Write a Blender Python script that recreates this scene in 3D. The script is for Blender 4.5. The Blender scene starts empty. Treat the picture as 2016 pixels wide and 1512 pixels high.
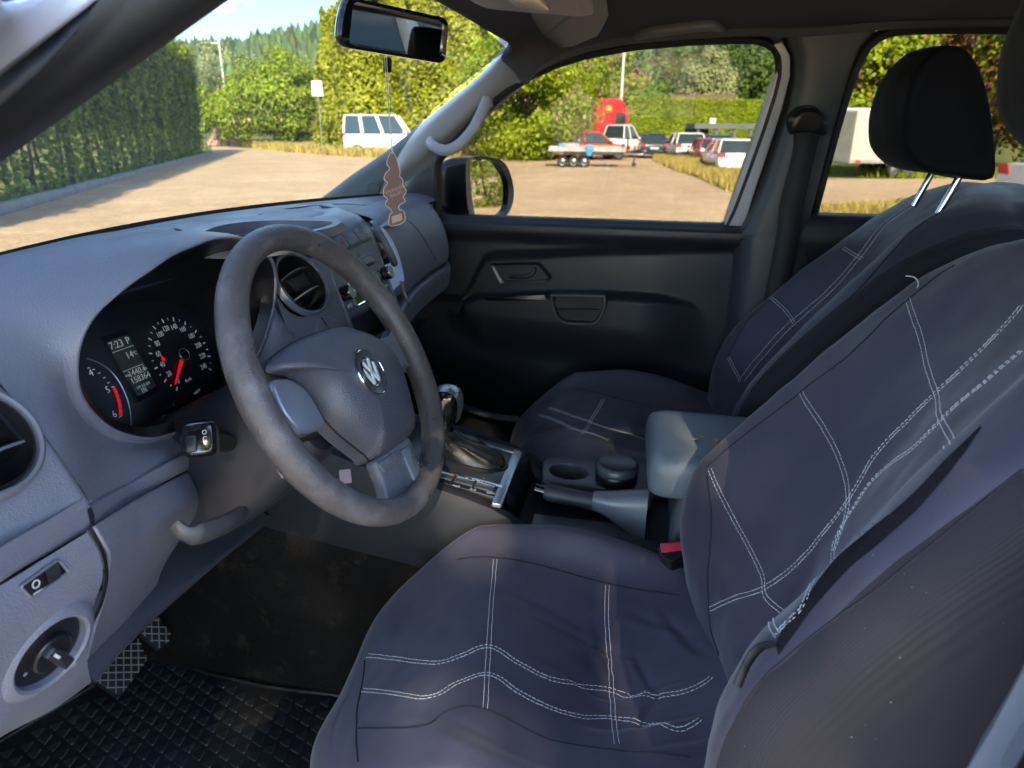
import bpy, math, random
import numpy as np
from mathutils import Vector, Matrix, noise
from mathutils.bvhtree import BVHTree
random.seed(7); rng = np.random.default_rng(7)
R_ = math.radians
# ------------------------------------------------------------------ camera
CAM = Vector((-1.101, -.357, 1.524)); YAW = R_(12.25); PIT = R_(20.3); ROLL = R_(.4); FPX = 1358.
FW = Vector((math.cos(YAW)*math.cos(PIT), math.sin(YAW)*math.cos(PIT), -math.sin(PIT)))
_r = FW.cross(Vector((0, 0, 1))).normalized(); _u = _r.cross(FW)
RT = _r*math.cos(ROLL) + _u*math.sin(ROLL); UP = -_r*math.sin(ROLL) + _u*math.cos(ROLL)
SC = bpy.context.scene; COL = SC.collection
cd = bpy.data.cameras.new('camera'); cam = bpy.data.objects.new('camera', cd); COL.objects.link(cam)
m = Matrix.Identity(4)
for i, a in enumerate((RT, UP, -FW)):
    for k in range(3): m[k][i] = a[k]
m.translation = CAM; cam.matrix_world = m
cd.sensor_width = 36; cd.lens = 36*FPX/2016; cd.clip_start = .02; cd.clip_end = 3000
cd.dof.use_dof = True; cd.dof.focus_distance = .92; cd.dof.aperture_fstop = 8.0
SC.camera = cam
# ------------------------------------------------------------------ light
SUN_AZ = Vector((-.93, -.30)).normalized(); SUN_EL = R_(32)
W = bpy.data.worlds.new('World'); SC.world = W; W.use_nodes = True
nt = W.node_tree; nt.nodes.clear()
def nn(t, typ, **kw):
    n = t.nodes.new(typ)
    for k, v in kw.items(): setattr(n, k, v)
    return n
wo = nn(nt, 'ShaderNodeOutputWorld'); bg = nn(nt, 'ShaderNodeBackground')
sky = nn(nt, 'ShaderNodeTexSky', sky_type='NISHITA'); sky.sun_disc = False
sky.sun_elevation = SUN_EL; sky.sun_rotation = math.atan2(SUN_AZ.x, SUN_AZ.y)
sky.air_density = 1.0; sky.dust_density = .4; sky.ozone_density = 1.2; sky.altitude = 400
bg.inputs[1].default_value = .14
# scattered fair-weather cumulus, low over the whole horizon
tc = nn(nt, 'ShaderNodeTexCoord'); mp = nn(nt, 'ShaderNodeMapping'); mp.inputs['Scale'].default_value = (1, 1, 2.2)
nz = nn(nt, 'ShaderNodeTexNoise'); nz.inputs['Scale'].default_value = 9.0; nz.inputs['Detail'].default_value = 7; nz.inputs['Roughness'].default_value = .55
mp.inputs['Location'].default_value = (.35, .1, .0)
cr = nn(nt, 'ShaderNodeMapRange'); cr.inputs[1].default_value = .54; cr.inputs[2].default_value = .62; cr.clamp = True
mx = nn(nt, 'ShaderNodeMixRGB'); mx.inputs[2].default_value = (9.5, 8.6, 8.2, 1)
mul = nn(nt, 'ShaderNodeMath', operation='MULTIPLY'); mul.inputs[1].default_value = .8
nt.links.new(tc.outputs['Generated'], mp.inputs[0]); nt.links.new(mp.outputs[0], nz.inputs['Vector'])
nt.links.new(nz.outputs['Fac'], cr.inputs[0]); nt.links.new(cr.outputs[0], mul.inputs[0])
nt.links.new(mul.outputs[0], mx.inputs[0]); nt.links.new(sky.outputs[0], mx.inputs[1])
tn = nn(nt, 'ShaderNodeMixRGB', blend_type='MULTIPLY'); tn.inputs[0].default_value = 1; tn.inputs[2].default_value = (.74, .86, 1.0, 1)
nt.links.new(mx.outputs[0], tn.inputs[1]); nt.links.new(tn.outputs[0], bg.inputs[0]); nt.links.new(bg.outputs[0], wo.inputs[0])
sl = bpy.data.lights.new('sun', 'SUN'); sl.energy = 4.7; sl.angle = R_(.6); sl.color = (1, .84, .62)
so = bpy.data.objects.new('sun', sl); COL.objects.link(so)
SDIR = Vector((SUN_AZ.x*math.cos(SUN_EL), SUN_AZ.y*math.cos(SUN_EL), math.sin(SUN_EL)))
so.rotation_euler = SDIR.to_track_quat('Z', 'Y').to_euler(); so.location = (-10, -4, 12)
VS = SC.view_settings; VS.view_transform = 'Standard'; VS.look = 'None'; VS.gamma = 1; VS.use_curve_mapping = False
VS.exposure = 3.05
SC.cycles.max_bounces = 8; SC.cycles.transparent_max_bounces = 24; SC.cycles.caustics_reflective = False; SC.cycles.caustics_refractive = False
SC.cycles.use_denoising = True; SC.cycles.sample_clamp_indirect = 4
GZ = -.13       # ground level (the cab floor stands above it)
# ------------------------------------------------------------------ measuring helpers
def ray(x, y): return FW + RT*((x-1008)/FPX) - UP*((y-756)/FPX)
def P(x, y, a='X', v=0.):
    d = ray(x, y); i = 'XYZ'.index(a); return CAM + d*((v-CAM[i])/d[i])
class Fr:
    """a flat working frame: origin, across, up, normal"""
    def __init__(s, o, u, n):
        s.o = Vector(o); s.n = Vector(n).normalized(); u = Vector(u); s.u = (u - s.n*u.dot(s.n)).normalized(); s.v = s.n.cross(s.u)
    def at(s, a, b, h=0.): return s.o + s.u*a + s.v*b + s.n*h
    def hit(s, x, y, h=0.):
        d = ray(x, y); o = s.o + s.n*h; t = (o-CAM).dot(s.n)/d.dot(s.n); p = CAM + d*t - s.o; return (p.dot(s.u), p.dot(s.v))
    def hits(s, pts, h=0.): return [s.hit(x, y, h) for x, y in pts]
def cr1(p0, p1, p2, p3, t): return .5*((2*p1) + (p2-p0)*t + (2*p0-5*p1+4*p2-p3)*t*t + (3*p1-p0-3*p2+p3)*t**3)
def spline(pts, n, closed=False):
    A = np.array([list(p) for p in pts], float); N = len(A); out = []
    S = N if closed else N-1
    # chord-length resample
    M = 16; D = []
    for i in range(S):
        for j in range(M):
            t = j/M; g = (lambda k: A[k % N]) if closed else (lambda k: A[min(max(k, 0), N-1)])
            D.append(cr1(g(i-1), g(i), g(i+1), g(i+2), t))
    D.append(A[0] if closed else A[-1]); D = np.array(D)
    L = np.r_[0, np.cumsum(np.linalg.norm(np.diff(D, axis=0), axis=1))]
    q = np.linspace(0, L[-1], n+1)[:-1] if closed else np.linspace(0, L[-1], n)
    R = np.stack([np.interp(q, L, D[:, k]) for k in range(D.shape[1])], 1)
    return [Vector(r) if A.shape[1] == 3 else tuple(r) for r in R]
def poly(pts, n, closed=True):
    """resample with straight sides"""
    A = np.array([list(p) for p in pts], float)
    if closed: A = np.vstack([A, A[:1]])
    L = np.r_[0, np.cumsum(np.linalg.norm(np.diff(A, axis=0), axis=1))]
    q = np.linspace(0, L[-1], n+1)[:-1] if closed else np.linspace(0, L[-1], n)
    R = np.stack([np.interp(q, L, A[:, k]) for k in range(A.shape[1])], 1)
    return [Vector(r) if A.shape[1] == 3 else tuple(r) for r in R]
def rnd(pts, r, k=5):
    """round the corners of a closed 2-d outline"""
    out = []; N = len(pts)
    for i in range(N):
        p0, p1, p2 = Vector(pts[i-1]), Vector(pts[i]), Vector(pts[(i+1) % N])
        a, b = p0-p1, p2-p1; rr = min(r, a.length*.45, b.length*.45); a = p1+a.normalized()*rr; b = p1+b.normalized()*rr
        for j in range(k+1):
            t = j/k; q = a*(1-t)**2 + p1*2*t*(1-t) + b*t*t; out.append(tuple(q))
    return out
def rect(cx, cy, w, h, r=0., k=4):
    q = [(cx-w/2, cy-h/2), (cx+w/2, cy-h/2), (cx+w/2, cy+h/2), (cx-w/2, cy+h/2)]
    return rnd(q, r, k) if r else q
def scl(o, k, kx=0., ky=0.):
    cx = sum(p[0] for p in o)/len(o); cy = sum(p[1] for p in o)/len(o); return [(cx+(p[0]-cx)*k+kx, cy+(p[1]-cy)*k+ky) for p in o]
def inset(o, d):
    N = len(o); a = 0
    for i in range(N): a += o[i-1][0]*o[i][1]-o[i][0]*o[i-1][1]
    s = 1 if a > 0 else -1; out = []
    for i in range(N):
        p0, p1, p2 = Vector(o[i-1]), Vector(o[i]), Vector(o[(i+1) % N])
        t = ((p1-p0).normalized() + (p2-p1).normalized())
        if t.length < 1e-6: t = p2-p1
        t.normalize(); out.append((p1.x - s*t.y*d, p1.y + s*t.x*d))
    return out
class MB:
    def __init__(s): s.v = []; s.f = []
    def add(s, V, F):
        b = len(s.v); s.v += [Vector(p) for p in V]; s.f += [tuple(i+b for i in f) for f in F]; return s
    def loft(s, loops, closed=True, c0=False, c1=False):
        n = len(loops[0]); b = len(s.v)
        for L in loops: s.v += [Vector(p) for p in L]
        for i in range(len(loops)-1):
            for j in range(n if closed else n-1):
                k = (j+1) % n; s.f.append((b+i*n+j, b+i*n+k, b+(i+1)*n+k, b+(i+1)*n+j))
        if c0: s.f.append(tuple(b+j for j in reversed(range(n))))
        if c1: s.f.append(tuple(b+(len(loops)-1)*n+j for j in range(n)))
        return s
    def prism(s, fr, o, h0, h1, bev=0., b0=0., seg=2):
        L = [[fr.at(a, b, h0) for a, b in (inset(o, b0) if b0 else o)]]
        if b0: L.append([fr.at(a, b, h0+b0) for a, b in o])
        if bev:
            for k in range(seg+1):
                t = k/seg*math.pi/2; q = inset(o, bev*(1-math.cos(t))) if k else o
                L.append([fr.at(a, b, h1-bev+bev*math.sin(t)) for a, b in q])
        else: L.append([fr.at(a, b, h1) for a, b in o])
        return s.loft(L, True, True, True)
    def ring(s, fr, o, w, h0, h1, bev=.0):
        i = inset(o, w); q = [(o, h0), (o, h1-bev), (inset(o, bev), h1), (inset(o, w-bev), h1), (i, h1-bev), (i, h0)]
        L = [[fr.at(a, b, h) for a, b in z] for z, h in q]; L.append(L[0]); return s.loft(L)
    def lathe(s, fr, c, prof, seg=40, sx=1., sy=1., cap=False):
        L = [[fr.at(c[0]+r*sx*math.cos(2*math.pi*j/seg), c[1]+r*sy*math.sin(2*math.pi*j/seg), h) for j in range(seg)] for r, h in prof]
        return s.loft(L, True, False, cap)
    def tube(s, path, r, seg=8, cap=True, flat=1., up=None, closed=False):
        n = len(path); L = []; nrm = Vector(up) if up else None
        for i, p in enumerate(path):
            p = Vector(p)
            if closed: t = Vector(path[(i+1) % n])-Vector(path[i-1])
            else: t = Vector(path[min(i+1, n-1)])-Vector(path[max(i-1, 0)])
            t.normalize()
            if nrm is None: nrm = t.orthogonal()
            a = (nrm - t*nrm.dot(t)).normalized(); b = t.cross(a); nrm = a if not up else Vector(up)
            rr = r[i] if hasattr(r, '__len__') else r
            L.append([p + a*(rr*flat*math.cos(2*math.pi*j/seg)) + b*(rr*math.sin(2*math.pi*j/seg)) for j in range(seg)])
        if closed: L.append(L[0])
        return s.loft(L, True, cap and not closed, cap and not closed)
    def box(s, c, d, fr=None, rz=0.):
        x, y, z = d[0]/2, d[1]/2, d[2]/2; V = []
        for q in ((-x, -y, -z), (x, -y, -z), (x, y, -z), (-x, y, -z), (-x, -y, z), (x, -y, z), (x, y, z), (-x, y, z)):
            if fr: V.append(fr.at(c[0]+q[0], c[1]+q[1], c[2]+q[2]))
            else: V.append(Vector((c[0]+q[0]*math.cos(rz)-q[1]*math.sin(rz), c[1]+q[0]*math.sin(rz)+q[1]*math.cos(rz), c[2]+q[2])))
        return s.add(V, [(0, 3, 2, 1), (4, 5, 6, 7), (0, 1, 5, 4), (1, 2, 6, 5), (2, 3, 7, 6), (3, 0, 4, 7)])
    def grid(s, G):
        n, k = len(G), len(G[0]); b = len(s.v)
        for r in G: s.v += [Vector(p) for p in r]
        s.f += [(b+i*k+j, b+i*k+j+1, b+(i+1)*k+j+1, b+(i+1)*k+j) for i in range(n-1) for j in range(k-1)]; return s
    def fan(s, pts): b = len(s.v); s.v += [Vector(p) for p in pts]; s.f.append(tuple(range(b, b+len(pts)))); return s
    def bvh(s): return BVHTree.FromPolygons(s.v, s.f)
def surf(C, nu, nv):
    A = np.array([[list(p) for p in r] for r in C], float)
    def up(A, n):
        N = len(A); out = []
        for q in np.linspace(0, N-1-1e-9, n):
            i = int(q); t = q-i; g = lambda k: A[min(max(k, 0), N-1)]
            out.append(cr1(g(i-1), g(i), g(i+1), g(i+2), t))
        return np.array(out)
    A = up(A, nu); A = up(A.transpose(1, 0, 2), nv).transpose(1, 0, 2)
    return [[Vector(p) for p in r] for r in A]
def G(rows):
    return [[(P(*c) if len(c) == 4 else Vector(c)) for c in r] for r in rows]
def on(bvh, x, y, off=0.):
    d = ray(x, y).normalized(); loc, n, i, t = bvh.ray_cast(CAM, d)
    if loc is None: return None
    if n.dot(d) > 0: n = -n
    return loc + n*off, n
def sink(g, fr, ins, depth, lim=.05):
    """press the part of a surface grid that lies inside a shape down along the frame normal"""
    for r in g:
        for i, p in enumerate(r):
            q = p - fr.o
            if abs(q.dot(fr.n)) < lim and ins(q.dot(fr.u), q.dot(fr.v)): r[i] = p - fr.n*depth
    return g
def inpoly(o, x, y):
    k = False
    for i in range(len(o)):
        (x1, y1), (x2, y2) = o[i-1], o[i]
        if (y1 > y) != (y2 > y) and x < (x2-x1)*(y-y1)/(y2-y1)+x1: k = not k
    return k
# ------------------------------------------------------------------ linking
def fix(name, me, mat, parent, sm=38):
    if mat: me.materials.append(mat)
    if sm:
        me.shade_smooth()
        if sm < 180: me.set_sharp_from_angle(angle=R_(sm))
    o = bpy.data.objects.new(name, me); COL.objects.link(o)
    if parent:
        o.parent = parent; o.matrix_parent_inverse = BASE.get(parent.name, Matrix.Identity(4)).inverted()
    return o
BASE = {}
def obj(name, mb, mat, parent=None, sm=38, label=None, cat=None, group=None, kind=None, solid=0., bev=0.):
    me = bpy.data.meshes.new(name); me.from_pydata([tuple(v) for v in mb.v], [], mb.f); me.validate(); me.update()
    import bmesh
    bm = bmesh.new(); bm.from_mesh(me); bmesh.ops.remove_doubles(bm, verts=bm.verts, dist=1e-6); bmesh.ops.recalc_face_normals(bm, faces=bm.faces); big = [f for f in bm.faces if len(f.verts) > 4]; bmesh.ops.triangulate(bm, faces=big, ngon_method='EAR_CLIP') if big else None; bm.to_mesh(me); bm.free()
    o = fix(name, me, mat, parent, sm)
    if solid:
        k = o.modifiers.new('s', 'SOLIDIFY'); k.thickness = abs(solid); k.offset = -1 if solid > 0 else 1
    if bev:
        k = o.modifiers.new('b', 'BEVEL'); k.width = bev; k.segments = 2; k.limit_method = 'ANGLE'; k.angle_limit = R_(40)
    return tag(o, label, cat, group, kind)
def tag(o, label=None, cat=None, group=None, kind=None):
    for k, v in (('label', label), ('category', cat), ('group', group), ('kind', kind)):
        if v: o[k] = v
    return o
def thing(name, loc, label, cat, group=None, rz=0.):
    o = bpy.data.objects.new(name, None); COL.objects.link(o); o.empty_display_size = .1
    o.location = loc; o.rotation_euler = (0, 0, rz); BASE[o.name] = Matrix.Translation(Vector(loc)) @ Matrix.Rotation(rz, 4, 'Z')
    return tag(o, label, cat, group)
def text(name, s, fr, a, b, h, size, mat, parent, rot=0., sx=1., align='CENTER', ext=.00012):
    c = bpy.data.curves.new(name, 'FONT'); c.body = s; c.size = size; c.align_x = align; c.align_y = 'CENTER'; c.extrude = ext; c.resolution_u = 3
    t = bpy.data.objects.new(name, c); COL.objects.link(t)
    me = bpy.data.meshes.new_from_object(t.evaluated_get(bpy.context.evaluated_depsgraph_get())); bpy.data.objects.remove(t)
    ca, sa = math.cos(rot), math.sin(rot)
    for v in me.vertices:
        x, y, z = v.co; x *= sx; v.co = fr.at(a + x*ca - y*sa, b + x*sa + y*ca, h + z + ext)
    me.materials.clear(); return fix(name, me, mat, parent, 0)
# ------------------------------------------------------------------ materials
def mat(name, col, rough=.5, metal=0., spec=.5, grain=0., gscale=500., gd=.0003, var=0., vscale=3., emis=None, dirt=None, coat=0., kind='voronoi', sheen=0., island=0., sub=None):
    M = bpy.data.materials.new(name); M.use_nodes = True; t = M.node_tree; b = t.nodes['Principled BSDF']; L = t.links.new
    b.inputs['Base Color'].default_value = (*col, 1); b.inputs['Roughness'].default_value = rough; b.inputs['Metallic'].default_value = metal
    b.inputs['Specular IOR Level'].default_value = spec; b.inputs['Coat Weight'].default_value = coat
    if sheen: b.inputs['Sheen Weight'].default_value = sheen; b.inputs['Sheen Roughness'].default_value = .4
    tc = nn(t, 'ShaderNodeTexCoord'); src = None
    if var:
        n1 = nn(t, 'ShaderNodeTexNoise'); n1.inputs['Scale'].default_value = vscale; n1.inputs['Detail'].default_value = 5; n1.inputs['Roughness'].default_value = .6
        L(tc.outputs['Object'], n1.inputs['Vector']); mr = nn(t, 'ShaderNodeMapRange'); mr.inputs[1].default_value = .3; mr.inputs[2].default_value = .7
        mr.inputs[3].default_value = 1-var; mr.inputs[4].default_value = 1+var; L(n1.outputs['Fac'], mr.inputs[0]); src = mr.outputs[0]
        r2 = nn(t, 'ShaderNodeMapRange'); r2.inputs[1].default_value = .3; r2.inputs[2].default_value = .7; r2.inputs[3].default_value = max(rough-.12, .02); r2.inputs[4].default_value = min(rough+.12, 1)
        L(n1.outputs['Fac'], r2.inputs[0]); L(r2.outputs[0], b.inputs['Roughness'])
    if island:
        g = nn(t, 'ShaderNodeNewGeometry'); m2 = nn(t, 'ShaderNodeMapRange'); m2.inputs[3].default_value = 1-island; m2.inputs[4].default_value = 1+island
        L(g.outputs['Random Per Island'], m2.inputs[0])
        if src:
            mm = nn(t, 'ShaderNodeMath', operation='MULTIPLY'); L(src, mm.inputs[0]); L(m2.outputs[0], mm.inputs[1]); src = mm.outputs[0]
        else: src = m2.outputs[0]
    base = None
    if src:
        vm = nn(t, 'ShaderNodeVectorMath', operation='SCALE'); vm.inputs[0].default_value = col; L(src, vm.inputs['Scale']); base = vm.outputs[0]
    if dirt:   # (colour, scale, threshold, amount)
        n3 = nn(t, 'ShaderNodeTexNoise'); n3.inputs['Scale'].default_value = dirt[1]; n3.inputs['Detail'].default_value = 8; n3.inputs['Roughness'].default_value = .7
        L(tc.outputs['Object'], n3.inputs['Vector']); m3 = nn(t, 'ShaderNodeMapRange'); m3.inputs[1].default_value = dirt[2]; m3.inputs[2].default_value = dirt[2]+.12; m3.inputs[4].default_value = dirt[3]
        L(n3.outputs['Fac'], m3.inputs[0]); x = nn(t, 'ShaderNodeMixRGB'); x.inputs[1].default_value = (*col, 1); x.inputs[2].default_value = (*dirt[0], 1)
        L(m3.outputs[0], x.inputs[0])
        if base: L(base, x.inputs[1])
        base = x.outputs[0]
    if base: L(base, b.inputs['Base Color'])
    if grain:
        if kind == 'voronoi':
            v = nn(t, 'ShaderNodeTexVoronoi', feature='F1'); v.inputs['Scale'].default_value = gscale; v.inputs['Randomness'].default_value = 1; o = v.outputs['Distance']
        elif kind == 'noise':
            v = nn(t, 'ShaderNodeTexNoise'); v.inputs['Scale'].default_value = gscale; v.inputs['Detail'].default_value = 4; o = v.outputs['Fac']
        else:
            v = nn(t, 'ShaderNodeTexWave'); v.inputs['Scale'].default_value = gscale; v.inputs['Distortion'].default_value = .3; o = v.outputs['Fac']
        L(tc.outputs['Object'], v.inputs['Vector']); bp = nn(t, 'ShaderNodeBump'); bp.inputs['Strength'].default_value = grain; bp.inputs['Distance'].default_value = gd
        L(o, bp.inputs['Height']); L(bp.outputs[0], b.inputs['Normal'])
    if emis: b.inputs['Emission Color'].default_value = (*emis[:3], 1); b.inputs['Emission Strength'].default_value = emis[3]
    if sub:
        tr = nn(t, 'ShaderNodeBsdfTranslucent'); ms = nn(t, 'ShaderNodeMixShader'); ms.inputs[0].default_value = sub
        if base: L(base, tr.inputs[0])
        else: tr.inputs[0].default_value = (*col, 1)
        L(b.outputs[0], ms.inputs[1]); L(tr.outputs[0], ms.inputs[2]); L(ms.outputs[0], t.nodes['Material Output'].inputs[0])
    return M
def glass(name, tint=(1, 1, 1), refl=1.0, veil=0.):
    M = bpy.data.materials.new(name); M.use_nodes = True; t = M.node_tree; t.nodes.clear(); L = t.links.new
    o = nn(t, 'ShaderNodeOutputMaterial'); a = nn(t, 'ShaderNodeBsdfTransparent'); a.inputs[0].default_value = (*tint, 1)
    g = nn(t, 'ShaderNodeBsdfGlossy'); g.inputs['Roughness'].default_value = .02; x = nn(t, 'ShaderNodeMixShader')
    ge = nn(t, 'ShaderNodeNewGeometry'); dt = nn(t, 'ShaderNodeVectorMath', operation='DOT_PRODUCT'); ab = nn(t, 'ShaderNodeMath', operation='ABSOLUTE')
    sb = nn(t, 'ShaderNodeMath', operation='SUBTRACT'); sb.inputs[0].default_value = 1; pw = nn(t, 'ShaderNodeMath', operation='POWER'); pw.inputs[1].default_value = 5
    ma = nn(t, 'ShaderNodeMath', operation='MULTIPLY_ADD'); ma.inputs[1].default_value = .92*refl; ma.inputs[2].default_value = .075*refl
    L(ge.outputs['Normal'], dt.inputs[0]); L(ge.outputs['Incoming'], dt.inputs[1]); L(dt.outputs['Value'], ab.inputs[0]); L(ab.outputs[0], sb.inputs[1])
    L(sb.outputs[0], pw.inputs[0]); L(pw.outputs[0], ma.inputs[0]); L(ma.outputs[0], x.inputs[0]); L(a.outputs[0], x.inputs[1]); L(g.outputs[0], x.inputs[2]); 
    if veil:  # pale diffuse veil mixed into the glass, standing in for reflected haze
        df = nn(t, 'ShaderNodeBsdfDiffuse'); df.inputs[0].default_value = (.7, .7, .68, 1); y = nn(t, 'ShaderNodeMixShader'); tc = nn(t, 'ShaderNodeTexCoord'); nz_ = nn(t, 'ShaderNodeTexNoise'); nz_.inputs['Scale'].default_value = 5; nz_.inputs['Detail'].default_value = 8; nz_.inputs['Roughness'].default_value = .7
        mr = nn(t, 'ShaderNodeMapRange'); mr.inputs[1].default_value = .35; mr.inputs[2].default_value = .7; mr.inputs[3].default_value = veil*.5; mr.inputs[4].default_value = veil*1.6
        L(tc.outputs['Object'], nz_.inputs['Vector']); L(nz_.outputs['Fac'], mr.inputs[0]); L(mr.outputs[0], y.inputs[0]); L(x.outputs[0], y.inputs[1]); L(df.outputs[0], y.inputs[2]); x = y
    L(x.outputs[0], o.inputs[0]); return M
DASH = mat('dash_plastic', (.145, .148, .182), .40, grain=.55, gscale=520, gd=.0007, var=.06, vscale=8)
DASH2 = mat('smooth_dash_plastic', (.125, .132, .155), .34, grain=.15, gscale=900, gd=.0003, var=.05, vscale=8)
DARK = mat('dark_plastic', (.040, .041, .048), .45, grain=.3, gscale=600, gd=.0004, var=.1, vscale=6)
DOORM = mat('door_plastic', (.017, .018, .024), .46, spec=.4, grain=.4, gscale=520, gd=.0005, var=.08, vscale=5)
BLACK = mat('black_trim', (.008, .008, .010), .35, var=.1)
GLOSS = mat('gloss_black', (.006, .006, .008), .12, coat=.6)
RUB = mat('black_rubber', (.012, .012, .013), .6, var=.1)
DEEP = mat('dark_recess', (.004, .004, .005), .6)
CLUS = mat('instrument_face', (.010, .012, .016), .3)
LCD = mat('display', (.030, .034, .036), .3)
LCDT = mat('display_digits', (.26, .28, .28), .4, emis=(.8, .85, .85, .02))
WHITE = mat('white_print', (.48, .49, .50), .5, emis=(.9, .9, 1, .01))
REDL = mat('red_lamp', (.7, .01, .02), .35, emis=(1, .01, .02, .06))
GREY = mat('grey_print', (.32, .34, .36), .5)
RIM = mat('wheel_leather', (.072, .064, .068), .36, grain=.8, gscale=640, gd=.0005, var=.12, vscale=30, dirt=((.15, .14, .15), 18, .50, .55))
HUB = mat('airbag_plastic', (.072, .076, .098), .34, grain=.8, gscale=520, gd=.0006, var=.05, vscale=10)
SATIN = mat('satin_grey', (.20, .22, .26), .28, metal=.35)
CHROME = mat('chrome', (.75, .76, .78), .12, metal=1.)
SILV = mat('brushed_silver', (.42, .46, .50), .3, metal=.85)
CLOTH = mat('neoprene', (.042, .036, .056), .52, spec=.5, sheen=.22, grain=.6, gscale=900, gd=.0006, kind='noise', var=.16, vscale=7)
CLOTH2 = mat('side_cloth', (.042, .036, .046), .75, spec=.25, sheen=.25, grain=.6, gscale=260, gd=.0004, kind='wave', var=.15, vscale=6)
SEAM = mat('seam_thread', (.006, .006, .010), .8)
THREAD = mat('white_thread', (.60, .58, .57), .7)
FOAM = mat('torn_foam', (.014, .014, .017), .95, spec=.1, grain=1, gscale=260, gd=.0015, kind='noise', dirt=((.05, .05, .055), 400, .55, .6))
GREYP = mat('pillar_trim', (.27, .275, .285), .5, grain=.25, gscale=700, gd=.0003, var=.04)
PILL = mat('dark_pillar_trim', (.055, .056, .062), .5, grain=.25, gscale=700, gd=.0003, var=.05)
LINING = mat('roof_lining', (.070, .074, .092), .85, spec=.2, grain=.4, gscale=1500, gd=.0003, kind='noise', var=.06)
CARPET = mat('carpet', (.014, .0125, .012), .95, spec=.1, grain=1, gscale=420, gd=.004, kind='noise', var=.45, vscale=6, dirt=((.07, .055, .04), 22, .56, .5))
MATM = mat('rubber_mat', (.040, .041, .045), .42, var=.3, vscale=12, grain=.5, gscale=300, gd=.0006, kind='noise', dirt=((.12, .10, .085), 40, .54, .45))
LEATHER = mat('black_leather', (.022, .018, .016), .30, grain=.6, gscale=350, gd=.0006, var=.2, vscale=25, dirt=((.07, .045, .03), 30, .52, .6))
BODYW = mat('white_body', (.72, .73, .74), .3, coat=.5, var=.03)
BODYG = mat('grey_body', (.42, .42, .46), .35, coat=.4)
ARM = mat('armrest_vinyl', (.125, .150, .180), .36, grain=.5, gscale=600, gd=.0005, var=.05, dirt=((.20, .22, .23), 14, .58, .35))
MIRR = mat('mirror_glass', (.92, .93, .94), .01, metal=1.)
PANE = glass('window_glass', (.44, .445, .425), .6); WSG = glass('windscreen_glass', (.265, .295, .30), 1.0, .032)
BROWN = mat('brown_card', (.165, .105, .095), .8, var=.12, vscale=60)
BEIGE = mat('beige_card', (.45, .33, .24), .8)
REDB = mat('red_plastic', (.50, .03, .05), .35)
BELT = mat('belt_webbing', (.014, .014, .016), .7, grain=.6, gscale=700, gd=.0004, kind='wave')
SKYBL = mat('lilac_card', (.20, .17, .26), .7)
LEAF = mat('dry_leaf_bit', (.30, .19, .08), .8, var=.3, vscale=200)
# ================================================================== CAB SHELL
cab = thing('pickup_cab', (0, -.3, .45), 'dark-trimmed pickup cab with pale windscreen pillars, dark roof lining and carpeted floor', 'pickup cab')
def mirx(rows): return [r + [Vector((-p.x, p.y, p.z)) for p in reversed(r[:-1])] for r in rows]
# roof lining: right half edge -> centre, mirrored
EDGE = [P(x, y, 'X', .655) for x, y in ((1030, 160), (1060, 138), (1120, 110), (1220, 87), (1350, 75), (1480, 68), (1545, 70), (1620, 66), (1700, 58), (1800, 53), (1960, 50))]
EDGE += [Vector((.655, -1.3, 1.715)), Vector((.64, -1.75, 1.69))]
rows = [[Vector(p) for p in ((.625, .03, 1.682), (.61, .035, 1.695), (.55, .02, 1.71), (.4, .045, 1.738), (.2, .055, 1.746), (0, .06, 1.748))]]
for e in EDGE:
    k = min(1, max(0, (.02-e.y)/.3))
    rows.append([e, Vector((e.x-.015, e.y-.005, e.z+.028)), Vector((.57, e.y-.01, 1.725+.035*k)), Vector((.42, e.y-.02, 1.742+.045*k)), Vector((.2, e.y-.025, 1.752+.048*k)), Vector((0, e.y-.03, 1.755+.05*k))])
obj('roof_lining', MB().grid(surf(mirx(rows), 60, 60)), LINING, cab, 180, solid=.02)
# overhead lamp console behind the mirror
fo = Fr((.0, -.11, 1.705), (1, 0, 0), (0, .12, -1))
oc = obj('overhead_console', MB().prism(fo, rnd([(-.20, -.10), (.20, -.10), (.16, .12), (-.16, .12)], .06), -.045, .0, .018, seg=3), GREYP, cab)
fo2 = Fr((0.02, -.13, 1.704), (1, 0, 0), (0, .12, -1))
obj('lamp_lens', MB().prism(fo2, rect(0, 0, .13, .055, .012), -.001, .006, .003), mat('lamp_lens', (.78, .72, .6), .25), oc)
# passenger sun visor
vis = thing('sun_visor', P(1090, 40, 'Z', 1.705), 'grey folded-up sun visor against the dark roof lining above the far window', 'sun visor')
vp = [(962, 30), (1000, 22), (1130, -14), (1176, -14), (1186, 20), (1190, 48), (1176, 74), (1130, 93), (1105, 97), (1086, 92), (1071, 87), (1052, 92), (1010, 62), (985, 44)]
fv = Fr(P(1090, 60, 'X', .44), (1, 0, .0), (-.10, .42, -.93))
ho = fv.hits(vp)
obj('visor_panel', MB().prism(fv, rnd(ho, .006, 2), -.018, .0, .006, .004), mat('visor_cloth', (.19, .185, .185), .7, grain=.3, gscale=900, kind='noise'), vis)
obj('visor_clip', MB().prism(fv, rect(*fv.hit(1000, 40), .02, .012, .003), -.001, .007, .002), DARK, vis)
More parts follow.
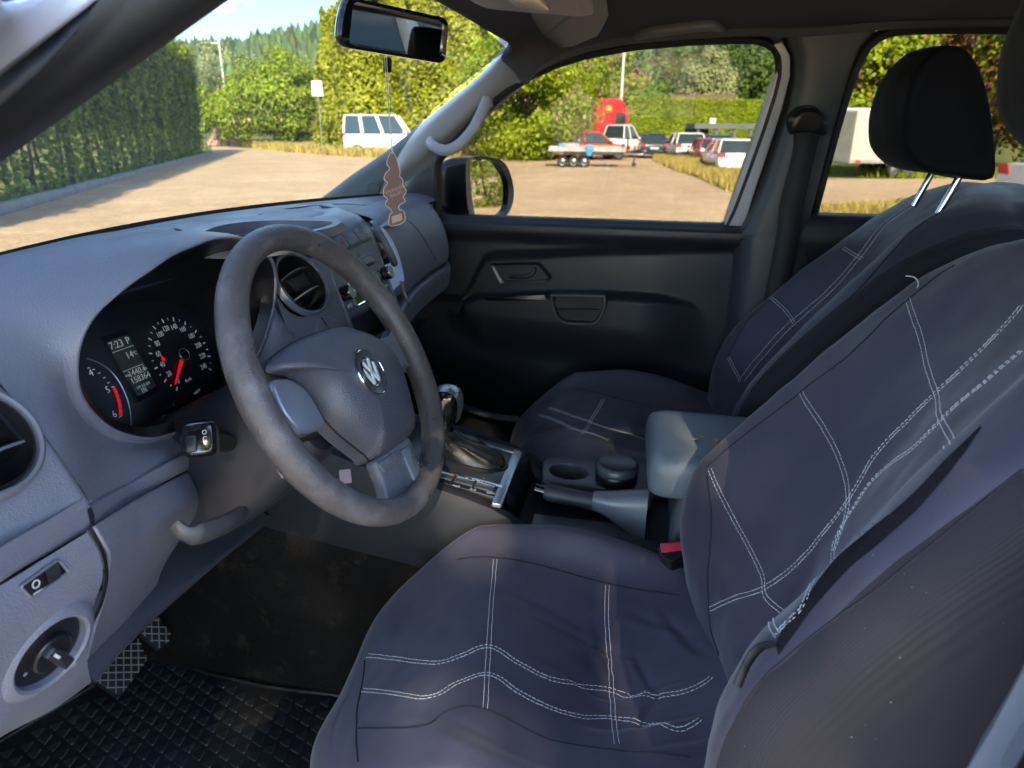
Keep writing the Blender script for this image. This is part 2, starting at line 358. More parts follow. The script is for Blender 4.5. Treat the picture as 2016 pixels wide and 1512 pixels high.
# ceiling grab handle above the far window
gh = thing('ceiling_grab_handle', P(1335, 60, 'X', .61), 'dark plastic grab handle on the roof lining above the far front window', 'grab handle')
LIB = bpy.data.objects['roof_lining'].data
LIB = BVHTree.FromPolygons([v.co for v in LIB.vertices], [tuple(p.vertices) for p in LIB.polygons])
pth = spline([on(LIB, x, y, h)[0] for x, y, h in ((1256, 72, -.002), (1253, 58, .014), (1262, 44, .024), (1285, 35, .028), (1340, 27, .028), (1395, 21, .028), (1413, 26, .024), (1422, 40, .014), (1424, 56, -.002))], 46)
obj('handle_bar', MB().tube(pth, .010, 12, flat=1.2, up=(0, .3, 1)), mat('handle_plastic', (.12, .13, .155), .45), gh)
# passenger windscreen pillar
rows = []
for l, mdl, r in zip([(625, 398, .74), (648, 383, .735), (695, 347, .72), (780, 288, .70), (870, 214, .68), (950, 148, .655), (1004, 88, .625), (1030, 50, .60)],
                     [(700, 425, .745), (715, 398, .74), (745, 366, .73), (820, 312, .71), (905, 238, .69), (974, 172, .665), (1018, 118, .64), (1045, 85, .62)],
                     [(775, 440, .775), (795, 400, .775), (815, 362, .77), (868, 312, .75), (948, 232, .725), (1003, 184, .69), (1032, 158, .662), (1060, 132, .64)]):
    L_, M_, R2 = P(*l[:2], 'X', l[2]), P(*mdl[:2], 'X', mdl[2]), P(*r[:2], 'X', r[2])
    rows.append([L_ + Vector((.03, .02, 0)), L_, (L_+M_)/2 + Vector((-.006, -.004, 0)), M_ + Vector((-.004, -.004, 0)), (M_+R2)/2 + Vector((-.002, -.003, 0)), R2, R2 + Vector((.03, -.005, 0))])
pp = MB().grid(surf(rows, 50, 24))
ppo = obj('windscreen_pillar', pp, GREYP, cab, 60, label='pale grey trim of the far windscreen pillar')
obj('screw_cover', MB().lathe(Fr(on(pp.bvh(), 735, 369)[0], (0, -1, .0), on(pp.bvh(), 735, 369)[1]), (0, 0), [(.0175, -.001), (.0175, .0012), (.016, .002), (.0155, .0012), (0.0001, .0014)], 28), GREYP, ppo)
obj('trim_joint', MB().tube([P(x, y, 'X', X)+Vector((-.003, -.002, 0)) for x, y, X in ((1003, 92, .628), (1012, 118, .642), (1028, 158, .664))], .0012, 5), BLACK, ppo)
ah = obj('pillar_grab_handle', MB().tube(spline([P(x, y, 'X', X) for x, y, X in ((846, 274, .72), (852, 287, .685), (876, 296, .668), (902, 286, .662), (927, 260, .662), (944, 231, .666), (957, 204, .675), (969, 188, .70))], 50), [.013]*6+[.0095]*38+[.013]*6, 14, flat=1.5, up=(.2, 0, 1)), GREYP, cab)
# driver windscreen pillar, close to the lens
def line3(a, b, ts): return [a + (b-a)*t for t in ts]
TS = [-3.2, -2, -1, 0, 1, 2, 3]
cols = [line3(P(0, 297, 'X', -.690), P(417, 0, 'X', -.650), TS), line3(P(0, 290, 'X', -.70), P(405, 0, 'X', -.66), TS), line3(P(0, 277, 'X', -.705), P(387, 0, 'X', -.665), TS)]
dp = list(zip(*[[p + Vector((.03, .03, 0)) for p in cols[0]], cols[0], cols[1], cols[2]]))
obj('driver_pillar_trim', MB().grid(dp), GREYP, cab, 60)
s1 = line3(P(0, 276, 'X', -.706), P(385, 0, 'X', -.666), TS); s2 = line3(P(0, 240, 'X', -.745), P(330, 0, 'X', -.705), TS); s3 = line3(P(0, 190, 'X', -.76), P(250, 0, 'X', -.72), TS); s4 = line3(P(0, 150, 'X', -.77), P(190, 0, 'X', -.73), TS)
obj('door_seal', MB().grid(surf(list(zip(s1, s2, s3, s4)), 14, 14)), RUB, cab, 60, solid=.01, label='thick black rubber door seal on the near windscreen pillar')
t1 = line3(P(0, 149, 'X', -.772), P(189, 0, 'X', -.732), TS); t2 = line3(P(0, 60, 'X', -.80), P(80, 0, 'X', -.76), TS); t3 = line3(P(0, -60, 'X', -.86), P(-60, 0, 'X', -.82), TS); t4 = line3(P(-60, -120, 'X', -.9), P(-90, -90, 'X', -.86), TS)
obj('outer_pillar', MB().grid(surf(list(zip(t1, t2, t3, t4)), 14, 14)), BODYG, cab, 60, solid=.01, label='pale grey painted body pillar nearest the camera')
# windscreen
def base(X, k=1.): return Vector((X, .555-.30*X*X, 1.362 - .02*X*X))
def head(X): return Vector((X, .058-.06*X*X, 1.748-.13*X*X))
xs = np.linspace(-.70, .70, 15)
ws = [[base(x)*(1-t) + head(x*.90)*t + Vector((0, .035*math.sin(math.pi*t), .02*math.sin(math.pi*t))) for x in xs] for t in np.linspace(0, 1, 9)]
wso = obj('windscreen', MB().grid(surf(ws, 24, 30)), WSG, cab, 180)
obj('windscreen_frit', MB().grid([[base(x)+Vector((0, .03, -.03)) for x in xs], [base(x)+Vector((0, -.004, .004)) for x in xs], [base(x)+Vector((0, -.016, .006)) for x in xs], [base(x)+Vector((0, -.02, -.01)) for x in xs]]), RUB, cab)
# far door aperture, windows, B pillar
WF = Fr((.765, 0, 1.295), (0, -1, 0), (-.415, 0, -.105))
win = [(872, 449), (868, 400), (869, 322), (884, 300), (918, 268), (965, 218), (1005, 183), (1050, 155), (1100, 133), (1160, 115), (1250, 99), (1350, 90), (1440, 86), (1490, 87), (1513, 95), (1524, 112), (1527, 140), (1518, 180), (1496, 250), (1466, 335), (1440, 405), (1424, 441)]
wo2 = poly(WF.hits(win), 120)
door = thing('passenger_door', (.75, -.1, .55), 'closed dark far front door with pull handle, arm rest and window', 'car door')
obj('window_pane', MB().prism(WF, inset(wo2, -.012), -.004, 0), PANE, door, 0, label='clear side window glass')
ring = inset(wo2, -.018)
obj('window_seal', MB().loft([[WF.at(a, b, h) for a, b in q] for q, h in ((wo2, -.006), (wo2, .006), (inset(wo2, -.005), .012), (inset(wo2, -.012), .014), (ring, .006), (ring, -.012))]), RUB, door)
fr_px = [(1424, 447), (1446, 383), (1480, 285), (1508, 200), (1529, 140), (1530, 105), (1518, 88), (1540, 82), (1556, 110), (1556, 150), (1540, 215), (1512, 300), (1482, 390), (1462, 458)]
obj('window_frame', MB().prism(WF, WF.hits(fr_px, .012), -.03, .012, .005), BODYG, door)
gd = obj('window_marking', MB().prism(WF, rect(*WF.hit(1396, 430), .0022, .0022), .0001, .0006), GREY, door, 0)
obj('sail_panel', MB().prism(Fr((.768, 0, 1.3), (0, -1, 0), (-1, 0, -.1)), Fr((.768, 0, 1.3), (0, -1, 0), (-1, 0, -.1)).hits([(765, 470), (765, 395), (800, 352), (830, 330), (868, 306), (869, 452)]), -.01, .006, .003), BLACK, door)
obj('door_aperture', MB().prism(WF, WF.hits([(1405, 470), (1452, 385), (1500, 240), (1533, 130), (1515, 82), (1440, 76), (1440, 40), (1640, 30), (1600, 200), (1530, 470)], -.04), -.045, -.035), BLACK, cab, 0)
# B pillar (upper, pale; lower, dark)
BF = Fr((.715, 0, 1.295), (0, -1, 0), (-.40, 0, -.05))
bl = [(1462, 462), (1500, 382), (1528, 300), (1552, 215), (1563, 150), (1562, 110), (1552, 84), (1548, 40)]; br = [(1588, 458), (1608, 382), (1630, 300), (1655, 215), (1680, 150), (1700, 105), (1722, 72), (1735, 30)]
rows = []
for (x0, y0), (x1, y1) in zip(bl, br):
    a, b = Vector(BF.hit(x0, y0)), Vector(BF.hit(x1, y1))
    rows.append([BF.at(*(a+(b-a)*t), h) for t, h in ((-.06, -.05), (0, -.01), (.06, .0), (.2, .012), (.5, .016), (.8, .012), (.94, 0), (1, -.01), (1.06, -.05))])
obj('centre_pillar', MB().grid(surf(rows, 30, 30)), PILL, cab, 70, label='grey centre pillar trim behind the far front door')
rows = [[Vector((.80, y0+.03, z)), Vector((.745, y0+.01, z)), Vector((.712, y0-.02, z)), Vector((.705, (y0+y1)/2, z)), Vector((.712, y1+.02, z)), Vector((.745, y1-.01, z)), Vector((.80, y1-.03, z))] for z, y0, y1 in ((1.296, -.545, -.70), (1.15, -.55, -.715), (.95, -.545, -.74), (.75, -.53, -.78), (.5, -.50, -.82))]
obj('lower_centre_pillar', MB().grid(surf(rows, 20, 20)), DARK, cab, 70)
# far rear door
rd = thing('rear_passenger_door', (.76, -1.15, .55), 'closed dark far rear door, its window behind the passenger headrest', 'car door')
rw = [(1606, 436), (1625, 365), (1652, 265), (1677, 180), (1697, 125), (1716, 92), (1742, 74), (1780, 68), (1900, 66), (2060, 68), (2200, 90), (2330, 240), (2380, 436)]
rwo = poly(WF.hits(rw), 100)
obj('window_pane', MB().prism(WF, inset(rwo, -.012), -.004, 0), PANE, rd, 0)
ring = inset(rwo, -.02)
obj('window_seal', MB().loft([[WF.at(a, b, h) for a, b in q] for q, h in ((rwo, -.006), (rwo, .006), (inset(rwo, -.005), .012), (inset(rwo, -.014), .014), (ring, .006), (ring, -.012))]), RUB, rd)
obj('door_panel', MB().grid(surf([[Vector((x, y, z)) for y in (-.66, -.9, -1.2, -1.6)] for z, x in ((1.335, .775), (1.335, .745), (1.325, .722), (1.27, .712), (1.2, .735), (1.12, .74), (1.05, .70), (.9, .72), (.5, .74))], 40, 8)), DOORM, rd, 70)
# body behind: rear wall with window, driver-side rear door, roof skin, sills
FBK = Fr((0, -1.62, 1.3), (1, 0, 0), (0, -1, -.12))
o_ = poly([(-.74, -.85), (.74, -.85), (.74, .02), (.64, .40), (-.64, .40), (-.74, .02)], 80); i_ = poly(rnd([(-.62, .02), (.62, .02), (.56, .34), (-.56, .34)], .05), 80)
def match(o, i):
    k = min(range(len(i)), key=lambda j: (i[j][0]-o[0][0])**2+(i[j][1]-o[0][1])**2); i = i[k:]+i[:k]; return i
def cs(n, hw, hh, cx=0., cy=0., e=3.2, t0=0.):
    out = []
    for j in range(n):
        a = t0+2*math.pi*j/n; c, s = math.cos(a), math.sin(a); out.append((cx+hw*math.copysign(abs(c)**(2/e), c), cy+hh*math.copysign(abs(s)**(2/e), s)))
    return out
oo, ii = cs(96, .74, .46, 0, -.04, 8), cs(96, .60, .16, 0, .19, 6)
obj('rear_wall', MB().loft([[FBK.at(a, b, h) for a, b in q] for q, h in ((oo, 0), (ii, 0), (ii, -.03))]), LINING, cab, 30)
obj('rear_lower_wall', MB().box((0, -1.63, .70), (1.48, .04, .46)), CARPET, cab, 0)
obj('rear_window', MB().prism(FBK, ii, -.034, -.03), PANE, cab, 0)
obj('roof_skin', MB().grid(surf([[Vector((x, y, z+(.0 if y < .0 else -.02))) for x, z in ((-.70, 1.73), (-.55, 1.80), (0, 1.835), (.55, 1.80), (.70, 1.73))] for y in (.07, -.05, -.6, -1.2, -1.66)], 20, 20)), BODYW, cab, 180, solid=.005)
# near side behind the driver: centre pillar and rear door
obj('near_centre_pillar', MB().grid(surf([[Vector((x, y, z)) for x, y in ((X+.05, y0+.015), (X, y0), (X-.03, (y0+y1)/2), (X, y1), (X+.05, y1-.015))] for z, X, y0, y1 in ((1.73, -.67, -.70, -.84), (1.5, -.715, -.66, -.82), (1.29, -.765, -.625, -.80), (1.1, -.79, -.61, -.80), (.5, -.80, -.56, -.84))], 24, 14)), DARK, cab, 180)
nb = [P(x, y, 'X', -.80) for x, y in ((1895, 1530), (1950, 1440), (2025, 1300), (2100, 1150))]
nb2 = [P(x, y, 'X', -.83) for x, y in ((1970, 1560), (2040, 1440), (2110, 1300), (2200, 1150))]
obj('near_pillar_edge', MB().loft([[a, a+Vector((-.012, -.004, 0)), b, b+Vector((.05, -.02, 0)), a+Vector((.03, -.02, 0))] for a, b in zip(nb, nb2)]), DASH2, cab, 50, label='blue-grey edge of the near centre pillar in the lower right corner')
rdo = poly([(-.84, 1.29), (-1.55, 1.31), (-1.45, 1.66), (-.90, 1.70)], 60)
NF = Fr((-.75, 0, 0), (0, 1, 0), (1, 0, 0))
obj('near_rear_glass', MB().fan([Vector((-.775, -.84, 1.29)), Vector((-.775, -1.58, 1.31)), Vector((-.69, -1.5, 1.68)), Vector((-.685, -.88, 1.71))]), PANE, cab, 0)
obj('near_rear_door', MB().grid(surf([[Vector((x, y, z)) for y in (-.8, -1.2, -1.64)] for z, x in ((1.30, -.78), (1.29, -.74), (1.2, -.73), (.8, -.76), (.45, -.77))], 20, 6)), DOORM, cab, 180, solid=-.05)
# floor, toe board, tunnel, kick panels
fl = [[Vector((x, y, z)) for x in (-.80, -.4, -.14)] for y, z in ((-1.6, .47), (-.6, .47), (.1, .47), (.5, .47), (.70, .475), (.86, .64), (.95, .90), (1.0, 1.1))]
obj('floor', MB().grid(surf(fl, 40, 8)), CARPET, cab, 180)
fl = [[Vector((x, y, z)) for x in (.14, .4, .80)] for y, z in ((-1.6, .47), (-.6, .47), (.1, .47), (.5, .47), (.70, .475), (.86, .64), (.95, .90), (1.0, 1.1))]
obj('passenger_floor', MB().grid(surf(fl, 40, 8)), CARPET, cab, 180)
obj('tunnel', MB().grid([[Vector((x, y, z)) for x, z in ((-.16, .46), (-.135, .62), (-.11, .84), (.11, .84), (.135, .62), (.16, .46))] for y in (1.0, .5, 0, -.5, -1.0, -1.6)]), CARPET, cab, 50)
obj('bulkhead', MB().box((0, 1.0, .78), (1.6, .03, .72)), CARPET, cab, 0)
for sx in (-1, 1): obj('kick_panel', MB().box((sx*.79, .62, .82), (.04, .80, .72)), DARK, cab, 0)
obj('near_sill', MB().box((-.79, -.2, .46), (.09, 1.2, .05)), DARK, cab, 0, bev=.01)
obj('far_sill', MB().tube(spline([P(x, y, 'X', X) for x, y, X in ((840, 780, .70), (880, 790, .70), (930, 808, .70), (975, 820, .70), (1020, 826, .70))], 24), .010, 8), DASH2, cab)
# far side mirror
sm_ = thing('side_mirror', P(940, 400, 'X', .93), 'dark wing mirror outside the far window, its glass reflecting greenery', 'wing mirror')
MF = Fr(P(960, 375, 'X', .98), (.97, -.25, 0), (-.25, -.968, .03))
gl = spline(MF.hits([(923, 319), (938, 315), (969, 317), (987, 337), (997, 364), (996, 402), (985, 421), (958, 432), (938, 435), (930, 414), (924, 370)]), 60, True)
hs = spline(MF.hits([(916, 330), (922, 311), (948, 308), (985, 315), (1001, 335), (1010, 368), (1009, 398), (997, 424), (973, 437), (946, 440), (928, 434), (919, 400)], .01), 60, True)
hs = match(gl, hs)
gl_in = inset(gl, .001)
def scl_dup(o, k, kx=0., ky=0.):
    cx = sum(p[0] for p in o)/len(o); cy = sum(p[1] for p in o)/len(o); return [(cx+(p[0]-cx)*k+kx, cy+(p[1]-cy)*k+ky) for p in o]
obj('mirror_glass', MB().fan([MF.at(a, b, -.004) for a, b in gl]), MIRR, sm_, 0)
obj('housing', MB().loft([[MF.at(a, b, h) for a, b in q] for q, h in ((gl, -.006), (gl, .006), (hs, .012), (scl(hs, 1.015), .0), (scl(hs, 1.0, -.01), -.04), (scl(hs, .88, -.02), -.08), (scl(hs, .6, -.02), -.105), (scl(hs, .05, -.02), -.112))], True, False, True), mat('mirror_housing', (.016, .02, .026), .32, coat=.3), sm_, 60)
obj('mirror_arm', MB().tube(spline([P(860, 415, 'X', .79)+Vector((0, .03, 0)), P(895, 425, 'X', .86)+Vector((0, .03, 0)), P(925, 418, 'X', .94)+Vector((0, .05, 0))], 12), [.035]*4+[.03]*8, 14, flat=.8, up=(0, 0, 1)), BLACK, sm_)
# rear-view mirror
rm = thing('rear_view_mirror', P(775, 60, 'X', .07), 'black-framed rear-view mirror hanging at the top of the windscreen', 'rear-view mirror')
n_ = Vector((-.50, -.86, -.10)); RF = Fr(P(772, 60, 'X', .07), (.86, -.5, -.03), n_)
hsg = rnd(RF.hits([(680, -8), (871, 34), (880, 46), (874, 118), (864, 125), (680, 95), (666, 80), (668, 40)]), .012, 4)
hsg = poly(hsg, 70); gin = poly(rnd(RF.hits([(697, 3), (869, 41), (872, 48), (867, 112), (860, 117), (688, 89), (684, 82), (692, 10)]), .008, 4), 70); gin = match(hsg, gin)
obj('mirror_glass', MB().fan([RF.at(a, b, .001) for a, b in gin]), MIRR, rm, 0)
obj('housing', MB().loft([[RF.at(a, b, h) for a, b in q] for q, h in ((gin, .0), (gin, .004), (scl(hsg, .985), .006), (hsg, .0), (hsg, -.008), (scl(hsg, .93), -.022), (scl(hsg, .6), -.035), (scl(hsg, .05), -.037))], True, False, True), GLOSS, rm, 50)
obj('dimming_tab', MB().prism(Fr(RF.at(*RF.hit(768, 118), -.006), RF.u, RF.n), rect(0, -.008, .012, .022, .003), -.004, .004, .002), BLACK, rm)
obj('mirror_stem', MB().tube([RF.at(.0, .01, -.03), RF.at(.0, .03, -.06), Vector((.02, .09, 1.742))], .009, 10), BLACK, rm)
# air freshener card on its string
af = thing('air_freshener', P(776, 380, 'X', .04), 'brown scalloped tree-shaped card air freshener on a thin string under the mirror', 'air freshener')
AF = Fr(P(777, 375, 'X', .03), (.35, -.94, 0), (-.94, -.35, .06))
half = [(772, 299), (766, 308), (762, 322), (768, 332), (759, 343), (757, 353), (764, 360), (757, 371), (756, 384), (764, 392), (759, 402), (768, 410), (773, 418), (768, 424), (768, 444), (795, 436), (794, 416), (786, 414), (785, 404), (797, 396), (793, 387), (799, 376), (792, 364), (793, 356), (786, 346), (787, 338), (783, 322), (778, 308)]
ao = spline(AF.hits(half), 120, True)
afc = obj('card', MB().prism(AF, ao, -.0012, .0012), BROWN, af, 0)
obj('card_edge', MB().prism(AF, inset(ao, -.0012), -.0009, .0009), mat('pink_edge', (.62, .48, .46), .8), afc, 0)
obj('card_label', MB().prism(AF, AF.hits([(771, 426), (791, 420), (792, 433), (772, 440)]), .001, .0016), BEIGE, afc, 0)
a_, b_ = AF.hit(778, 378); text('lettering', 'WUNDER\nBAUM', AF, a_, b_, .0013, .0078, mat('faded_print', (.42, .27, .21), .8), afc, rot=.35)
obj('string', MB().tube([P(757, 112, 'X', .06), P(763, 200, 'X', .05), P(770, 278, 'X', .035), P(772, 303, 'X', .03)], .0006, 5), THREAD, af)
obj('string', MB().tube([P(761, 113, 'X', .06), P(766, 200, 'X', .05), P(771, 278, 'X', .035), P(774, 303, 'X', .03)], .0006, 5), THREAD, af)

# ================================================================== PASSENGER DOOR PANEL (height field on Y,Z)
def yz(x, y, X=.73): p = P(x, y, 'X', X); return p.y, p.z
def curve_fn(pts, X=.73):
    q = sorted(yz(x, y, X) for x, y in pts); ys = [a for a, b in q]; zs = [b for a, b in q]; return lambda Y: np.interp(Y, ys, zs)
ledge = curve_fn([(905, 590), (915, 575), (930, 548), (950, 510), (965, 503), (1060, 500), (1200, 493), (1388, 489), (1455, 488)])
armt = curve_fn([(898, 610), (908, 594), (942, 580), (1081, 576), (1200, 578), (1300, 585), (1358, 598), (1400, 625), (1460, 690)])
armb = curve_fn([(898, 625), (945, 658), (1065, 672), (1235, 690), (1275, 700), (1320, 700), (1380, 700), (1460, 700)])
sst = lambda a, b, x: np.clip((x-a)/(b-a), 0, 1)**2*(3-2*np.clip((x-a)/(b-a), 0, 1))
V = []; ny, nz_ = 170, 170
Ys = np.linspace(.34, -.545, ny); Zs = np.linspace(.50, 1.300, nz_)
g = []
for Z in Zs:
    r = []
    for Y in Ys:
        L_ = ledge(Y); T = armt(Y); B = armb(Y)
        X = .742
        X += .016*(1-sst(L_-.020, L_+.014, Z))                     # recessed field under the ledge
        X -= .018*sst(1.23, 1.27, Z)
        X += .030*sst(1.283, 1.300, Z)                             # rolls over to the glass
        inn = sst(T+.004, T-.016, Z) if False else (1-sst(T-.016, T+.004, Z))
        low = 1-sst(B-.07, B+.07, Z)
        X -= (.060*inn*(1-low))*sst(.26, .16, Y) if False else .045*inn*(1-low)*float(np.clip((.235-Y)/.06, 0, 1))*float(sst(-.50, -.30, Y))
        X -= .035*low*sst(.76, .70, Z) if False else 0
        X += .035*max(0, (Y-.24)/.1)*0
        r.append(Vector((X, Y - (.01*sst(1.2, 1.0, Z) if False else 0), Z)))
    g.append(r)
dpn = MB().grid(g)
# rear edge turned outwards
dpn.grid([[Vector((g[i][-1].x, -.545, Zs[i])), Vector((g[i][-1].x+.02, -.552, Zs[i])), Vector((.83, -.552, Zs[i]))] for i in range(0, nz_, 6)])
dpn.grid([[Vector((g[-1][j].x, Ys[j], 1.3)), Vector((.80, Ys[j], 1.300))] for j in range(ny)])
dpo = obj('door_panel', dpn, DOORM, door, 60)
DB = dpn.bvh()
CUPD = mat('pull_cup_plastic', (.028, .030, .038), .4)
DF = Fr((.7565, 0, 1.15), (0, -1, 0), (-1, 0, 0))
hb = poly(rnd(DF.hits([(966, 519), (1062, 516), (1088, 545), (1080, 556), (985, 560), (966, 523)], .004), .008, 4), 60)
hb2 = match(hb, poly(rnd(DF.hits([(972, 523), (1058, 521), (1080, 545), (1074, 551), (990, 555)], .004), .006, 4), 60))
dh = obj('door_handle_bezel', MB().loft([[DF.at(a, b, h) for a, b in q] for q, h in ((hb, -.004), (hb, .004), (scl(hb, .98), .007), (hb2, .005), (hb2, -.012), (scl(hb2, .1), -.013))], True, False, True), BLACK, door)
obj('release_lever', MB().tube(spline([DF.at(*DF.hit(x, y, .006), h) for x, y, h in ((1003, 546, .0), (1020, 545, .008), (1040, 544, .008), (1052, 536, .004), (1052, 528, -.002))], 18), .006, 10, flat=.7), CUPD, dh)
AP = Fr((.700, 0, 1.0), (0, -1, 0), (-1, 0, 0))
pc = obj('pull_cup', MB().ring(AP, poly(rnd(AP.hits([(1082, 577), (1194, 579), (1194, 605), (1180, 634), (1168, 641), (1112, 639), (1096, 628), (1086, 605)], .0), .008, 4), 70), .009, -.03, .006, .002), CUPD, door)
obj('cup_recess', MB().prism(AP, rnd(AP.hits([(1095, 583), (1186, 584), (1186, 596), (1095, 595)], .004), .003), -.0, .0035), DEEP, pc, 0)
obj('cup_recess', MB().prism(AP, rnd(AP.hits([(1097, 609), (1180, 610), (1170, 630), (1112, 629)], .004), .005), -.0, .0035), DEEP, pc, 0)
obj('switch_panel', MB().prism(AP, rnd(AP.hits([(950, 585), (1072, 580), (1076, 592), (955, 592)]), .003), -.004, .0015, .001), BLACK, door)

# ================================================================== DASHBOARD
dash = thing('dashboard', (0, .2, 1.1), 'blue-grey textured plastic dashboard with round vents, radio stack and instrument hood', 'dashboard')
SX = -.665
prof = [(.48, 1.36), (.40, 1.372), (.30, 1.385), (.235, 1.372), (.205, 1.35), (.175, 1.322), (.152, 1.294), (.131, 1.259), (.112, 1.217)]
# mouth of the hood
MF2 = Fr((-.385, .155, 1.40), (1, 0, 0), (0, -1, -.2))
mo = [(428, 478), (389, 484), (339, 505), (300, 532), (273, 550), (243, 573), (192, 619), (165, 666), (155, 724), (165, 781), (204, 828), (250, 853), (317, 858)]
mh = [MF2.hit(x, y) for x, y in mo]
lft = [(a, b) for a, b in mh if a < -.005]
top_b = max(b for a, b in mh); bot_b = min(b for a, b in mh)
out = [(0, top_b+.002)] + lft + [(0, bot_b-.012)] + [(-a*.72, b) for a, b in reversed(lft)]
mouth = spline(out, 96, True)
mouth_in = scl(mouth, .93)
def rimpt(q, h): return [MF2.at(a, b, h) for a, b in q]
# outer boundary, same start (top centre) and same sense (towards driver-left first)
tl = [(-.665, y, z) for y, z in ((.30, 1.385), (.235, 1.372), (.205, 1.35), (.175, 1.322), (.152, 1.294), (.131, 1.259), (.112, 1.217))]
O = [Vector((-.385, .27, 1.402)), Vector((-.48, .285, 1.402)), Vector((-.58, .30, 1.395))] + [Vector(p) for p in tl] + \
    [P(181, 1001, 'X', -.661)+Vector((0, .003, 0)), P(222, 978, 'X', -.615)+Vector((0, .003, 0)), P(262, 955, 'X', -.575)+Vector((0, .003, 0)), P(304, 932, 'X', -.536)+Vector((0, .003, 0)), P(345, 909, 'X', -.50)+Vector((0, .003, 0)), Vector((-.42, .198, 1.143)), Vector((-.33, .19, 1.14)), Vector((-.25, .17, 1.15))] + \
    [P(600, 700, 'X', -.215), P(575, 660, 'X', -.215), P(545, 610, 'X', -.215), P(520, 572, 'X', -.215), P(500, 545, 'X', -.215), Vector((-.22, .262, 1.372)), Vector((-.29, .27, 1.395))]
# resample outer loop by angle around the mouth centre
cxm = sum(a for a, b in mouth)/96; cym = sum(b for a, b in mouth)/96
OB = poly(O, 600)
def ang(p): q = p - MF2.o; return math.atan2(q.dot(MF2.v)-cym, q.dot(MF2.u)-cxm)
OA = [(ang(p), p) for p in OB]
outer = []
for a, b in mouth:
    t = math.atan2(b-cym, a-cxm); outer.append(min(OA, key=lambda k: abs((k[0]-t+math.pi) % (2*math.pi)-math.pi))[1])
for _ in range(2): outer = [(outer[i-1]+outer[i]*2+outer[(i+1) % 96])/4 if True else 0 for i in range(96)]
lip = rimpt(scl(mouth, 1.0), 0); lip2 = [p + Vector((0, -.004, 0)) for p in rimpt(scl(mouth, 1.025), 0)]; lip3 = [p + Vector((0, .006, 0)) for p in rimpt(scl(mouth, 1.06), 0)]
mid1 = [a*.62+b*.38 + Vector((0, -.004, .004)) for a, b in zip(lip3, outer)]; mid2 = [a*.28+b*.72 + Vector((0, -.002, .003)) for a, b in zip(lip3, outer)]
binn = MB().loft([lip, lip2, lip3, mid1, mid2, outer])
bo = obj('instrument_hood', binn, DASH, dash, 60)
bo.modifiers.new('s', 'SUBSURF').levels = 1; bo.modifiers['s'].render_levels = 2
CF = Fr((-.38, .305, 1.228), (1, 0, 0), (0, -.93, .36))
inn = [rimpt(mouth, 0), rimpt(mouth_in, -.012), rimpt(scl(mouth_in, .98, 0, -.004), -.10)]
cl_old = [CF.at(a*.98, b, .012) for a, b in scl([(MF2.at(a, b).x+.38, (MF2.at(a, b)-CF.o).dot(CF.v)-.0) for a, b in mouth_in], .97)]
cl_in = [CF.at(a, b, .0) for a, b in cs(96, .180, .086, -.014, -.006, 2.6, math.pi/2)]
obj('hood_throat', MB().loft([inn[0], inn[1], [a*.6+b*.4 for a, b in zip(inn[1], cl_in)], cl_in]), BLACK, bo, 60)
# ---- instrument cluster
ic = obj('instrument_cluster', MB().fan([CF.at(a, b, 0.0) for a, b in [((p-CF.o).dot(CF.u), (p-CF.o).dot(CF.v)) for p in cl_in]]), CLUS, dash, 0, label='black instrument cluster with red speedometer needle and grey display')
def cp(x, y): return CF.hit(x, y)
lq = CF.hits([(205, 674), (249, 659), (305, 762), (268, 782)], .001)
lw = (Vector(lq[1])-Vector(lq[0])); lh = (Vector(lq[3])-Vector(lq[0]))
obj('display_frame', MB().prism(CF, scl(lq, 1.18), .0002, .003, .001), BLACK, ic)
obj('display', MB().prism(CF, rnd(lq, .003), .003, .0042), LCD, ic)
lf = Fr(CF.at(*lq[0], .0045), CF.at(*lq[1]) - CF.at(*lq[0]), CF.n); LWID, LHEI = lw.length, abs((CF.at(*lq[3])-CF.at(*lq[0])).dot(lf.v))
def lt(s, fx, fy, size, al='CENTER'): return text('display_text', s, lf, fx*LWID, -fy*LHEI, 0, size, LCDT, ic, align=al)
lt('7:23', .32, .10, .0135); lt('P', .84, .10, .0135); lt('14', .62, .33, .013); lt('°C', .88, .33, .007)
lt('1440.1', .60, .62, .0115); lt('158364', .60, .74, .0115); lt('km', .96, .62, .006); lt('trip', .14, .62, .005); lt('1/4 1/2 3/4', .55, .87, .0055); lt('[B]', .5, .94, .007)
for fy in (.2, .54): obj('display_line', MB().box((LWID*.5, -LHEI*fy, .0003), (LWID*.96, .0007, .0003), lf), LCDT, ic, 0)
# speedometer: numbers lie on a ring round the needle hub
hx, hy = cp(356, 700); RN = .0420
nums = [('0', 226), ('20', 202), ('40', 181), ('60', 160), ('80', 139), ('100', 117), ('120', 95), ('140', 72), ('160', 50), ('180', 27), ('200', 4), ('220', -19), ('240', -42)]
for s, a in nums:
    A = R_(a); text('dial_number', s, CF, hx+RN*.96*math.cos(A), hy+RN*math.sin(A), .001, .0108, WHITE, ic, sx=.80)
tk = MB()
for i in range(25):
    A = R_(226-i*268/24); r0, r1 = (.0505, .0565) if i % 2 == 0 else (.052, .0555); w = .0006 if i % 2 else .0009
    c, s = math.cos(A), math.sin(A); tk.add([CF.at(hx+r*c+q*w*s, hy+r*s-q*w*c, .0012) for r, q in ((r0, -1), (r0, 1), (r1, 1), (r1, -1))], [(0, 1, 2, 3)])
obj('dial_ticks', tk, WHITE, ic, 0, kind='stuff')
ne = CF.hit(344, 757, .004); nv = Vector((ne[0]-hx, ne[1]-hy)).normalized(); nq = Vector((-nv.y, nv.x))
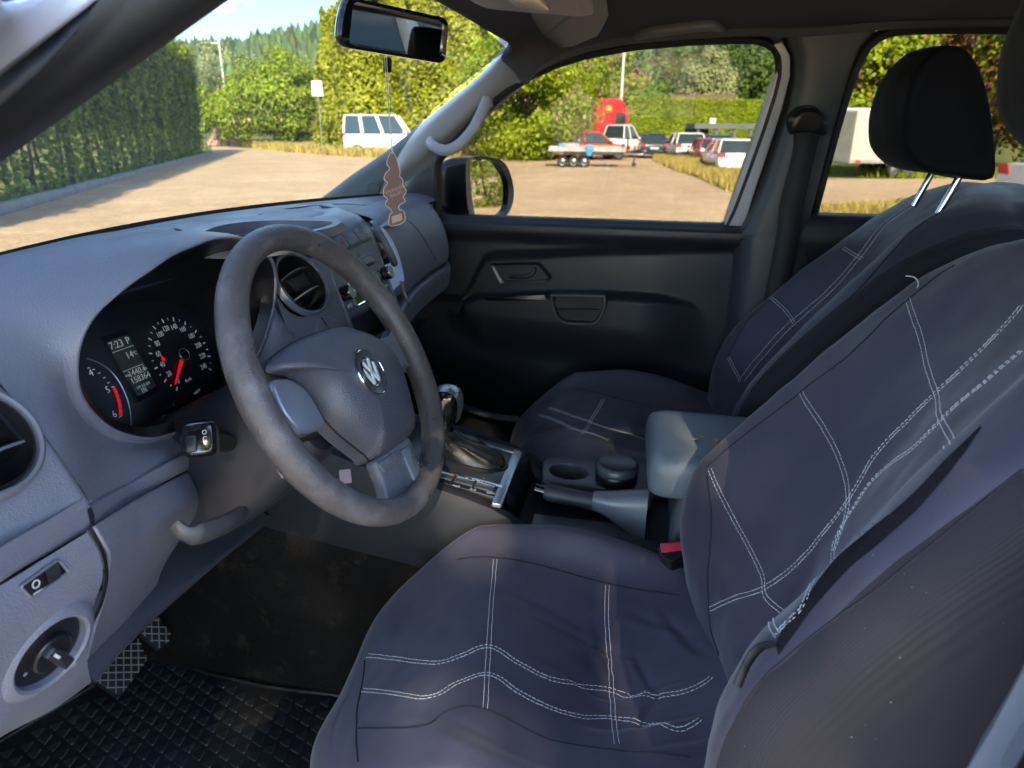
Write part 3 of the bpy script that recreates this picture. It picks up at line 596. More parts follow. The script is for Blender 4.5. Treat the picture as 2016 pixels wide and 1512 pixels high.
nd = [(hx+nv.x*.010+nq.x*.0028, hy+nv.y*.010+nq.y*.0028), (hx+nv.x*.010-nq.x*.0028, hy+nv.y*.010-nq.y*.0028), (ne[0]-nq.x*.0008, ne[1]-nq.y*.0008), (ne[0]+nq.x*.0008, ne[1]+nq.y*.0008)]
obj('needle', MB().prism(CF, nd, .004, .0055), REDL, ic, 0)
obj('needle_hub', MB().lathe(CF, (hx, hy), [(.0085, .001), (.0085, .006), (.0078, .0072), (.0001, .0072)], 28), BLACK, ic)
obj('hub_ring', MB().lathe(CF, (hx, hy), [(.0088, .0055), (.0091, .0068), (.0086, .0076), (.0081, .0068)], 28), SATIN, ic)
text('unit_text', 'km/h', CF, *cp(370, 748), .001, .0062, WHITE, ic)
wl = cp(320, 706); obj('warning_lamp', MB().prism(CF, [(wl[0]+q*.0017, wl[1]+p*.0017) for q, p in ((-1.2, -2), (1.2, -2), (1.8, 0), (.6, 1), (.5, 2.4), (-.5, 2.4), (-.6, 1), (-1.8, 0))], .0005, .0012), REDL, ic, 0)
# rev counter
tx, ty = cp(184, 800)
tx -= .012
for s, a in (('6', -22), ('5', 14), ('4', 50), ('3', 86)):
    A = R_(a); pass
for s, (x, y) in (('4', (178, 735)), ('5', (211, 768)), ('6', (224, 816))): text('rev_number', s, CF, *cp(x, y), .001, .0125, WHITE, ic)
arc = [cp(x, y) for x, y in ((222, 762), (227, 773), (231, 784), (234, 796), (236, 808), (236, 820))]
rr = spline([(a, b, 0) for a, b in arc], 26); rt = MB()
for i in range(25):
    d = (rr[i+1]-rr[i]).normalized(); q = Vector((-d.y, d.x, 0)); w = d.length*.0006; L2 = .0045 if i % 4 else .0055
    rt.add([CF.at(*(rr[i]+q*s*L2/2+d*e*w).xy, .0012) for s, e in ((-1, -1), (1, -1), (1, 1), (-1, 1))], [(0, 1, 2, 3)])
obj('red_line_ticks', rt, REDL, ic, 0, kind='stuff')
for x, y in ((173, 725), (183, 728), (194, 735), (204, 744), (212, 754), (220, 762), (235, 821)): a, b = cp(x, y); obj('rev_tick', MB().box((a, b, .0012), (.0035, .0010, .0003), CF), WHITE, ic, 0)
obj('dial_ring', MB().tube(spline([CF.at(*cp(x, y), .001) for x, y in ((170, 706), (192, 714), (217, 731), (238, 760), (252, 795), (257, 830), (254, 850))], 40), .0009, 6), SATIN, ic)
# trip buttons under the dials
bf = [(318, 812), (319, 803), (330, 794), (400, 757), (408, 757), (470, 742), (478, 752), (400, 780), (345, 812), (330, 818)]
obj('trip_button', MB().prism(CF, rnd(CF.hits([(318, 812), (322, 800), (371, 774), (378, 786), (335, 811)], .004), .002), .0005, .004, .001), BLACK, ic)
obj('trip_button', MB().prism(CF, rnd(CF.hits([(373, 773), (405, 757), (425, 755), (413, 770), (381, 785)], .004), .002), .0005, .004, .001), BLACK, ic)
text('button_text', '0.0/SET', CF, *CF.hit(388, 771, .004), .0042, .0048, WHITE, ic, rot=.12); text('button_text', '/', CF, *CF.hit(342, 797, .004), .0042, .005, WHITE, ic)
obj('cluster_lip', MB().tube(spline([CF.at(*CF.hit(x, y, .006), .004) for x, y in ((255, 858), (300, 845), (318, 832), (322, 820), (345, 815), (400, 784), (445, 762), (480, 756))], 40), .0022, 8), SATIN, ic)

# ---- end panel by the near door
def sect(X, dz=0., dy=0.): return [Vector((X, y+dy, z+dz)) for y, z in prof]
EV = Fr(P(-52, 868, 'Y', .145), (1, 0, 0), (-.05, -.80, .60))
ep = MB().grid(sink(surf(list(zip(*[sect(-.86, -.004, -.012), sect(-.80, 0, -.004), sect(-.74, 0, 0), sect(-.69, 0, 0), [p+Vector((0, -.001, 0)) for p in sect(-.669)], [p+Vector((0, .006, -.002)) for p in sect(-.6655)]])), 120, 90), EV, lambda a, b: a*a+b*b < .042**2, .09))
epo = obj('end_panel', ep, DASH, dash, 60)
obj('panel_joint', MB().tube([p + Vector((.0, .003, -.001)) for p in sect(SX+.0005)], .0016, 6), BLACK, bo)
# chamfered lower lip of both panels
c1 = [Vector((-.86, .085, 1.222)), P(0, 1112, 'X', -.762), P(100, 1050, 'X', -.71), P(172, 1004, 'X', -.669)]
c2 = [Vector((-.86, .09, 1.208)), P(0, 1147, 'X', -.762), P(100, 1088, 'X', -.71), P(172, 1044, 'X', -.669)]
obj('panel_lip', MB().grid(surf([[p+Vector((0, -.0, .012)) for p in c1], c1, c2, [p+Vector((0, .03, 0)) for p in c2]], 12, 14)), DASH, epo, 50)
d1 = [P(181, 1000, 'X', -.661), P(262, 955, 'X', -.575), P(345, 909, 'X', -.50), Vector((-.42, .195, 1.143))]
d2 = [P(184, 1032, 'X', -.661), P(262, 987, 'X', -.575), P(341, 940, 'X', -.50), Vector((-.42, .20, 1.12))]
obj('panel_lip', MB().grid(surf([[p+Vector((0, .004, .003)) for p in d1], d1, d2, [p+Vector((0, .03, 0)) for p in d2]], 12, 14)), DASH, bo, 50)
for cc_, pr_ in ((c2, epo), (d2, bo)): obj('panel_gap', MB().tube(spline([p + Vector((0, .004, -.003)) for p in cc_], 20), .0028, 6), DEEP, pr_)
# lower near panel with the switches
lp = G([[(-260, 1300, 'Y', .104), (0, 1153, 'Y', .104), (90, 1098, 'Y', .104), (171, 1048, 'Y', .105)],
        [(-260, 1340, 'Y', .1), (0, 1200, 'Y', .100), (100, 1135, 'Y', .100), (196, 1092, 'Y', .101)],
        [(-250, 1400, 'Y', .10), (0, 1260, 'Y', .103), (105, 1200, 'Y', .103), (201, 1142, 'Y', .105)],
        [(-230, 1470, 'Y', .115), (0, 1340, 'Y', .118), (110, 1270, 'Y', .118), (178, 1212, 'Y', .120)],
        [(-200, 1540, 'Y', .135), (0, 1420, 'Y', .140), (110, 1345, 'Y', .140), (172, 1300, 'Y', .142)],
        [(-200, 1580, 'Y', .18), (0, 1452, 'Y', .185), (105, 1396, 'Y', .185), (180, 1342, 'Y', .188)],
        [(-200, 1560, 'Y', .26), (0, 1440, 'Y', .26), (105, 1380, 'Y', .26), (180, 1330, 'Y', .26)]])
lpg = surf(lp, 130, 130); _b = MB().grid(lpg).bvh(); _a, _n = on(_b, 95, 1282); HF = Fr(_a + _n*.002, (1, 0, 0), (_n + Vector((-.10, -.15, .05))).normalized())
sink(lpg, HF, lambda a, b: a*a+b*b < .0325**2, .03, .04); lpm = MB().grid(lpg); lpo = obj('lower_panel', lpm, DASH, dash, 60)
LB = lpm.bvh()
kp = G([[(186, 1036, 'Y', .106), (230, 1008, 'Y', .118), (290, 972, 'Y', .140), (345, 941, 'Y', .166), (380, 925, 'Y', .19)],
        [(206, 1070, 'Y', .101), (245, 1048, 'Y', .112), (300, 1018, 'Y', .132), (367, 985, 'Y', .150), (395, 975, 'Y', .18)],
        [(217, 1094, 'Y', .103), (250, 1076, 'Y', .115), (305, 1046, 'Y', .135), (367, 1014, 'Y', .155), (390, 1010, 'Y', .19)],
        [(214, 1130, 'Y', .115), (245, 1120, 'Y', .13), (290, 1092, 'Y', .15), (348, 1052, 'Y', .175), (370, 1040, 'Y', .2)],
        [(206, 1180, 'Y', .135), (235, 1165, 'Y', .15), (270, 1140, 'Y', .17), (318, 1105, 'Y', .195), (340, 1085, 'Y', .22)],
        [(188, 1240, 'Y', .155), (215, 1215, 'Y', .17), (250, 1185, 'Y', .185), (296, 1140, 'Y', .215), (320, 1120, 'Y', .24)],
        [(172, 1300, 'Y', .175), (200, 1270, 'Y', .19), (235, 1235, 'Y', .205), (280, 1185, 'Y', .235), (310, 1150, 'Y', .26)]])
kpo = obj('knee_panel', MB().grid(surf(kp, 40, 30)), DASH, dash, 60, solid=.004)
obj('panel_joint', MB().tube(spline([P(x, y, 'Y', Y) for x, y, Y in ((176, 1040, .108), (200, 1080, .104), (209, 1115, .108), (208, 1150, .118), (196, 1195, .135), (176, 1235, .15))], 24), .0018, 6), BLACK, kpo)
us = G([[(180, 1335, 'Y', .205), (245, 1250, 'Y', .225), (300, 1190, 'Y', .245), (420, 1085, 'Y', .28), (520, 1010, 'Y', .30)],
        [(178, 1350, 'Y', .215), (255, 1268, 'Y', .235), (320, 1205, 'Y', .255), (440, 1100, 'Y', .27), (540, 1020, 'Y', .31)],
        [(165, 1345, 'Y', .30), (240, 1268, 'Y', .31), (310, 1200, 'Y', .33), (430, 1100, 'Y', .35), (530, 1020, 'Y', .38)]])
obj('lower_rail', MB().grid(surf([[p + Vector((0, .05, .03)) for p in us[0]]] + us, 16, 20)), mat('rail_plastic', (.05, .052, .068), .4), dash, 60)
# level switch
A_, n_ = on(LB, 85, 1140)
LF = Fr(A_, P(135, 1108, 'Y', .1)-P(40, 1163, 'Y', .1), n_)
sq = LF.hits([(34, 1155), (114, 1098), (137, 1126), (59, 1181)])
swb = obj('level_switch', MB().ring(LF, rnd(sq, .004), .0022, -.012, .0022, .001), DASH2, dash)
obj('switch_body', MB().prism(LF, rnd(scl(sq, .9), .003), -.008, .0005, .001), BLACK, swb)
c_ = LF.hit(88, 1138); wh = MB()
L2 = (Vector(sq[1])-Vector(sq[0])).length
wh.loft([[LF.at(c_[0]+x+(.15*L2), c_[1]+y, h) for y, h in [(.0088*math.cos(t), -.003+.0060*math.sin(t)) for t in np.linspace(0, math.pi, 14)]] for x in np.linspace(-.006, .006, 2)], False)
obj('thumb_wheel', wh, BLACK, swb, 60)
rb = MB()
for k in range(9):
    x = c_[0]+.15*L2-.0056+k*.0014; rb.tube([LF.at(x, c_[1]+.0088*math.cos(t), -.003+.0062*math.sin(t)) for t in np.linspace(.3, 2.8, 9)], .0005, 4)
obj('wheel_ribs', rb, RUB, swb)
c_ = LF.hit(76, 1146); obj('headlamp_symbol', MB().ring(LF, [(c_[0]-.003+.0035*math.cos(t), c_[1]+.0035*math.sin(t)) for t in np.linspace(0, 6.0, 14)], .0009, .0005, .0010), WHITE, swb, 0)
obj('headlamp_symbol', MB().box((c_[0]-.003, c_[1]-.0065, .001), (.008, .0009, .0004), LF).box((c_[0]-.003, c_[1]-.0085, .001), (.006, .0009, .0004), LF), WHITE, swb, 0)
# light switch dial
e = HF.hit(152, 1265); w_ = HF.hit(36, 1300)
R0 = .0375
lsd = obj('light_switch', MB().lathe(HF, (0, 0), [(.0312, -.010), (.0310, -.004), (.0300, -.003), (.0001, -.0025)], 48, cap=False), BLACK, dash)
obj('switch_bezel', MB().lathe(HF, (0, 0), [(.050, -.012), (.044, -.002), (.038, .003), (.0345, .0040), (.0320, .002), (.0308, -.006)], 48), DASH, lsd)
obj('rotary_ring', MB().lathe(HF, (0, 0), [(.0175, -.004), (.0172, .003), (.0155, .0045), (.0001, .0045)], 36), BLACK, lsd)
kd = Vector(HF.hit(128, 1300)) - Vector(HF.hit(70, 1265)); kd.normalize(); kq = Vector((-kd.y, kd.x))
ko = rnd([tuple(kd*a+kq*b) for a, b in ((-.016, -.0052), (.020, -.0058), (.020, .0058), (-.016, .0052))], .003)
obj('knob_grip', MB().prism(HF, ko, .003, .012, .003), mat('knob_plastic', (.02, .022, .03), .28), lsd)
obj('knob_mark', MB().prism(HF, [tuple(kd*a+kq*b) for a, b in ((-.012, -.0012), (-.003, -.0012), (-.003, .0012), (-.012, .0012))], .012, .0124), WHITE, lsd, 0)
for x, y, s in ((106, 1224, 'D'), (83, 1237, '-o-'), (58, 1258, 'o'), (56, 1333, '*'), (123, 1295, 'o')):
    a, b = HF.hit(x, y); text('switch_symbol', s, HF, a, b, .0125 if x == 123 else -.0028, .0085, GREY, lsd, rot=.3)
# round vents
def vent(name, fr, r, slats=2, curved=True, tilt=0.):
    v = obj(name, MB().lathe(fr, (0, 0), [(r*1.14, -.006), (r*1.13, .001), (r*1.08, .0035), (r*1.02, .0025), (r, -.001), (r*.985, -.004), (r*.95, -.0035), (r*.90, -.006), (r*.875, -.012)], 56), DASH2, dash, 50)
    obj('vent_ring', MB().lathe(fr, (0, 0), [(r*.975, -.004), (r*.96, .001), (r*.925, .002), (r*.90, -.002), (r*.88, -.012)], 56), BLACK, v, 50)
    obj('vent_well', MB().lathe(fr, (0, 0), [(r*.88, -.006), (r*.84, -.03), (r*.6, -.045), (.0001, -.05)], 40), DEEP, v)
    for k in range(slats):
        b = r*(.36-.72*k/(slats-1)); hw = math.sqrt(max(0, (r*.865)**2-b*b))
        L = []
        for s in np.linspace(-1, 1, 15):
            d = .010*(1-s*s); bb = b + r*.10*(1-s*s)*(1 if k == 0 else .4)
            L.append([fr.at(s*hw, bb+.0016, -.010+d*.5), fr.at(s*hw, bb+.0005, -.006+d*.5), fr.at(s*hw, bb-.0012, -.010+d*.5), fr.at(s*hw, bb-.004-tilt, -.030), fr.at(s*hw, bb-.0025-tilt, -.030)])
        obj('vent_slat', MB().loft(L, True, True, True), BLACK, v, 60).data; obj('slat_edge', MB().tube([(l[0]+l[2])/2 + fr.n*.003 for l in L], .0014, 6), DASH2, v)  # black slat bodies, paler edges: shade between the slats is in the colour
    for s in (-1, 1): obj('vent_rail', MB().box((s*r*.80, 0, -.012), (.003, r*.7, .008), fr), BLACK, v, 0)
    return v

vent('air_vent', EV, .044)


# ---- dash top pad (near edge .. tray .. far side)
xs_ = [-.665, -.58, -.48, -.385, -.29, -.22, -.14, -.05, .05, .14, .22, .32, .45, .58, .70, .76]
def zt(X): return 1.372 + .010*math.exp(-((X+.4)/.25)**2) - .02*max(0, X-.25)
rows = []
for f in (0, .12, .35, .6, .8, 1., 1.08):
    r = []
    for X in xs_:
        b = base(X) + Vector((0, -.012, -.002))
        fe = {(-1): Vector((X, .285, zt(X)+.018 if X < -.25 else zt(X)))}[-1]
        if X > .2: fe = Vector((X, .285, 1.362-.02*(X-.2)))
        r.append(b*(1-f) + fe*f + Vector((0, 0, .007*math.sin(math.pi*f))) if f <= 1 else fe + Vector((0, -.032, -.010)))
    rows.append(r)
TF = Fr((-.1, .22, 1.379), (1, 0, 0), (0, -.05, 1))
tpo = TF.hits([(392, 466), (420, 448), (470, 438), (530, 434), (590, 434), (640, 435), (656, 438), (640, 446), (600, 456), (560, 470), (500, 480), (430, 478)], .004)
tall_ = scl(TF.hits([(345, 468), (400, 443), (470, 432), (540, 428), (600, 428), (655, 431), (672, 436), (655, 447), (610, 458), (560, 480), (470, 488), (380, 484)], .003), 1.0)
tg = surf(rows, 130, 260); sink(tg, TF, lambda a, b: inpoly(tpo, a, b), .045, .04)
for r in tg:
    for i, p in enumerate(r):
        q = p - TF.o; a, b = q.dot(TF.u), q.dot(TF.v)
        if inpoly(tall_, a, b) and q.dot(TF.n) > -.004: r[i] = p - TF.n*(q.dot(TF.n)+.004)
top = MB().grid(tg)
obj('top_pad', top, DASH, dash, 180)
TB = top.bvh()
# storage tray: raised bezel with sunken well
TF = Fr((-.1, .22, 1.379), (1, 0, 0), (0, -.05, 1))
tb = [(345, 468), (400, 443), (470, 432), (540, 428), (600, 428), (655, 431), (672, 436), (655, 447), (610, 458), (560, 480), (470, 488), (380, 484)]
to = spline(TF.hits(tb, .003), 80, True)
ti = match(to, spline(TF.hits([(392, 466), (420, 448), (470, 438), (530, 434), (590, 434), (640, 435), (656, 438), (640, 446), (600, 456), (560, 470), (500, 480), (430, 478)], .004), 80, True))
tr = obj('storage_tray', MB().loft([[TF.at(a, b, h) for a, b in q] for q, h in ((scl(to, 1.06), -.009), (scl(to, 1.05), -.004), (scl(to, 1.02), .001), (to, .0035), (scl(to, .985), .0035), (ti, .004), (scl(ti, .98), -.002), (scl(ti, .95), -.013), (scl(ti, .1), -.014))], True, False, True), DASH2, dash, 50)
# band between the pad and the centre stack, above the buttons
def stk(x, y, h=0.): return ST.at(*ST.hit(x, y, h), h)
ST = Fr((0, .146, 1.274), (1, 0, 0), (0, -.90, .30))
ST = Fr((0, .148, 1.274), (1, 0, 0), Vector((1, 0, 0)).cross(Vector((0, .050, .150))))
fc = []
for X in (-.215, -.19, -.15, -.10, -.05, 0, .05, .10, .128, .15, .19, .225):
    bulge = 0 if abs(X) < .1 else (abs(X)-.1)*.30
    if X > .12: bulge += (X-.12)*.9
    col = [(.285, 1.366), (.24, 1.378), (.205, 1.376), (.183, 1.362), (.166, 1.335), (.148, 1.274), (.130, 1.21), (.112, 1.155), (.10, 1.11), (.13, 1.06)]
    fc.append([Vector((X, y + bulge*(1 if 1 < i < 8 else .5), z)) for i, (y, z) in enumerate(col)])
SFL = Fr((0, 0, 0), (1, .16, 0), (-.16, -.86, .50)); SFL.o = P(595, 557, 'X', -.168); SFR = Fr(P(757, 479, 'X', .172), (1, .75, 0), (.50, -.78, .42))
TF = Fr((-.1, .22, 1.379), (1, 0, 0), (0, -.05, 1))
def traysink(g):
    sink(g, TF, lambda a, b: inpoly(tpo, a, b), .045, .04)
    for r in g:
        for i, p in enumerate(r):
            q = p - TF.o; a, b = q.dot(TF.u), q.dot(TF.v)
            if q.dot(TF.n) > -.004 and inpoly(tall_, a, b): r[i] = p - TF.n*(q.dot(TF.n)+.004)
tpo = TF.hits([(392, 466), (420, 448), (470, 438), (530, 434), (590, 434), (640, 435), (656, 438), (640, 446), (600, 456), (560, 470), (500, 480), (430, 478)], .004)
tall_ = TF.hits([(345, 468), (400, 443), (470, 432), (540, 428), (600, 428), (655, 431), (672, 436), (655, 447), (610, 458), (560, 480), (470, 488), (380, 484)], .003)
fg = surf(fc, 190, 240); traysink(fg); sink(fg, SFL, lambda a, b: a*a+b*b < .0435**2, .08, .03); sink(fg, SFR, lambda a, b: a*a+b*b < .041**2, .08, .04); sink(fg, ST, lambda a, b: abs(a) < .081 and abs(b+.073) < .021, .05, .03)
fcm = MB().grid(fg); fco = obj('centre_stack', fcm, DASH2, dash, 180)
FB = fcm.bvh()
vent('air_vent', SFL, .0455); vent('air_vent', SFR, .043)
def dec(pts, h0=-.002, h1=.0015, bev=.0006, name='x', m=DASH2, par=None, r=.002, fr=None):
    f = fr or ST; return obj(name, MB().prism(f, rnd(f.hits(pts, h1), r, 3) if r else f.hits(pts, h1), h0, h1, bev), m, par)
# button row
BT = Fr(on(FB, 690, 468, .0)[0], (1, 0, 0), Vector((1, 0, 0)).cross(Vector((0, .034, .055))))
bb = [((650, 470), (671, 461), (690, 484), (672, 492)), ((672, 460), (692, 453), (712, 476), (691, 483)), ((693, 452), (709, 447), (729, 468), (713, 475))]
bz = BT.hits([(644, 472), (710, 444), (734, 470), (676, 497)], .001)
brw = obj('button_row', MB().prism(BT, rnd(bz, .004), -.006, .0008, .0004), BLACK, dash)
for i, q in enumerate(bb): obj('button', MB().prism(BT, rnd(scl(BT.hits(q, .003), .96), .0015), .0, .0032, .0009), DASH2, brw)
a, b = BT.hit(674, 475, .0034); obj('hazard_triangle', MB().ring(BT, [(a-.006, b-.005), (a+.006, b-.005), (a, b+.006)], .0016, .003, .0040), mat('hazard_red', (.5, .05, .05), .4), brw, 0)
# radio bezel
bzl = poly(rnd([(-.098, -.118), (.098, -.118), (.100, .040), (-.100, .040)], .014, 5), 90)
rb_ = obj('stack_bezel', MB().ring(ST, bzl, .0035, -.006, .0035, .0012), DASH, dash)
obj('radio', MB().prism(ST, rnd([(-.092, -.040), (.092, -.040), (.092, .036), (-.092, .036)], .006), -.006, .002, .001), DASH2, dash, label='grey radio face with disc slot and silver-edged display')
ro = [o for o in COL.objects if o.name.startswith('radio')][-1]
obj('disc_slot', MB().prism(ST, rect(0, .022, .128, .0055, .002), .0005, .0026), DEEP, ro, 0); obj('eject_button', MB().prism(ST, rect(.078, .022, .014, .0065, .0015), .001, .0036, .0006), DASH2, ro)
obj('display_surround', MB().ring(ST, rnd([(-.060, -.034), (.060, -.034), (.068, .008), (-.068, .008)], .005), .004, .001, .0055, .0012), CHROME, ro)
obj('display', MB().prism(ST, rect(0, -.013, .098, .032, .003), .001, .003), GLOSS, ro)
for sx in (-1, 1):
    kn = obj('radio_knob', MB().lathe(ST, (sx*.0845, -.004), [(.0125, .001), (.0122, .016), (.0112, .0185), (.0098, .0188)], 32), GLOSS, ro)
    obj('knob_cap', MB().lathe(ST, (sx*.0845, -.004), [(.0112, .0186), (.0105, .0196), (.0088, .0196), (.0084, .0187), (.0001, .0187)], 32), SILV, kn)
    for k in range(3): obj('radio_button', MB().prism(ST, rect(sx*.079, -.026+0*k, .014, .006, .001), .001, .0032, .0005), SILV if k == 0 else DASH2, ro) if k == 0 else None
# pocket and climate strip
def pocket(fr, o, depth, m1, m2, name, par):
    b = obj(name, MB().loft([[fr.at(a, c, h) for a, c in q] for q, h in ((scl(o, 1.06), .0005), (scl(o, 1.04), .003), (o, .003), (scl(o, .98), .0))]), m1, par)
    obj(name + '_well', MB().loft([[fr.at(a, c, h) for a, c in q] for q, h in ((o, .0032), (scl(o, .97), -depth*.3), (scl(o, .9), -depth))], True, False, True), m2, b); return b
# wells sit proud-edged on the stack face
obj('storage_pocket', MB().loft([[ST.at(a, c, h) for a, c in q] for q, h in ((rect(0, -.072, .178, .056, .006), .001), (rect(0, -.072, .172, .050, .005), .0036), (rect(0, -.072, .164, .043, .004), .0025), (rect(0, -.073, .158, .038, .004), -.04))], True, False, True), DEEP, dash)
obj('climate_panel', MB().prism(ST, rnd([(-.09, -.150), (.09, -.150), (.09, -.122), (-.09, -.122)], .004), -.004, .004, .001), DASH, dash)
# side speaker-like oval covers
A_, n_ = on(FB, 645, 648); obj('round_cover', MB().lathe(Fr(A_, (1, 0, 0), n_), (0, 0), [(.0245, -.001), (.0245, .0016), (.023, .0024), (.022, .0014), (.0001, .0016)], 36), DASH2, dash)
A_, n_ = P(796, 578, 'X', .135), Vector((.45, -.85, .25)); obj('round_cover', MB().lathe(Fr(A_, (1, 0, 0), n_), (0, 0), [(.0245, -.001), (.0245, .0016), (.023, .0024), (.022, .0014), (.0001, .0016)], 36), DASH2, dash)
obj('stack_joint', MB().tube(spline([on(FB, x, y, .0006)[0] for x, y in ((612, 598), (630, 622), (652, 655), (668, 680)) if on(FB, x, y)], 20), .0009, 5), BLACK, dash) if all(on(FB, x, y) for x, y in ((612, 598), (668, 680))) else None
# ---- far side of the dash: airbag cover, glove box
pz = []
for X, y0, dz in ((.215, .155, 0), (.28, .165, 0), (.38, .178, 0), (.50, .185, 0), (.60, .188, -.002), (.66, .20, -.006), (.70, .216, -.01), (.735, .24, -.02), (.755, .28, -.03)):
    pz.append([Vector((X, y0+a, z+dz)) for a, z in ((.14, 1.358), (.10, 1.362), (.06, 1.352), (.03, 1.325), (.012, 1.29), (.002, 1.25), (0, 1.215), (.006, 1.200), (.02, 1.196))])
SFE = Fr(P(842, 441, 'X', .672), (1, .45, .0), (.22, -.86, .45))
pm = MB().grid(sink(surf(pz, 150, 110), SFE, lambda a, b: a*a+b*b < .034**2, .075, .05)); vent('air_vent', SFE, .037); pmo = obj('airbag_cover', pm, DASH, dash, 180)
gz = []
for X, y0, dz in ((.10, .135, -.01), (.215, .148, 0), (.28, .160, 0), (.38, .173, 0), (.50, .180, 0), (.60, .184, 0), (.66, .196, -.002), (.70, .212, -.004), (.74, .24, -.008)):
    gz.append([Vector((X, y0+a, z+dz)) for a, z in ((.05, 1.192), (.010, 1.190), (.0, 1.182), (.002, 1.15), (.008, 1.13), (.03, 1.115), (.10, 1.06), (.25, 1.0))])
gm = MB().grid(surf(gz, 50, 36)); gmo = obj('glove_box', gm, DASH, dash, 180)
PB, GB = pm.bvh(), gm.bvh()
obj('glove_gap', MB().tube(spline([Vector((X, y0+.010, 1.196+dz)) for X, y0, dz in ((.215, .158, -.001), (.28, .166, -.001), (.38, .179, -.001), (.50, .186, -.001), (.60, .189, -.002), (.66, .201, -.004), (.70, .217, -.006), (.74, .25, -.012))], 40), .0065, 6), DEEP, dash)
def scribe(bv, pts, r, par, m=BLACK, n=24, name='panel_joint', off=0.0):
    q = [on(bv, x, y, off) for x, y in pts]; q = [a[0] for a in q if a]
    if len(q) > 1: obj(name, MB().tube(spline(q, n), r, 5), m, par)
scribe(PB, ((800, 432), (820, 450), (840, 480), (858, 512), (866, 528)), .0011, pmo)
scribe(GB, ((868, 542), (874, 556)), .0011, gmo)
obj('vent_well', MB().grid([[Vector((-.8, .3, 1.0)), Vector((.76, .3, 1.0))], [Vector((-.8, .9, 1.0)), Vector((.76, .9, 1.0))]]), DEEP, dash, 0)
obj('dash_end', MB().fan([Vector((.757, .27, 1.33)), Vector((.757, .22, 1.2)), Vector((.757, .5, 1.0)), Vector((.757, .6, 1.3))]), DASH, dash, 0)
scribe(TB, ((510, 423), (560, 412), (620, 405), (680, 402), (730, 406)), .0012, dash)
for xa, xb, rws in ((-.22, .16, ((.262, 1.350), (.29, 1.352), (.32, 1.350))), (.10, .34, ((.19, 1.340), (.24, 1.347), (.31, 1.352)))):
    obj('under_strip', MB().grid([[Vector((x, y, z)) for x in (xa, xb)] for y, z in rws]), DASH, dash, 0)
obj('under_pad', MB().grid([[Vector((x, y, z)) for x in (-.6, 0, .4, .73)] for y, z in ((.255, 1.340), (.30, 1.342), (.45, 1.338))]), DASH, dash, 0)
# ---- steering column
COLM = mat('column_plastic', (.024, .025, .034), .42, grain=.3, gscale=600, gd=.0004, var=.08)
CA = Vector((0, math.cos(R_(28.4)), -math.sin(R_(28.4))))
hub0 = Vector((-.38, 0, 1.25)); colu = obj('column_shroud', MB().loft([[hub0 + CA*d + Vector((1, 0, 0))*a + Vector((0, .476, .88))*b for a, b in cs(40, w, h, 0, oy, 3.5)] for d, w, h, oy in ((.055, .045, .045, -.01), (.06, .058, .058, -.014), (.10, .068, .068, -.020), (.16, .075, .078, -.028), (.22, .078, .085, -.032), (.30, .078, .085, -.032))], True, True, False), COLM, dash, 50)
obj('tilt_lever', MB().tube(spline([P(x, y, 'Y', Y) for x, y, Y in ((345, 1035, .10), (365, 1050, .09), (400, 1048, .085), (450, 1028, .085), (478, 1010, .10))], 24), [.006]*4+[.009]*16+[.006]*4, 10, flat=1.5, up=(0, -.5, 1)), DARK, colu)
sk = obj('indicator_stalk', MB().tube([P(452, 872, 'X', -.455), P(425, 868, 'X', -.475), P(408, 864, 'X', -.49)], [.010, .013, .015], 16), BLACK, colu)
SKF = Fr(P(388, 862, 'X', -.515), (.3, -.05, -.5), (-.85, -.48, .15)); SKF = Fr(P(388, 862, 'X', -.515), (.25, -.9, .1), (-.78, -.30, .5))
kb = obj('stalk_head', MB().loft([[SKF.at(a, b, h) for a, b in rnd(rect(0, 0, w, w*1.05), w*.3, 4)] for w, h in ((.020, -.035), (.034, -.024), (.038, -.012), (.037, -.004), (.032, .0005), (.030, .001))], True, False, True), GLOSS, colu, 60)
obj('rocker_switch', MB().prism(SKF, rect(-.006, -.006, .012, .018, .003), .0, .004, .002), BLACK, kb)
text('stalk_symbol', 'O\nC\n*', SKF, .008, -.002, .0012, .007, WHITE, kb, sx=.9)
0 or obj('card_tag', MB().prism(Fr(P(680, 938, 'X', -.30), (.3, -1, .1), (-.9, -.3, .3)), rect(0, 0, .016, .020, .002), 0, .001), SKYBL, colu, 0)

# ================================================================== STEERING WHEEL
sw = thing('steering_wheel', hub0, 'worn dark leather steering wheel with grey spokes and round chrome badge', 'steering wheel')
WN = Vector((0, -math.cos(R_(28.4)), math.sin(R_(28.4)))); SWF = Fr(hub0, (1, 0, 0), WN)
NT, NS = 128, 28; L = []
for i in range(NT+1):
    t = 2*math.pi*i/NT; c, s = math.cos(t), math.sin(t); row = []
    rr_ = .0160 + .0008*math.cos(2*t)
    for j in range(NS):
        q = 2*math.pi*j/NS; a = .1748 + rr_*math.cos(q); h = rr_*1.06*math.sin(q)
        row.append(SWF.at(a*c, a*s, h))
    L.append(row)
rimo = obj('rim', MB().loft(L), RIM, sw, 180)
pad = [(527, 730), (541, 701), (587, 670), (653, 647), (687, 651), (728, 668), (762, 698), (780, 735), (795, 785), (807, 840), (800, 862), (741, 905), (722, 893), (670, 851), (637, 813), (620, 784), (595, 759), (566, 740)]
po = spline(SWF.hits(pad, -.012), 96, True)
logo = SWF.hit(729, 733, .026)
def toward(o, k, c): return [(c[0]+(a-c[0])*k, c[1]+(b-c[1])*k) for a, b in o]
cc = (logo[0]-.006, logo[1]-.004)
obj('pad_seam', MB().tube([SWF.at(a, b, -.016) for a, b in po], .0014, 6, closed=True), DEEP, sw)
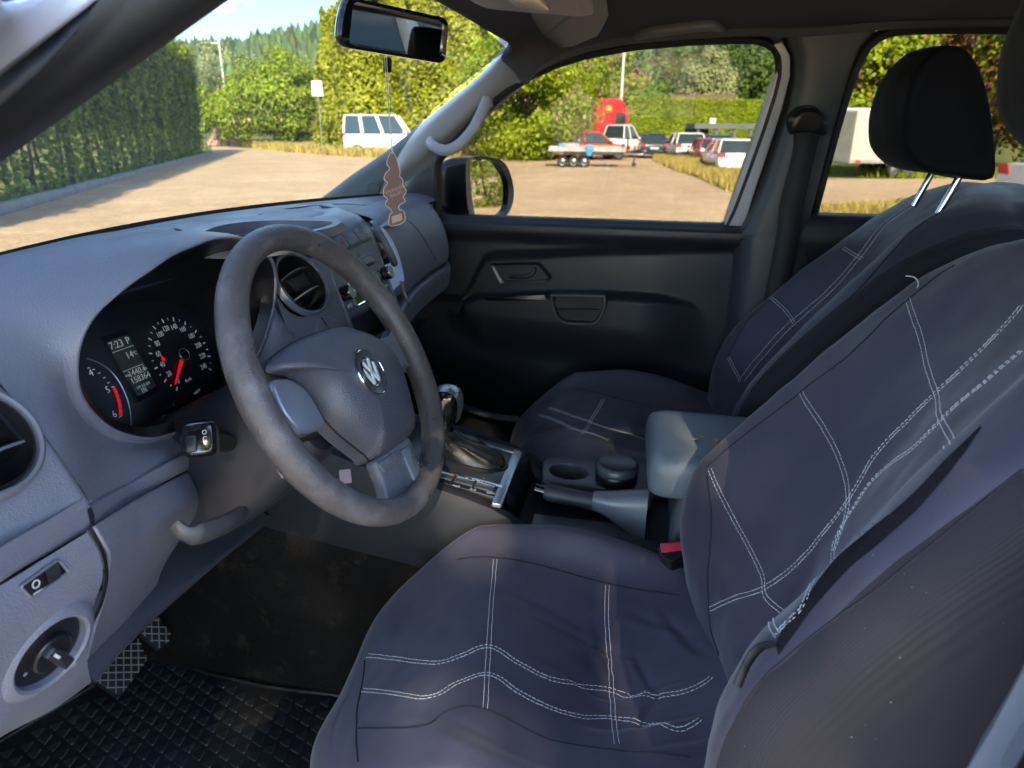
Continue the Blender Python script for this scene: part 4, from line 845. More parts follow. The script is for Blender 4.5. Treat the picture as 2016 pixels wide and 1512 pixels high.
PL = [[SWF.at(a, b, h) for a, b in toward(po, k, cc)] for k, h in ((.99, -.035), (1.0, -.020), (1.0, -.014), (.985, -.007), (.95, .0), (.88, .008), (.76, .016), (.6, .021), (.42, .0245), (.2, .026), (.02, .026))]
padm = MB().loft(PL, True, False, True); pado = obj('airbag_pad', padm, HUB, sw, 180)
LGF = Fr(SWF.at(*logo, .0262), (1, 0, 0), WN + Vector((.02, 0, 0)))
bd = obj('badge', MB().lathe(LGF, (0, 0), [(.0285, -.003), (.0288, .0005), (.0275, .0018), (.0258, .0012), (.0245, .0006), (.0001, .0006)], 48), mat('badge_field', (.05, .055, .065), .3, coat=.3), sw)
obj('badge_ring', MB().lathe(LGF, (0, 0), [(.0292, -.001), (.0294, .0012), (.0284, .0022), (.0275, .0012)], 48), CHROME, bd)
obj('badge_ring', MB().lathe(LGF, (0, 0), [(.0190, .0004), (.0192, .0020), (.0180, .0028), (.0168, .0020), (.0166, .0004)], 48), CHROME, bd)
BADGE = mat('badge_letters', (.80, .82, .86), .42, metal=.25, coat=.5)
def stroke(pts, w):
    o = MB()
    for (a, b), (c, d) in zip(pts, pts[1:]):
        t = Vector((c-a, d-b)); t.normalize(); n = Vector((-t.y, t.x))*w
        o.prism(LGF, [(a+n.x, b+n.y), (a-n.x, b-n.y), (c-n.x, d-n.y), (c+n.x, d+n.y)], .0006, .0026, .0005)
    return o
obj('badge_letter', stroke([(-.0085, .0158), (-.0001, .0015), (.0085, .0158)], .0019), BADGE, bd, 20)
obj('badge_letter', stroke([(-.0150, .0085), (-.0075, -.0135), (0, -.0015), (.0075, -.0135), (.0150, .0085)], .0019), BADGE, bd, 20)
def spoke(name, px, h0, h1, m, bev=.004, rr=.006):
    return obj(name, MB().prism(SWF, rnd(SWF.hits(px, h1), rr, 3), h0, h1, bev, .004, seg=3), m, sw, 50)
spoke('left_spoke', [(534, 744), (572, 742), (606, 764), (648, 838), (600, 857), (556, 806)], -.030, -.007, SATIN, .005, .012)
spoke('right_spoke', [(735, 668), (783, 666), (805, 697), (800, 712), (776, 726), (752, 700)], -.030, -.008, SATIN)
spoke('lower_spoke', [(737, 906), (804, 858), (812, 872), (836, 940), (832, 965), (800, 985), (764, 986), (757, 950)], -.022, -.004, DASH2)
obj('spoke_insert', MB().prism(SWF, rnd(SWF.hits([(790, 886), (806, 878), (834, 938), (818, 952)], -.002), .003), -.006, -.001, .002), SATIN, sw)
obj('spoke_insert', MB().prism(SWF, rnd(SWF.hits([(745, 912), (786, 884), (796, 900), (758, 930)], -.002), .003), -.006, -.0015, .001), DASH2, sw)
for px, Rr in ((((540, 770), (560, 830), (600, 862)), 0), (((790, 660), (812, 700), (808, 730)), 0)):
    q = [SWF.hit(x, y, -.004) for x, y in px]
obj('wheel_back', MB().prism(SWF, rnd([(-.07, -.05), (.08, -.05), (.08, .035), (-.07, .035)], .03), -.065, -.034, .008), BLACK, sw)
obj('spoke_root', MB().loft([[SWF.at(a, b, h) for b, h in ((y0, -.024), (y0, -.012), (y1, -.012), (y1, -.024))] for a, y0, y1 in ((-.170, -.050, .008), (-.158, -.042, .004), (-.148, -.036, .0))], True, True, True), SATIN, sw)
obj('spoke_root', MB().loft([[SWF.at(a, b, h) for b, h in ((y0, -.020), (y0, -.004), (y1, -.004), (y1, -.020))] for a, y0, y1 in ((.165, -.055, .012), (.145, -.040, .006), (.08, -.034, .012))], True, True, True), SATIN, sw)

# ================================================================== CONSOLE
con = thing('centre_console', (0, -.3, .6), 'dark grey plastic centre console with shift panel, cup holder and lever tray', 'centre console')
def rz(Y): return float(np.interp(Y, [-.80, -.42, -.17, -.155, -.13, -.03, .12, .30, .50], [.905, .895, .895, .903, .925, .955, .985, 1.04, 1.08]))
def rb0(Y): return float(np.interp(Y, [-.8, .0, .12, .30, .42, .50], [.72, .80, .815, .84, .90, 1.0]))
bodyL = []
for Y in (.50, .42, .30, .12, .0, -.06, -.11, -.14, -.158, -.172, -.2, -.3, -.42, -.6, -.8):
    z = rz(Y); q0_ = rb0(Y); bodyL.append([Vector((x, Y, zz)) for x, zz in ((-.135, q0_), (-.132, z-.09), (-.130, z-.02), (-.122, z-.003), (-.112, z), (-.100, z-.004), (-.092, z-.016), (-.090, z-.03 if Y > -.15 else z-.03), (0, z-.03 if Y > -.15 else z-.032), (.09, z-.03), (.092, z-.016), (.100, z-.004), (.112, z), (.122, z-.003), (.130, z-.02), (.132, z-.09), (.135, q0_))])
obj('console_body', MB().grid(bodyL), mat('console_plastic', (.014, .015, .020), .6, spec=.25, grain=.3, gscale=600, gd=.0004, var=.06, dirt=((.06, .06, .06), 55, .64, .25)), con, 45)
# shift panel
BTNM = mat('button_plastic', (.035, .038, .046), .35)
GP = Fr((0, -.12, .936), (1, 0, 0), Vector((1, 0, 0)).cross(Vector((0, 1, .18))))
gp = obj('shift_panel', MB().prism(GP, rnd([(-.098, -.005), (.098, -.005), (.098, .22), (-.098, .22)], .006), -.05, .0, .003), BLACK, con)
obj('silver_trim', MB().prism(GP, rnd(GP.hits([(1012, 884), (1028, 890), (988, 994), (968, 990)], .003), .004), -.004, .0035, .0015), SILV, gp)
obj('silver_trim', MB().prism(GP, rnd([(.066, .00), (.071, .00), (.071, .2), (.066, .2)], .001), -.004, .0036, .001), SILV, gp)
obj('gate_plate', MB().prism(GP, rnd([(-.062, .004), (.064, .004), (.064, .20), (-.062, .20)], .010), -.004, .0032, .0012), mat('gate_plastic', (.03, .032, .038), .3), gp)
obj('silver_strip', MB().box((-.0655, .105, .0035), (.0045, .20, .0018), GP), CHROME, gp, 0)
for k in range(4):
    obj('panel_button', MB().prism(GP, rect(-.078, .033+k*.037, .019, .034, .002), -.003, .003, .001), BTNM, gp)
    obj('panel_button', MB().prism(GP, rect(.0785, .033+k*.037, .0135, .034, .002), -.003, .003, .001), BTNM, gp)
a, b = GP.hit(931, 964, .003); 
for s, (x, y) in (('4x4', (898, 957)), ('2-3', (931, 964)), ('OFF', (966, 971))): text('button_symbol', s, GP, *GP.hit(x, y, .003), .0032, .0085, WHITE, gp, rot=-1.45)
for s, (x, y), m_ in (('P', (893, 937), REDL), ('R', (919, 942), WHITE), ('N', (932, 945), WHITE), ('D/S', (945, 949), WHITE), ('+', (952, 942), WHITE), ('-', (955, 951), WHITE)):
    text('gear_letter', s, GP, *GP.hit(x, y, .0034), .0034, .0078, m_, gp, rot=-1.45)
obj('panel_end', MB().grid([[Vector((x, -.126, .938)), Vector((x, -.150, .868))] for x in (-.095, .095)]), GLOSS, con, 0)
# gear lever
gl_ = thing('gear_lever', GP.at(0, .1, 0), 'black and silver gear lever with creased leather boot', 'gear lever')
K0, K1 = Vector((.0, .012, .995)), Vector((.002, .000, 1.075))
bl = []
def ell(c, rx, ry, n=28, wob=0., ph=0, tl=0.):
    return [c + Vector((rx*math.cos(t), ry*math.sin(t), tl*math.sin(t))) * 1 + Vector((math.cos(t), math.sin(t), 0))*wob*math.sin(5*t+ph) for t in np.linspace(0, 2*math.pi, n, False)]
bc = [(Vector((.006, -.042, .952)), .037, .066, .0, 0, .012), (Vector((.006, -.042, .962)), .036, .064, .002, 0, .012), (Vector((.005, -.040, .972)), .034, .057, .005, 1, .012), (Vector((.004, -.034, .981)), .030, .047, .0055, 2.4, .010), (Vector((.003, -.026, .990)), .026, .037, .005, 3.3, .008), (Vector((0, -.014, .994)), .022, .028, .004, 4.4, .006), (Vector((0, -.004, 1.001)), .0175, .020, .002, 5, .003), (Vector((0, .004, 1.008)), .0140, .0150, 0, 0, 0)]
obj('leather_boot', MB().loft([ell(c, a, b, 40, w, p, t) for c, a, b, w, p, t in bc]), LEATHER, gl_, 180).modifiers.new('s', 'SUBSURF').render_levels = 2
obj('boot_frame', MB().ring(GP, [(.006+.042*math.cos(t), .080+.070*math.sin(t)) for t in np.linspace(0, 2*math.pi, 48, False)], .006, .002, .0065, .002), BLACK, gl_)
obj('lever_collar', MB().loft([ell(Vector((0, .010, z)), r, r*1.05, 28) for z, r in ((1.0, .0145), (1.004, .017), (1.02, .0165), (1.024, .015))], True, False, True), BLACK, gl_)
kl = []
for z, y, rx, ry in ((1.020, .009, .0155, .017), (1.035, .008, .019, .022), (1.055, .006, .022, .027), (1.072, .004, .0225, .0285), (1.083, .003, .020, .026), (1.090, .003, .013, .018), (1.092, .003, .004, .006)):
    kl.append(ell(Vector((0, y, z)), rx, ry, 32))
kn_ = obj('knob', MB().loft(kl, True, False, True), GLOSS, gl_, 180)
obj('knob_cap', MB().loft([[Vector((x, y, z)) for x, y, z in ((-.019, yy+.001*0, zz-.0015), (-.012, yy+ny*.0025, zz+nz__*.0025), (0, yy+ny*.0035, zz+nz__*.0035), (.012, yy+ny*.0025, zz+nz__*.0025), (.019, yy, zz-.0015))] for yy, zz, ny, nz__ in ((-.018, 1.030, -1, 0), (-.0235, 1.052, -1, .2), (-.0245, 1.070, -.9, .4), (-.020, 1.084, -.7, .7), (-.008, 1.0915, -.2, 1), (.010, 1.0915, .2, 1), (.024, 1.084, .7, .7), (.031, 1.070, 1, .2))], False), SILV, kn_)
kcap = [o for o in COL.objects if o.name == 'knob_cap'][-1] if 'knob_cap' in COL.objects else None
for o in COL.objects:
    if o.parent == kn_: o.modifiers.new('s', 'SUBSURF').render_levels = 2

# cup holder and tin
CHF = Fr((.08, -.26, .908), (1, 0, 0), (0, -.03, 1))
co = spline(CHF.hits([(1068, 925), (1072, 905), (1098, 900), (1170, 904), (1270, 912), (1292, 925), (1290, 955), (1275, 972), (1200, 962), (1090, 948), (1070, 942)], .006), 90, True)
hc = CHF.hit(1120, 928, .006); hole = [(hc[0]+.033*math.cos(t), hc[1]+.038*math.sin(t)) for t in np.linspace(0, 2*math.pi, 90, False)]
hole = match(co, hole)
# orientation of both loops must agree
def area(o): return sum(o[i-1][0]*o[i][1]-o[i][0]*o[i-1][1] for i in range(len(o)))
if area(hole)*area(co) < 0: hole = match(co, hole[::-1])
CUPM = mat('cup_holder_plastic', (.085, .09, .10), .42, grain=.2, gscale=700, var=.08, dirt=((.2, .2, .19), 60, .6, .35))
obj('cup_holder', MB().loft([[CHF.at(a, b, h) for a, b in q] for q, h in ((co, -.03), (co, .002), (scl(co, .985), .0055), (scl(co, .97), .006), (hole, .006), (scl(hole, .97), .003), (scl(hole, .95), -.03), (scl(hole, .9), -.055))], True, False, False), CUPM, con, 50)
obj('cup_floor', MB().fan([CHF.at(a, b, -.05) for a, b in hole]), DEEP, con, 0)
tn = thing('pocket_ashtray', P(1212, 940, 'Z', .915), 'round black lidded tin standing in the rear cup holder', 'tin')
tc_ = CHF.hit(1212, 905, .046)
TN = Fr(CHF.at(*tc_, 0), (1, 0, 0), (.0, -.02, 1)); TN.o = P(1213, 935, 'Z', .925); TN.o.z = .912
obj('tin_body', MB().lathe(TN, (0, 0), [(.036, .0), (.039, .002), (.0395, .020), (.0385, .022)], 48), BLACK, tn)
obj('tin_lid', MB().lathe(TN, (0, 0), [(.0375, .022), (.0395, .0235), (.0395, .033), (.0365, .0375), (.034, .0385), (.033, .0378), (.0001, .0380)], 48), mat('tin_lid', (.035, .042, .050), .35), tn)
# handbrake
hbk = thing('handbrake_lever', P(1200, 1000, 'X', -.03), 'dark handbrake lever with gloss black push button beside the cup holder', 'handbrake')
h0, h1_, h2 = P(1072, 968, 'X', -.035), P(1180, 990, 'X', -.035), P(1270, 1000, 'X', -.035)
def seg(a, b, n): return [a + (b-a)*t for t in np.linspace(0, 1, n)]
obj('grip', MB().tube(seg(h0, h1_, 14), [.0125, .0142, .0148, .0150, .0150, .0148, .0146, .0146, .0147, .0148, .0148, .0148, .0148, .0140], 22, flat=1.05), mat('grip_rubber', (.030, .030, .036), .5, grain=.6, gscale=500), hbk, 70)
obj('push_button', MB().tube([h0+Vector((0, .018, .004)), h0+Vector((0, .017, .004)), h0+Vector((0, -.003, 0))], [.007, .0095, .0095], 18), GLOSS, hbk)
obj('lever_base', MB().loft([[Vector((-.035+x, y, z+zz)) for x, zz in cs(24, w, hh, 0, 0, 3)] for y, z, w, hh in ((-.272, .916, .0150, .0150), (-.285, .915, .018, .018), (-.30, .912, .021, .022), (-.33, .905, .023, .036), (-.365, .895, .023, .052))], True, True, True), DASH2, hbk, 40)
tfr = Fr((0, 0, .868), (1, 0, 0), (0, 0, 1))
to2 = poly(rnd(tfr.hits([(1045, 1032), (1043, 1000), (1060, 985), (1240, 1020), (1290, 960), (1285, 1000), (1250, 1052), (1060, 1040)], 0), .01, 4), 60)
obj('tray_liner', MB().grid([[Vector((x, y, .8662+.02*abs(x+.03)*0)) for x in (-.088, -.02)] for y in (-.165, -.36)]), mat('tray_liner', (.075, .08, .09), .35, var=.15, vscale=20, dirt=((.25, .24, .2), 90, .6, .5)), con, 0)
# armrest box
arm = thing('armrest', (0, -.58, .9), 'blue-grey padded console armrest with crumbs of dry leaf on top', 'armrest')
def arow(z, g, y0): return [Vector(p) for p in [(-.108+g, y0-.015+g, z), (-.108+g, -.78, z), (.112-g, -.78, z), (.112-g, y0-.015+g, z)]]
AL = []
for z, g, dy in ((.975, .006, 0), (.980, .002, 0), (.995, .0, 0), (1.018, 0, 0), (1.030, .002, .0), (1.038, .006, .0), (1.043, .013, 0), (1.0455, .024, 0), (1.046, .04, 0)):
    o = rnd([(-.110+g, -.362-g), (-.108+g, -.80), (.112-g, -.80), (.112-g, -.350-g)], .028, 6); AL.append([Vector((a, b, z + (.004*math.cos(a*12) if g > .02 else 0))) for a, b in o])
armm = MB().loft(AL, True, True, True); obj('cushion', armm, ARM, arm, 70)
obj('storage_box', MB().loft([[Vector((a, b, z)) for a, b in rnd([(-x, y), (-x, -.8), (x, -.8), (x, y)], .015, 4)] for z, x, y in ((.85, .102, -.402), (.93, .100, -.405), (.98, .098, -.412))], True, True, True), mat('box_plastic', (.055, .057, .068), .45, grain=.3, gscale=600), arm, 50)
AB = armm.bvh()
for x, y, s, lbl in ((1368, 866, 1., 'flat brown leaf crumb, leftmost of those on the armrest top'), (1410, 869, 1.3, 'largest brown leaf crumb on the armrest top, on the right'), (1383, 862, .5, 'tiny brown leaf speck midway between the two larger crumbs on the armrest'), (1408, 876, .8, 'small brown leaf crumb lying just below the largest one on the armrest')):
    q = on(AB, x, y, .002)
    if q:
        c = q[0]; f = Fr(c, (random.uniform(-1, 1), random.uniform(-1, 1), .2), (.2*random.uniform(-1, 1), .3, 1))
        lf_ = obj('dry_leaf_crumb', MB().prism(f, [(-.007*s, -.001), (-.003*s, -.0035*s), (.004*s, -.002*s), (.007*s, .001), (.002*s, .003*s), (-.004*s, .002*s)], -.0006, .0008), LEAF, None, 0)
        tag(lf_, lbl, 'leaf crumb', 'leaf crumbs on the armrest')
# buckle stalk
bk = thing('belt_buckle', P(1320, 1085, 'X', -.14), 'black seat belt buckle with red release button between console and driver seat', 'seat belt buckle')
BKF = Fr(P(1325, 1078, 'X', -.145), (.35, -.94, .0), (-.25, .15, .95))
obj('buckle_case', MB().prism(BKF, rnd(BKF.hits([(1294, 1076), (1345, 1066), (1350, 1090), (1320, 1106), (1300, 1095)]), .004), -.08, .0, .004), BLACK, bk)
obj('release_button', MB().prism(BKF, rnd(BKF.hits([(1299, 1069), (1344, 1066), (1343, 1080), (1302, 1085)], .004), .002), -.002, .004, .0015), REDB, bk)
# ================================================================== SEATS
def ribbon(pts3, w, seg=None):
    pass
def stitches(bv, pts, name, par, sp=.0060, ln=.0046, r=.00043, gapw=.0055, double=True, n=None):
    """pts: pixel polyline of the pair's middle; real thread stitches laid on the cloth"""
    q = [on(bv, x, y) for x, y in pts]; q = [(a[0], a[1]) for a in q if a]
    if len(q) < 2: return
    C = spline([a for a, b in q], 300); mbx = MB()
    D = [C[0]];
    L = np.r_[0, np.cumsum([(C[i+1]-C[i]).length for i in range(299)])]
    k = int(L[-1]/sp)
    for i in range(k):
        s = i*sp; ids = np.searchsorted(L, [s, s+ln]); ids = np.clip(ids, 1, 299)
        a, b = C[ids[0]], C[ids[1]]
        if (b-a).length < 1e-5: continue
        t = (b-a).normalized(); near = bv.find_nearest(a); nrm = near[1]
        if nrm.dot(CAM-a) < 0: nrm = -nrm
        side = t.cross(nrm).normalized()
        for sg in ((-1, 1) if double else (0,)):
            j = random.uniform(-.0003, .0003)
            ps = []
            for p, h in ((a, -.0001), ((a+b)/2, .0009), (b, -.0001)):
                p = p + side*(sg*gapw/2+j); nr = bv.find_nearest(p); n_ = nr[1] if nr[1].dot(CAM-p) > 0 else -nr[1]; ps.append(nr[0]+n_*h)
            mbx.tube(ps, r, 4)
    o = obj(name, mbx, THREAD, par, 0, kind='stuff'); return o
def seam(bv, pts, par, r=.0012, name='seam', m=None, n=80):
    q = [on(bv, x, y, .0002) for x, y in pts]; q = [a[0] for a in q if a]
    if len(q) < 2: return
    C = spline(q, n); C = [bv.find_nearest(p)[0] for p in C]
    return obj(name, MB().tube(C, r, 5), m or SEAM, par)
def cushion(dx, dy, dz=0., creases=(), amp=1., nu=150, nv=150):
    # rows front -> rear, columns far (console/door side) -> near
    Xc = [-.128, -.135, -.152, -.20, -.29, -.38, -.43, -.50, -.56, -.60, -.622, -.628]
    Ys = [.040, .034, .012, -.04, -.10, -.17, -.25, -.335, -.42, -.50, -.56]
    Z = [[.70, .70, .70, .70, .70, .70, .70, .70, .70, .70, .70, .70],
         [.74, .77, .79, .805, .80, .785, .775, .77, .765, .76, .74, .70],
         [.76, .83, .868, .858, .838, .824, .815, .808, .805, .80, .77, .70],
         [.79, .875, .905, .868, .850, .848, .846, .850, .852, .845, .80, .70],
         [.80, .89, .912, .882, .868, .866, .865, .875, .880, .870, .82, .70],
         [.80, .90, .918, .887, .874, .875, .877, .890, .896, .885, .83, .70],
         [.80, .905, .924, .879, .864, .862, .866, .870, .885, .880, .83, .70],
         [.80, .895, .910, .872, .845, .835, .839, .862, .880, .878, .83, .70],
         [.79, .865, .887, .868, .855, .858, .862, .870, .880, .875, .82, .70],
         [.77, .84, .86, .865, .875, .885, .885, .88, .875, .865, .80, .70],
         [.72, .78, .82, .84, .86, .87, .87, .86, .85, .84, .78, .70]]
    fy = [[.0 for _ in Xc] for _ in Ys]
    C = []
    for i, y in enumerate(Ys):
        r = []
        for j, x in enumerate(Xc):
            yy = y
            if x > -.25: yy -= (x+.25)*.9*max(0, (y+.2)/.24)*(.8 if i < 4 else .4)       # rounded front far corner
            if x < -.50: yy -= (-.50-x)*.55*max(0, (y+.2)/.24)
            r.append(Vector((x+dx, yy+dy, Z[i][j]+dz)))
        C.append(r)
    g = surf(C, nu, nv); out = []
    cz = [[(Vector(a[0])+Vector((dx, dy, 0)), Vector(a[1])+Vector((dx, dy, 0)), a[2], a[3]) for a in creases]][0]
    for r in g:
        rr = []
        for p in r:
            h = 0.
            for a, b, w, d in cz:
                ab = (b-a).xy; ap = (p-a).xy; t = max(0, min(1, ap.dot(ab)/ab.length_squared)); dd = (ap-ab*t).length; f = math.sin(math.pi*min(max(t, .02), .98))**.6
                s = ap.x*ab.y-ap.y*ab.x; s = 1 if s > 0 else -1
                h += d*.55*f*(math.exp(-(dd/w)**2) * (-1) + .75*math.exp(-((dd-w*1.5*1)/(w*1.2))**2)*(s > 0))
            h += amp*.0022*noise.noise(p*Vector((9, 9, 9)).length*.6) + amp*.0010*noise.noise(p*34)
            k = 1 if p.z > .82+dz else 0
            rr.append(p + Vector((0, 0, h*k)))
        out.append(rr)
    return MB().grid(out)
def backrest(dx, dy, rec=0., amp=1., nu=150, nv=150, deep=1.):
    Xc = [-.15, -.125, -.125, -.14, -.18, -.27, -.36, -.42, -.49, -.54, -.585, -.62, -.645, -.652, -.645, -.60]
    C = {
     -.14: [(-.44, .80), (-.437, .88), (-.427, .97), (-.45, 1.071), (-.535, 1.19), (-.635, 1.305), (-.70, 1.366), (-.755, 1.388), (-.81, 1.385)],
     -.18: [(-.45, .80), (-.432, .87), (-.418, .97), (-.446, 1.074), (-.535, 1.18), (-.630, 1.30), (-.697, 1.37), (-.742, 1.402), (-.80, 1.402)],
     -.27: [(-.47, .80), (-.455, .86), (-.470, .97), (-.512, 1.06), (-.582, 1.18), (-.650, 1.30), (-.705, 1.375), (-.745, 1.42), (-.80, 1.425)],
     -.36: [(-.49, .80), (-.475, .86), (-.495, .97), (-.535, 1.06), (-.597, 1.18), (-.655, 1.30), (-.707, 1.376), (-.747, 1.427), (-.80, 1.430)],
     -.42: [(-.49, .80), (-.475, .86), (-.507, .97), (-.540, 1.06), (-.585, 1.18), (-.645, 1.30), (-.700, 1.375), (-.745, 1.425), (-.80, 1.430)],
     -.49: [(-.48, .80), (-.462, .86), (-.482, .97), (-.515, 1.06), (-.562, 1.18), (-.628, 1.30), (-.680, 1.372), (-.73, 1.418), (-.79, 1.422)],
     -.54: [(-.46, .80), (-.446, .86), (-.448, .97), (-.467, 1.06), (-.526, 1.18), (-.598, 1.30), (-.648, 1.368), (-.708, 1.405), (-.775, 1.412)],
     -.585: [(-.45, .80), (-.436, .86), (-.432, .97), (-.450, 1.06), (-.508, 1.18), (-.588, 1.30), (-.645, 1.36), (-.705, 1.39), (-.775, 1.398)],
     -.62: [(-.46, .80), (-.442, .87), (-.434, .97), (-.450, 1.07), (-.513, 1.18), (-.600, 1.30), (-.665, 1.35), (-.72, 1.372), (-.78, 1.38)]}
    def sh(b, oy, oz=0): return [(y+oy, z+oz) for y, z in b]
    T = [sh(C[-.14], -.24*deep), sh(C[-.14], -.16*deep), sh(C[-.14], -.05*deep, -.004), C[-.14], C[-.18], C[-.27], C[-.36], C[-.42], C[-.49], C[-.54], C[-.585], C[-.62], sh(C[-.62], -.035*deep, -.006), sh(C[-.62], -.11*deep, -.02), sh(C[-.62], -.20*deep, -.03), sh(C[-.62], -.27*deep, -.03)]
    rows = []
    for k in range(9):
        r = []
        for X, col in zip(Xc, T):
            y, z = col[k]; r.append(Vector((X+dx, y+dy - rec*(z-1.0), z)))
        rows.append(r)
    rows.append([Vector((p.x, p.y-.06, p.z-.03)) for p in rows[-1]]); rows.append([Vector((p.x, p.y-.02, p.z-.3)) for p in rows[-1]])
    g = surf(rows, nu, nv); out = []
    for r in g:
        out.append([p + Vector((0, 1, .35))*(amp*.0042*noise.noise(p*7.3) + amp*.0022*noise.noise(p*15) + amp*.0010*noise.noise(p*34)) for p in r])
    return MB().grid(out)
def headrest(dx, dy, par, name='headrest', dz=0.):
    prf = [(-.766, 1.652), (-.790, 1.655), (-.811, 1.645), (-.843, 1.602), (-.866, 1.55), (-.884, 1.492), (-.892, 1.457), (-.880, 1.447), (-.83, 1.455), (-.785, 1.462), (-.752, 1.49), (-.738, 1.53), (-.735, 1.575), (-.742, 1.62)]
    prf = spline(prf, 56, True); cy = sum(a for a, b in prf)/56; cz = sum(b for a, b in prf)/56; L = []
    for x, k, oy in ((.262, .55, .0), (.252, .80, .0), (.250, .93, .0), (.256, .99, 0), (.275, 1.01, .0), (.31, 1.02, .006), (.38, 1.03, .010), (.45, 1.02, .006), (.485, 1.01, 0), (.504, .99, 0), (.510, .93, 0), (.508, .80, 0), (.498, .55, 0)):
        L.append([Vector(((x if x < .38 else .38+(x-.38)*(1-.55*max(0, min(1, (b-1.54)/.11))**1.3))+dx, cy+(a-cy)*k+dy+oy + (.003*noise.noise(Vector((x*14, a*14, b*14)))), cz+dz+(b-cz)*k)) for a, b in prf])
    h = obj(name, MB().loft(L, True, True, True), BLACKCL, par, 180)
    for x in (.31, .45): obj('headrest_post', MB().tube([Vector((x+dx, -.836+dy, 1.385)), Vector((x+dx, -.864+dy, 1.47))], .0062, 14), CHROME, h)
    return h
BLACKCL = mat('black_headrest_cloth', (.0035, .0035, .006), .75, spec=.12, sheen=.03, var=.2, vscale=9, grain=.2, gscale=1500, kind='noise')
def V3(x, y, X): return tuple(P(x, y, 'X', X))
ds = thing('driver_seat', (-.38, -.3, .5), 'near front seat in navy-black stretch cover with white double stitching and a torn side bolster', 'car seat', 'front seats')
cr_ = [((-.27, -.30, 0), (-.37, -.345, 0), .007, .006), ((-.31, -.36, 0), (-.41, -.40, 0), .006, .006), ((-.36, -.40, 0), (-.47, -.37, 0), .007, .006), ((-.24, -.40, 0), (-.33, -.46, 0), .008, .007), ((-.26, -.15, 0), (-.29, -.29, 0), .010, .005), ((-.30, -.19, 0), (-.33, -.40, 0), .007, .006), ((-.40, -.30, 0), (-.36, -.46, 0), .008, .007), ((-.37, -.22, 0), (-.41, -.37, 0), .006, .004),
       ((-.46, -.30, 0), (-.42, -.47, 0), .009, .008), ((-.24, -.34, 0), (-.29, -.47, 0), .006, .005), ((-.52, -.10, 0), (-.56, -.34, 0), .012, .007), ((-.49, -.36, 0), (-.45, -.50, 0), .008, .006)]
cm = cushion(0, 0, 0, cr_, 1.2, 170, 170); cmo = obj('seat_cushion', cm, CLOTH, ds, 180); CB = cm.bvh()
bm_ = backrest(0, 0, 0, 1.2, 170, 170); BB = bm_.bvh()
def split_side(mb, nv, col, par):
    a, b = MB(), MB()
    for f in mb.f: (a if (f[0] % nv) < col else b).f.append(f)
    out = []
    for q, nm, mt in ((a, 'backrest', CLOTH), (b, 'side_panel', SIDEC)):
        ids = sorted({i for f in q.f for i in f}); mp_ = {i: k for k, i in enumerate(ids)}; q.v = [mb.v[i] for i in ids]; q.f = [tuple(mp_[i] for i in f) for f in q.f]
        out.append(obj(nm, q, mt, par, 180))
    return out[0]
SIDEC = mat('side_panel_cloth', (.019, .0165, .022), .7, spec=.25, sheen=.1, grain=.7, gscale=240, gd=.0004, kind='wave', var=.12, vscale=6)
bmo = split_side(bm_, 170, 124, ds)
hr = headrest(-.765, .072, ds, dz=.045)
for a in (((975, 1100), (968, 1180), (962, 1275), (958, 1340), (955, 1398)), ((1196, 1151), (1194, 1220), (1199, 1290), (1204, 1360), (1208, 1413), (1215, 1470))): stitches(CB, a, 'stitching', cmo, double=True, ln=.0056)
for a in (((722, 1291), (790, 1298), (860, 1305), (910, 1290), (965, 1273), (1020, 1305), (1080, 1335), (1140, 1350), (1200, 1358), (1270, 1366), (1340, 1364), (1385, 1345), (1405, 1328)),
          ((712, 1359), (780, 1366), (850, 1371), (900, 1345), (960, 1327), (1020, 1362), (1080, 1392), (1140, 1410), (1200, 1413), (1270, 1428), (1335, 1436), (1385, 1412))): stitches(CB, a, 'stitching', cmo)
seam(CB, ((768, 1112), (820, 1103), (900, 1101), (978, 1098), (1060, 1112), (1150, 1137), (1240, 1158), (1338, 1172)), cmo)
seam(CB, ((745, 1150), (732, 1220), (718, 1300), (708, 1370), (702, 1430), (705, 1500)), cmo)
seam(CB, ((706, 1434), (770, 1433), (830, 1430), (870, 1405), (920, 1390), (960, 1398), (1010, 1420), (1080, 1455), (1160, 1470), (1260, 1480), (1360, 1490)), cmo)
for a in (((1397, 922), (1425, 985), (1460, 1050), (1500, 1130), (1528, 1195), (1535, 1255)), ((1577, 772), (1620, 840), (1655, 910), (1669, 970), (1662, 1030), (1642, 1085)), ((1787, 587), (1808, 650), (1828, 730), (1850, 820), (1866, 882))): stitches(BB, a, 'stitching', bmo)
for a in (((1396, 1200), (1440, 1180), (1500, 1160), (1560, 1118), (1620, 1050), (1668, 988), (1720, 900), (1770, 845), (1838, 778), (1900, 720), (1960, 660), (2014, 598)),
          ((1525, 1248), (1545, 1230), (1590, 1170), (1640, 1085), (1690, 985), (1740, 925), (1800, 880), (1850, 830), (1930, 760), (2014, 688))): stitches(BB, a, 'stitching', bmo)
seam(BB, ((1392, 920), (1455, 865), (1540, 800), (1620, 738), (1700, 672), (1770, 605), (1830, 555), (1880, 522)), bmo)
seam(BB, ((1392, 935), (1400, 1000), (1398, 1080), (1394, 1160), (1400, 1240), (1416, 1290)), bmo, .0014)
seam(BB, ((1450, 1420), (1500, 1340), (1560, 1285), (1640, 1222), (1740, 1150), (1850, 1060), (1940, 985), (2014, 925)), bmo, .0012)
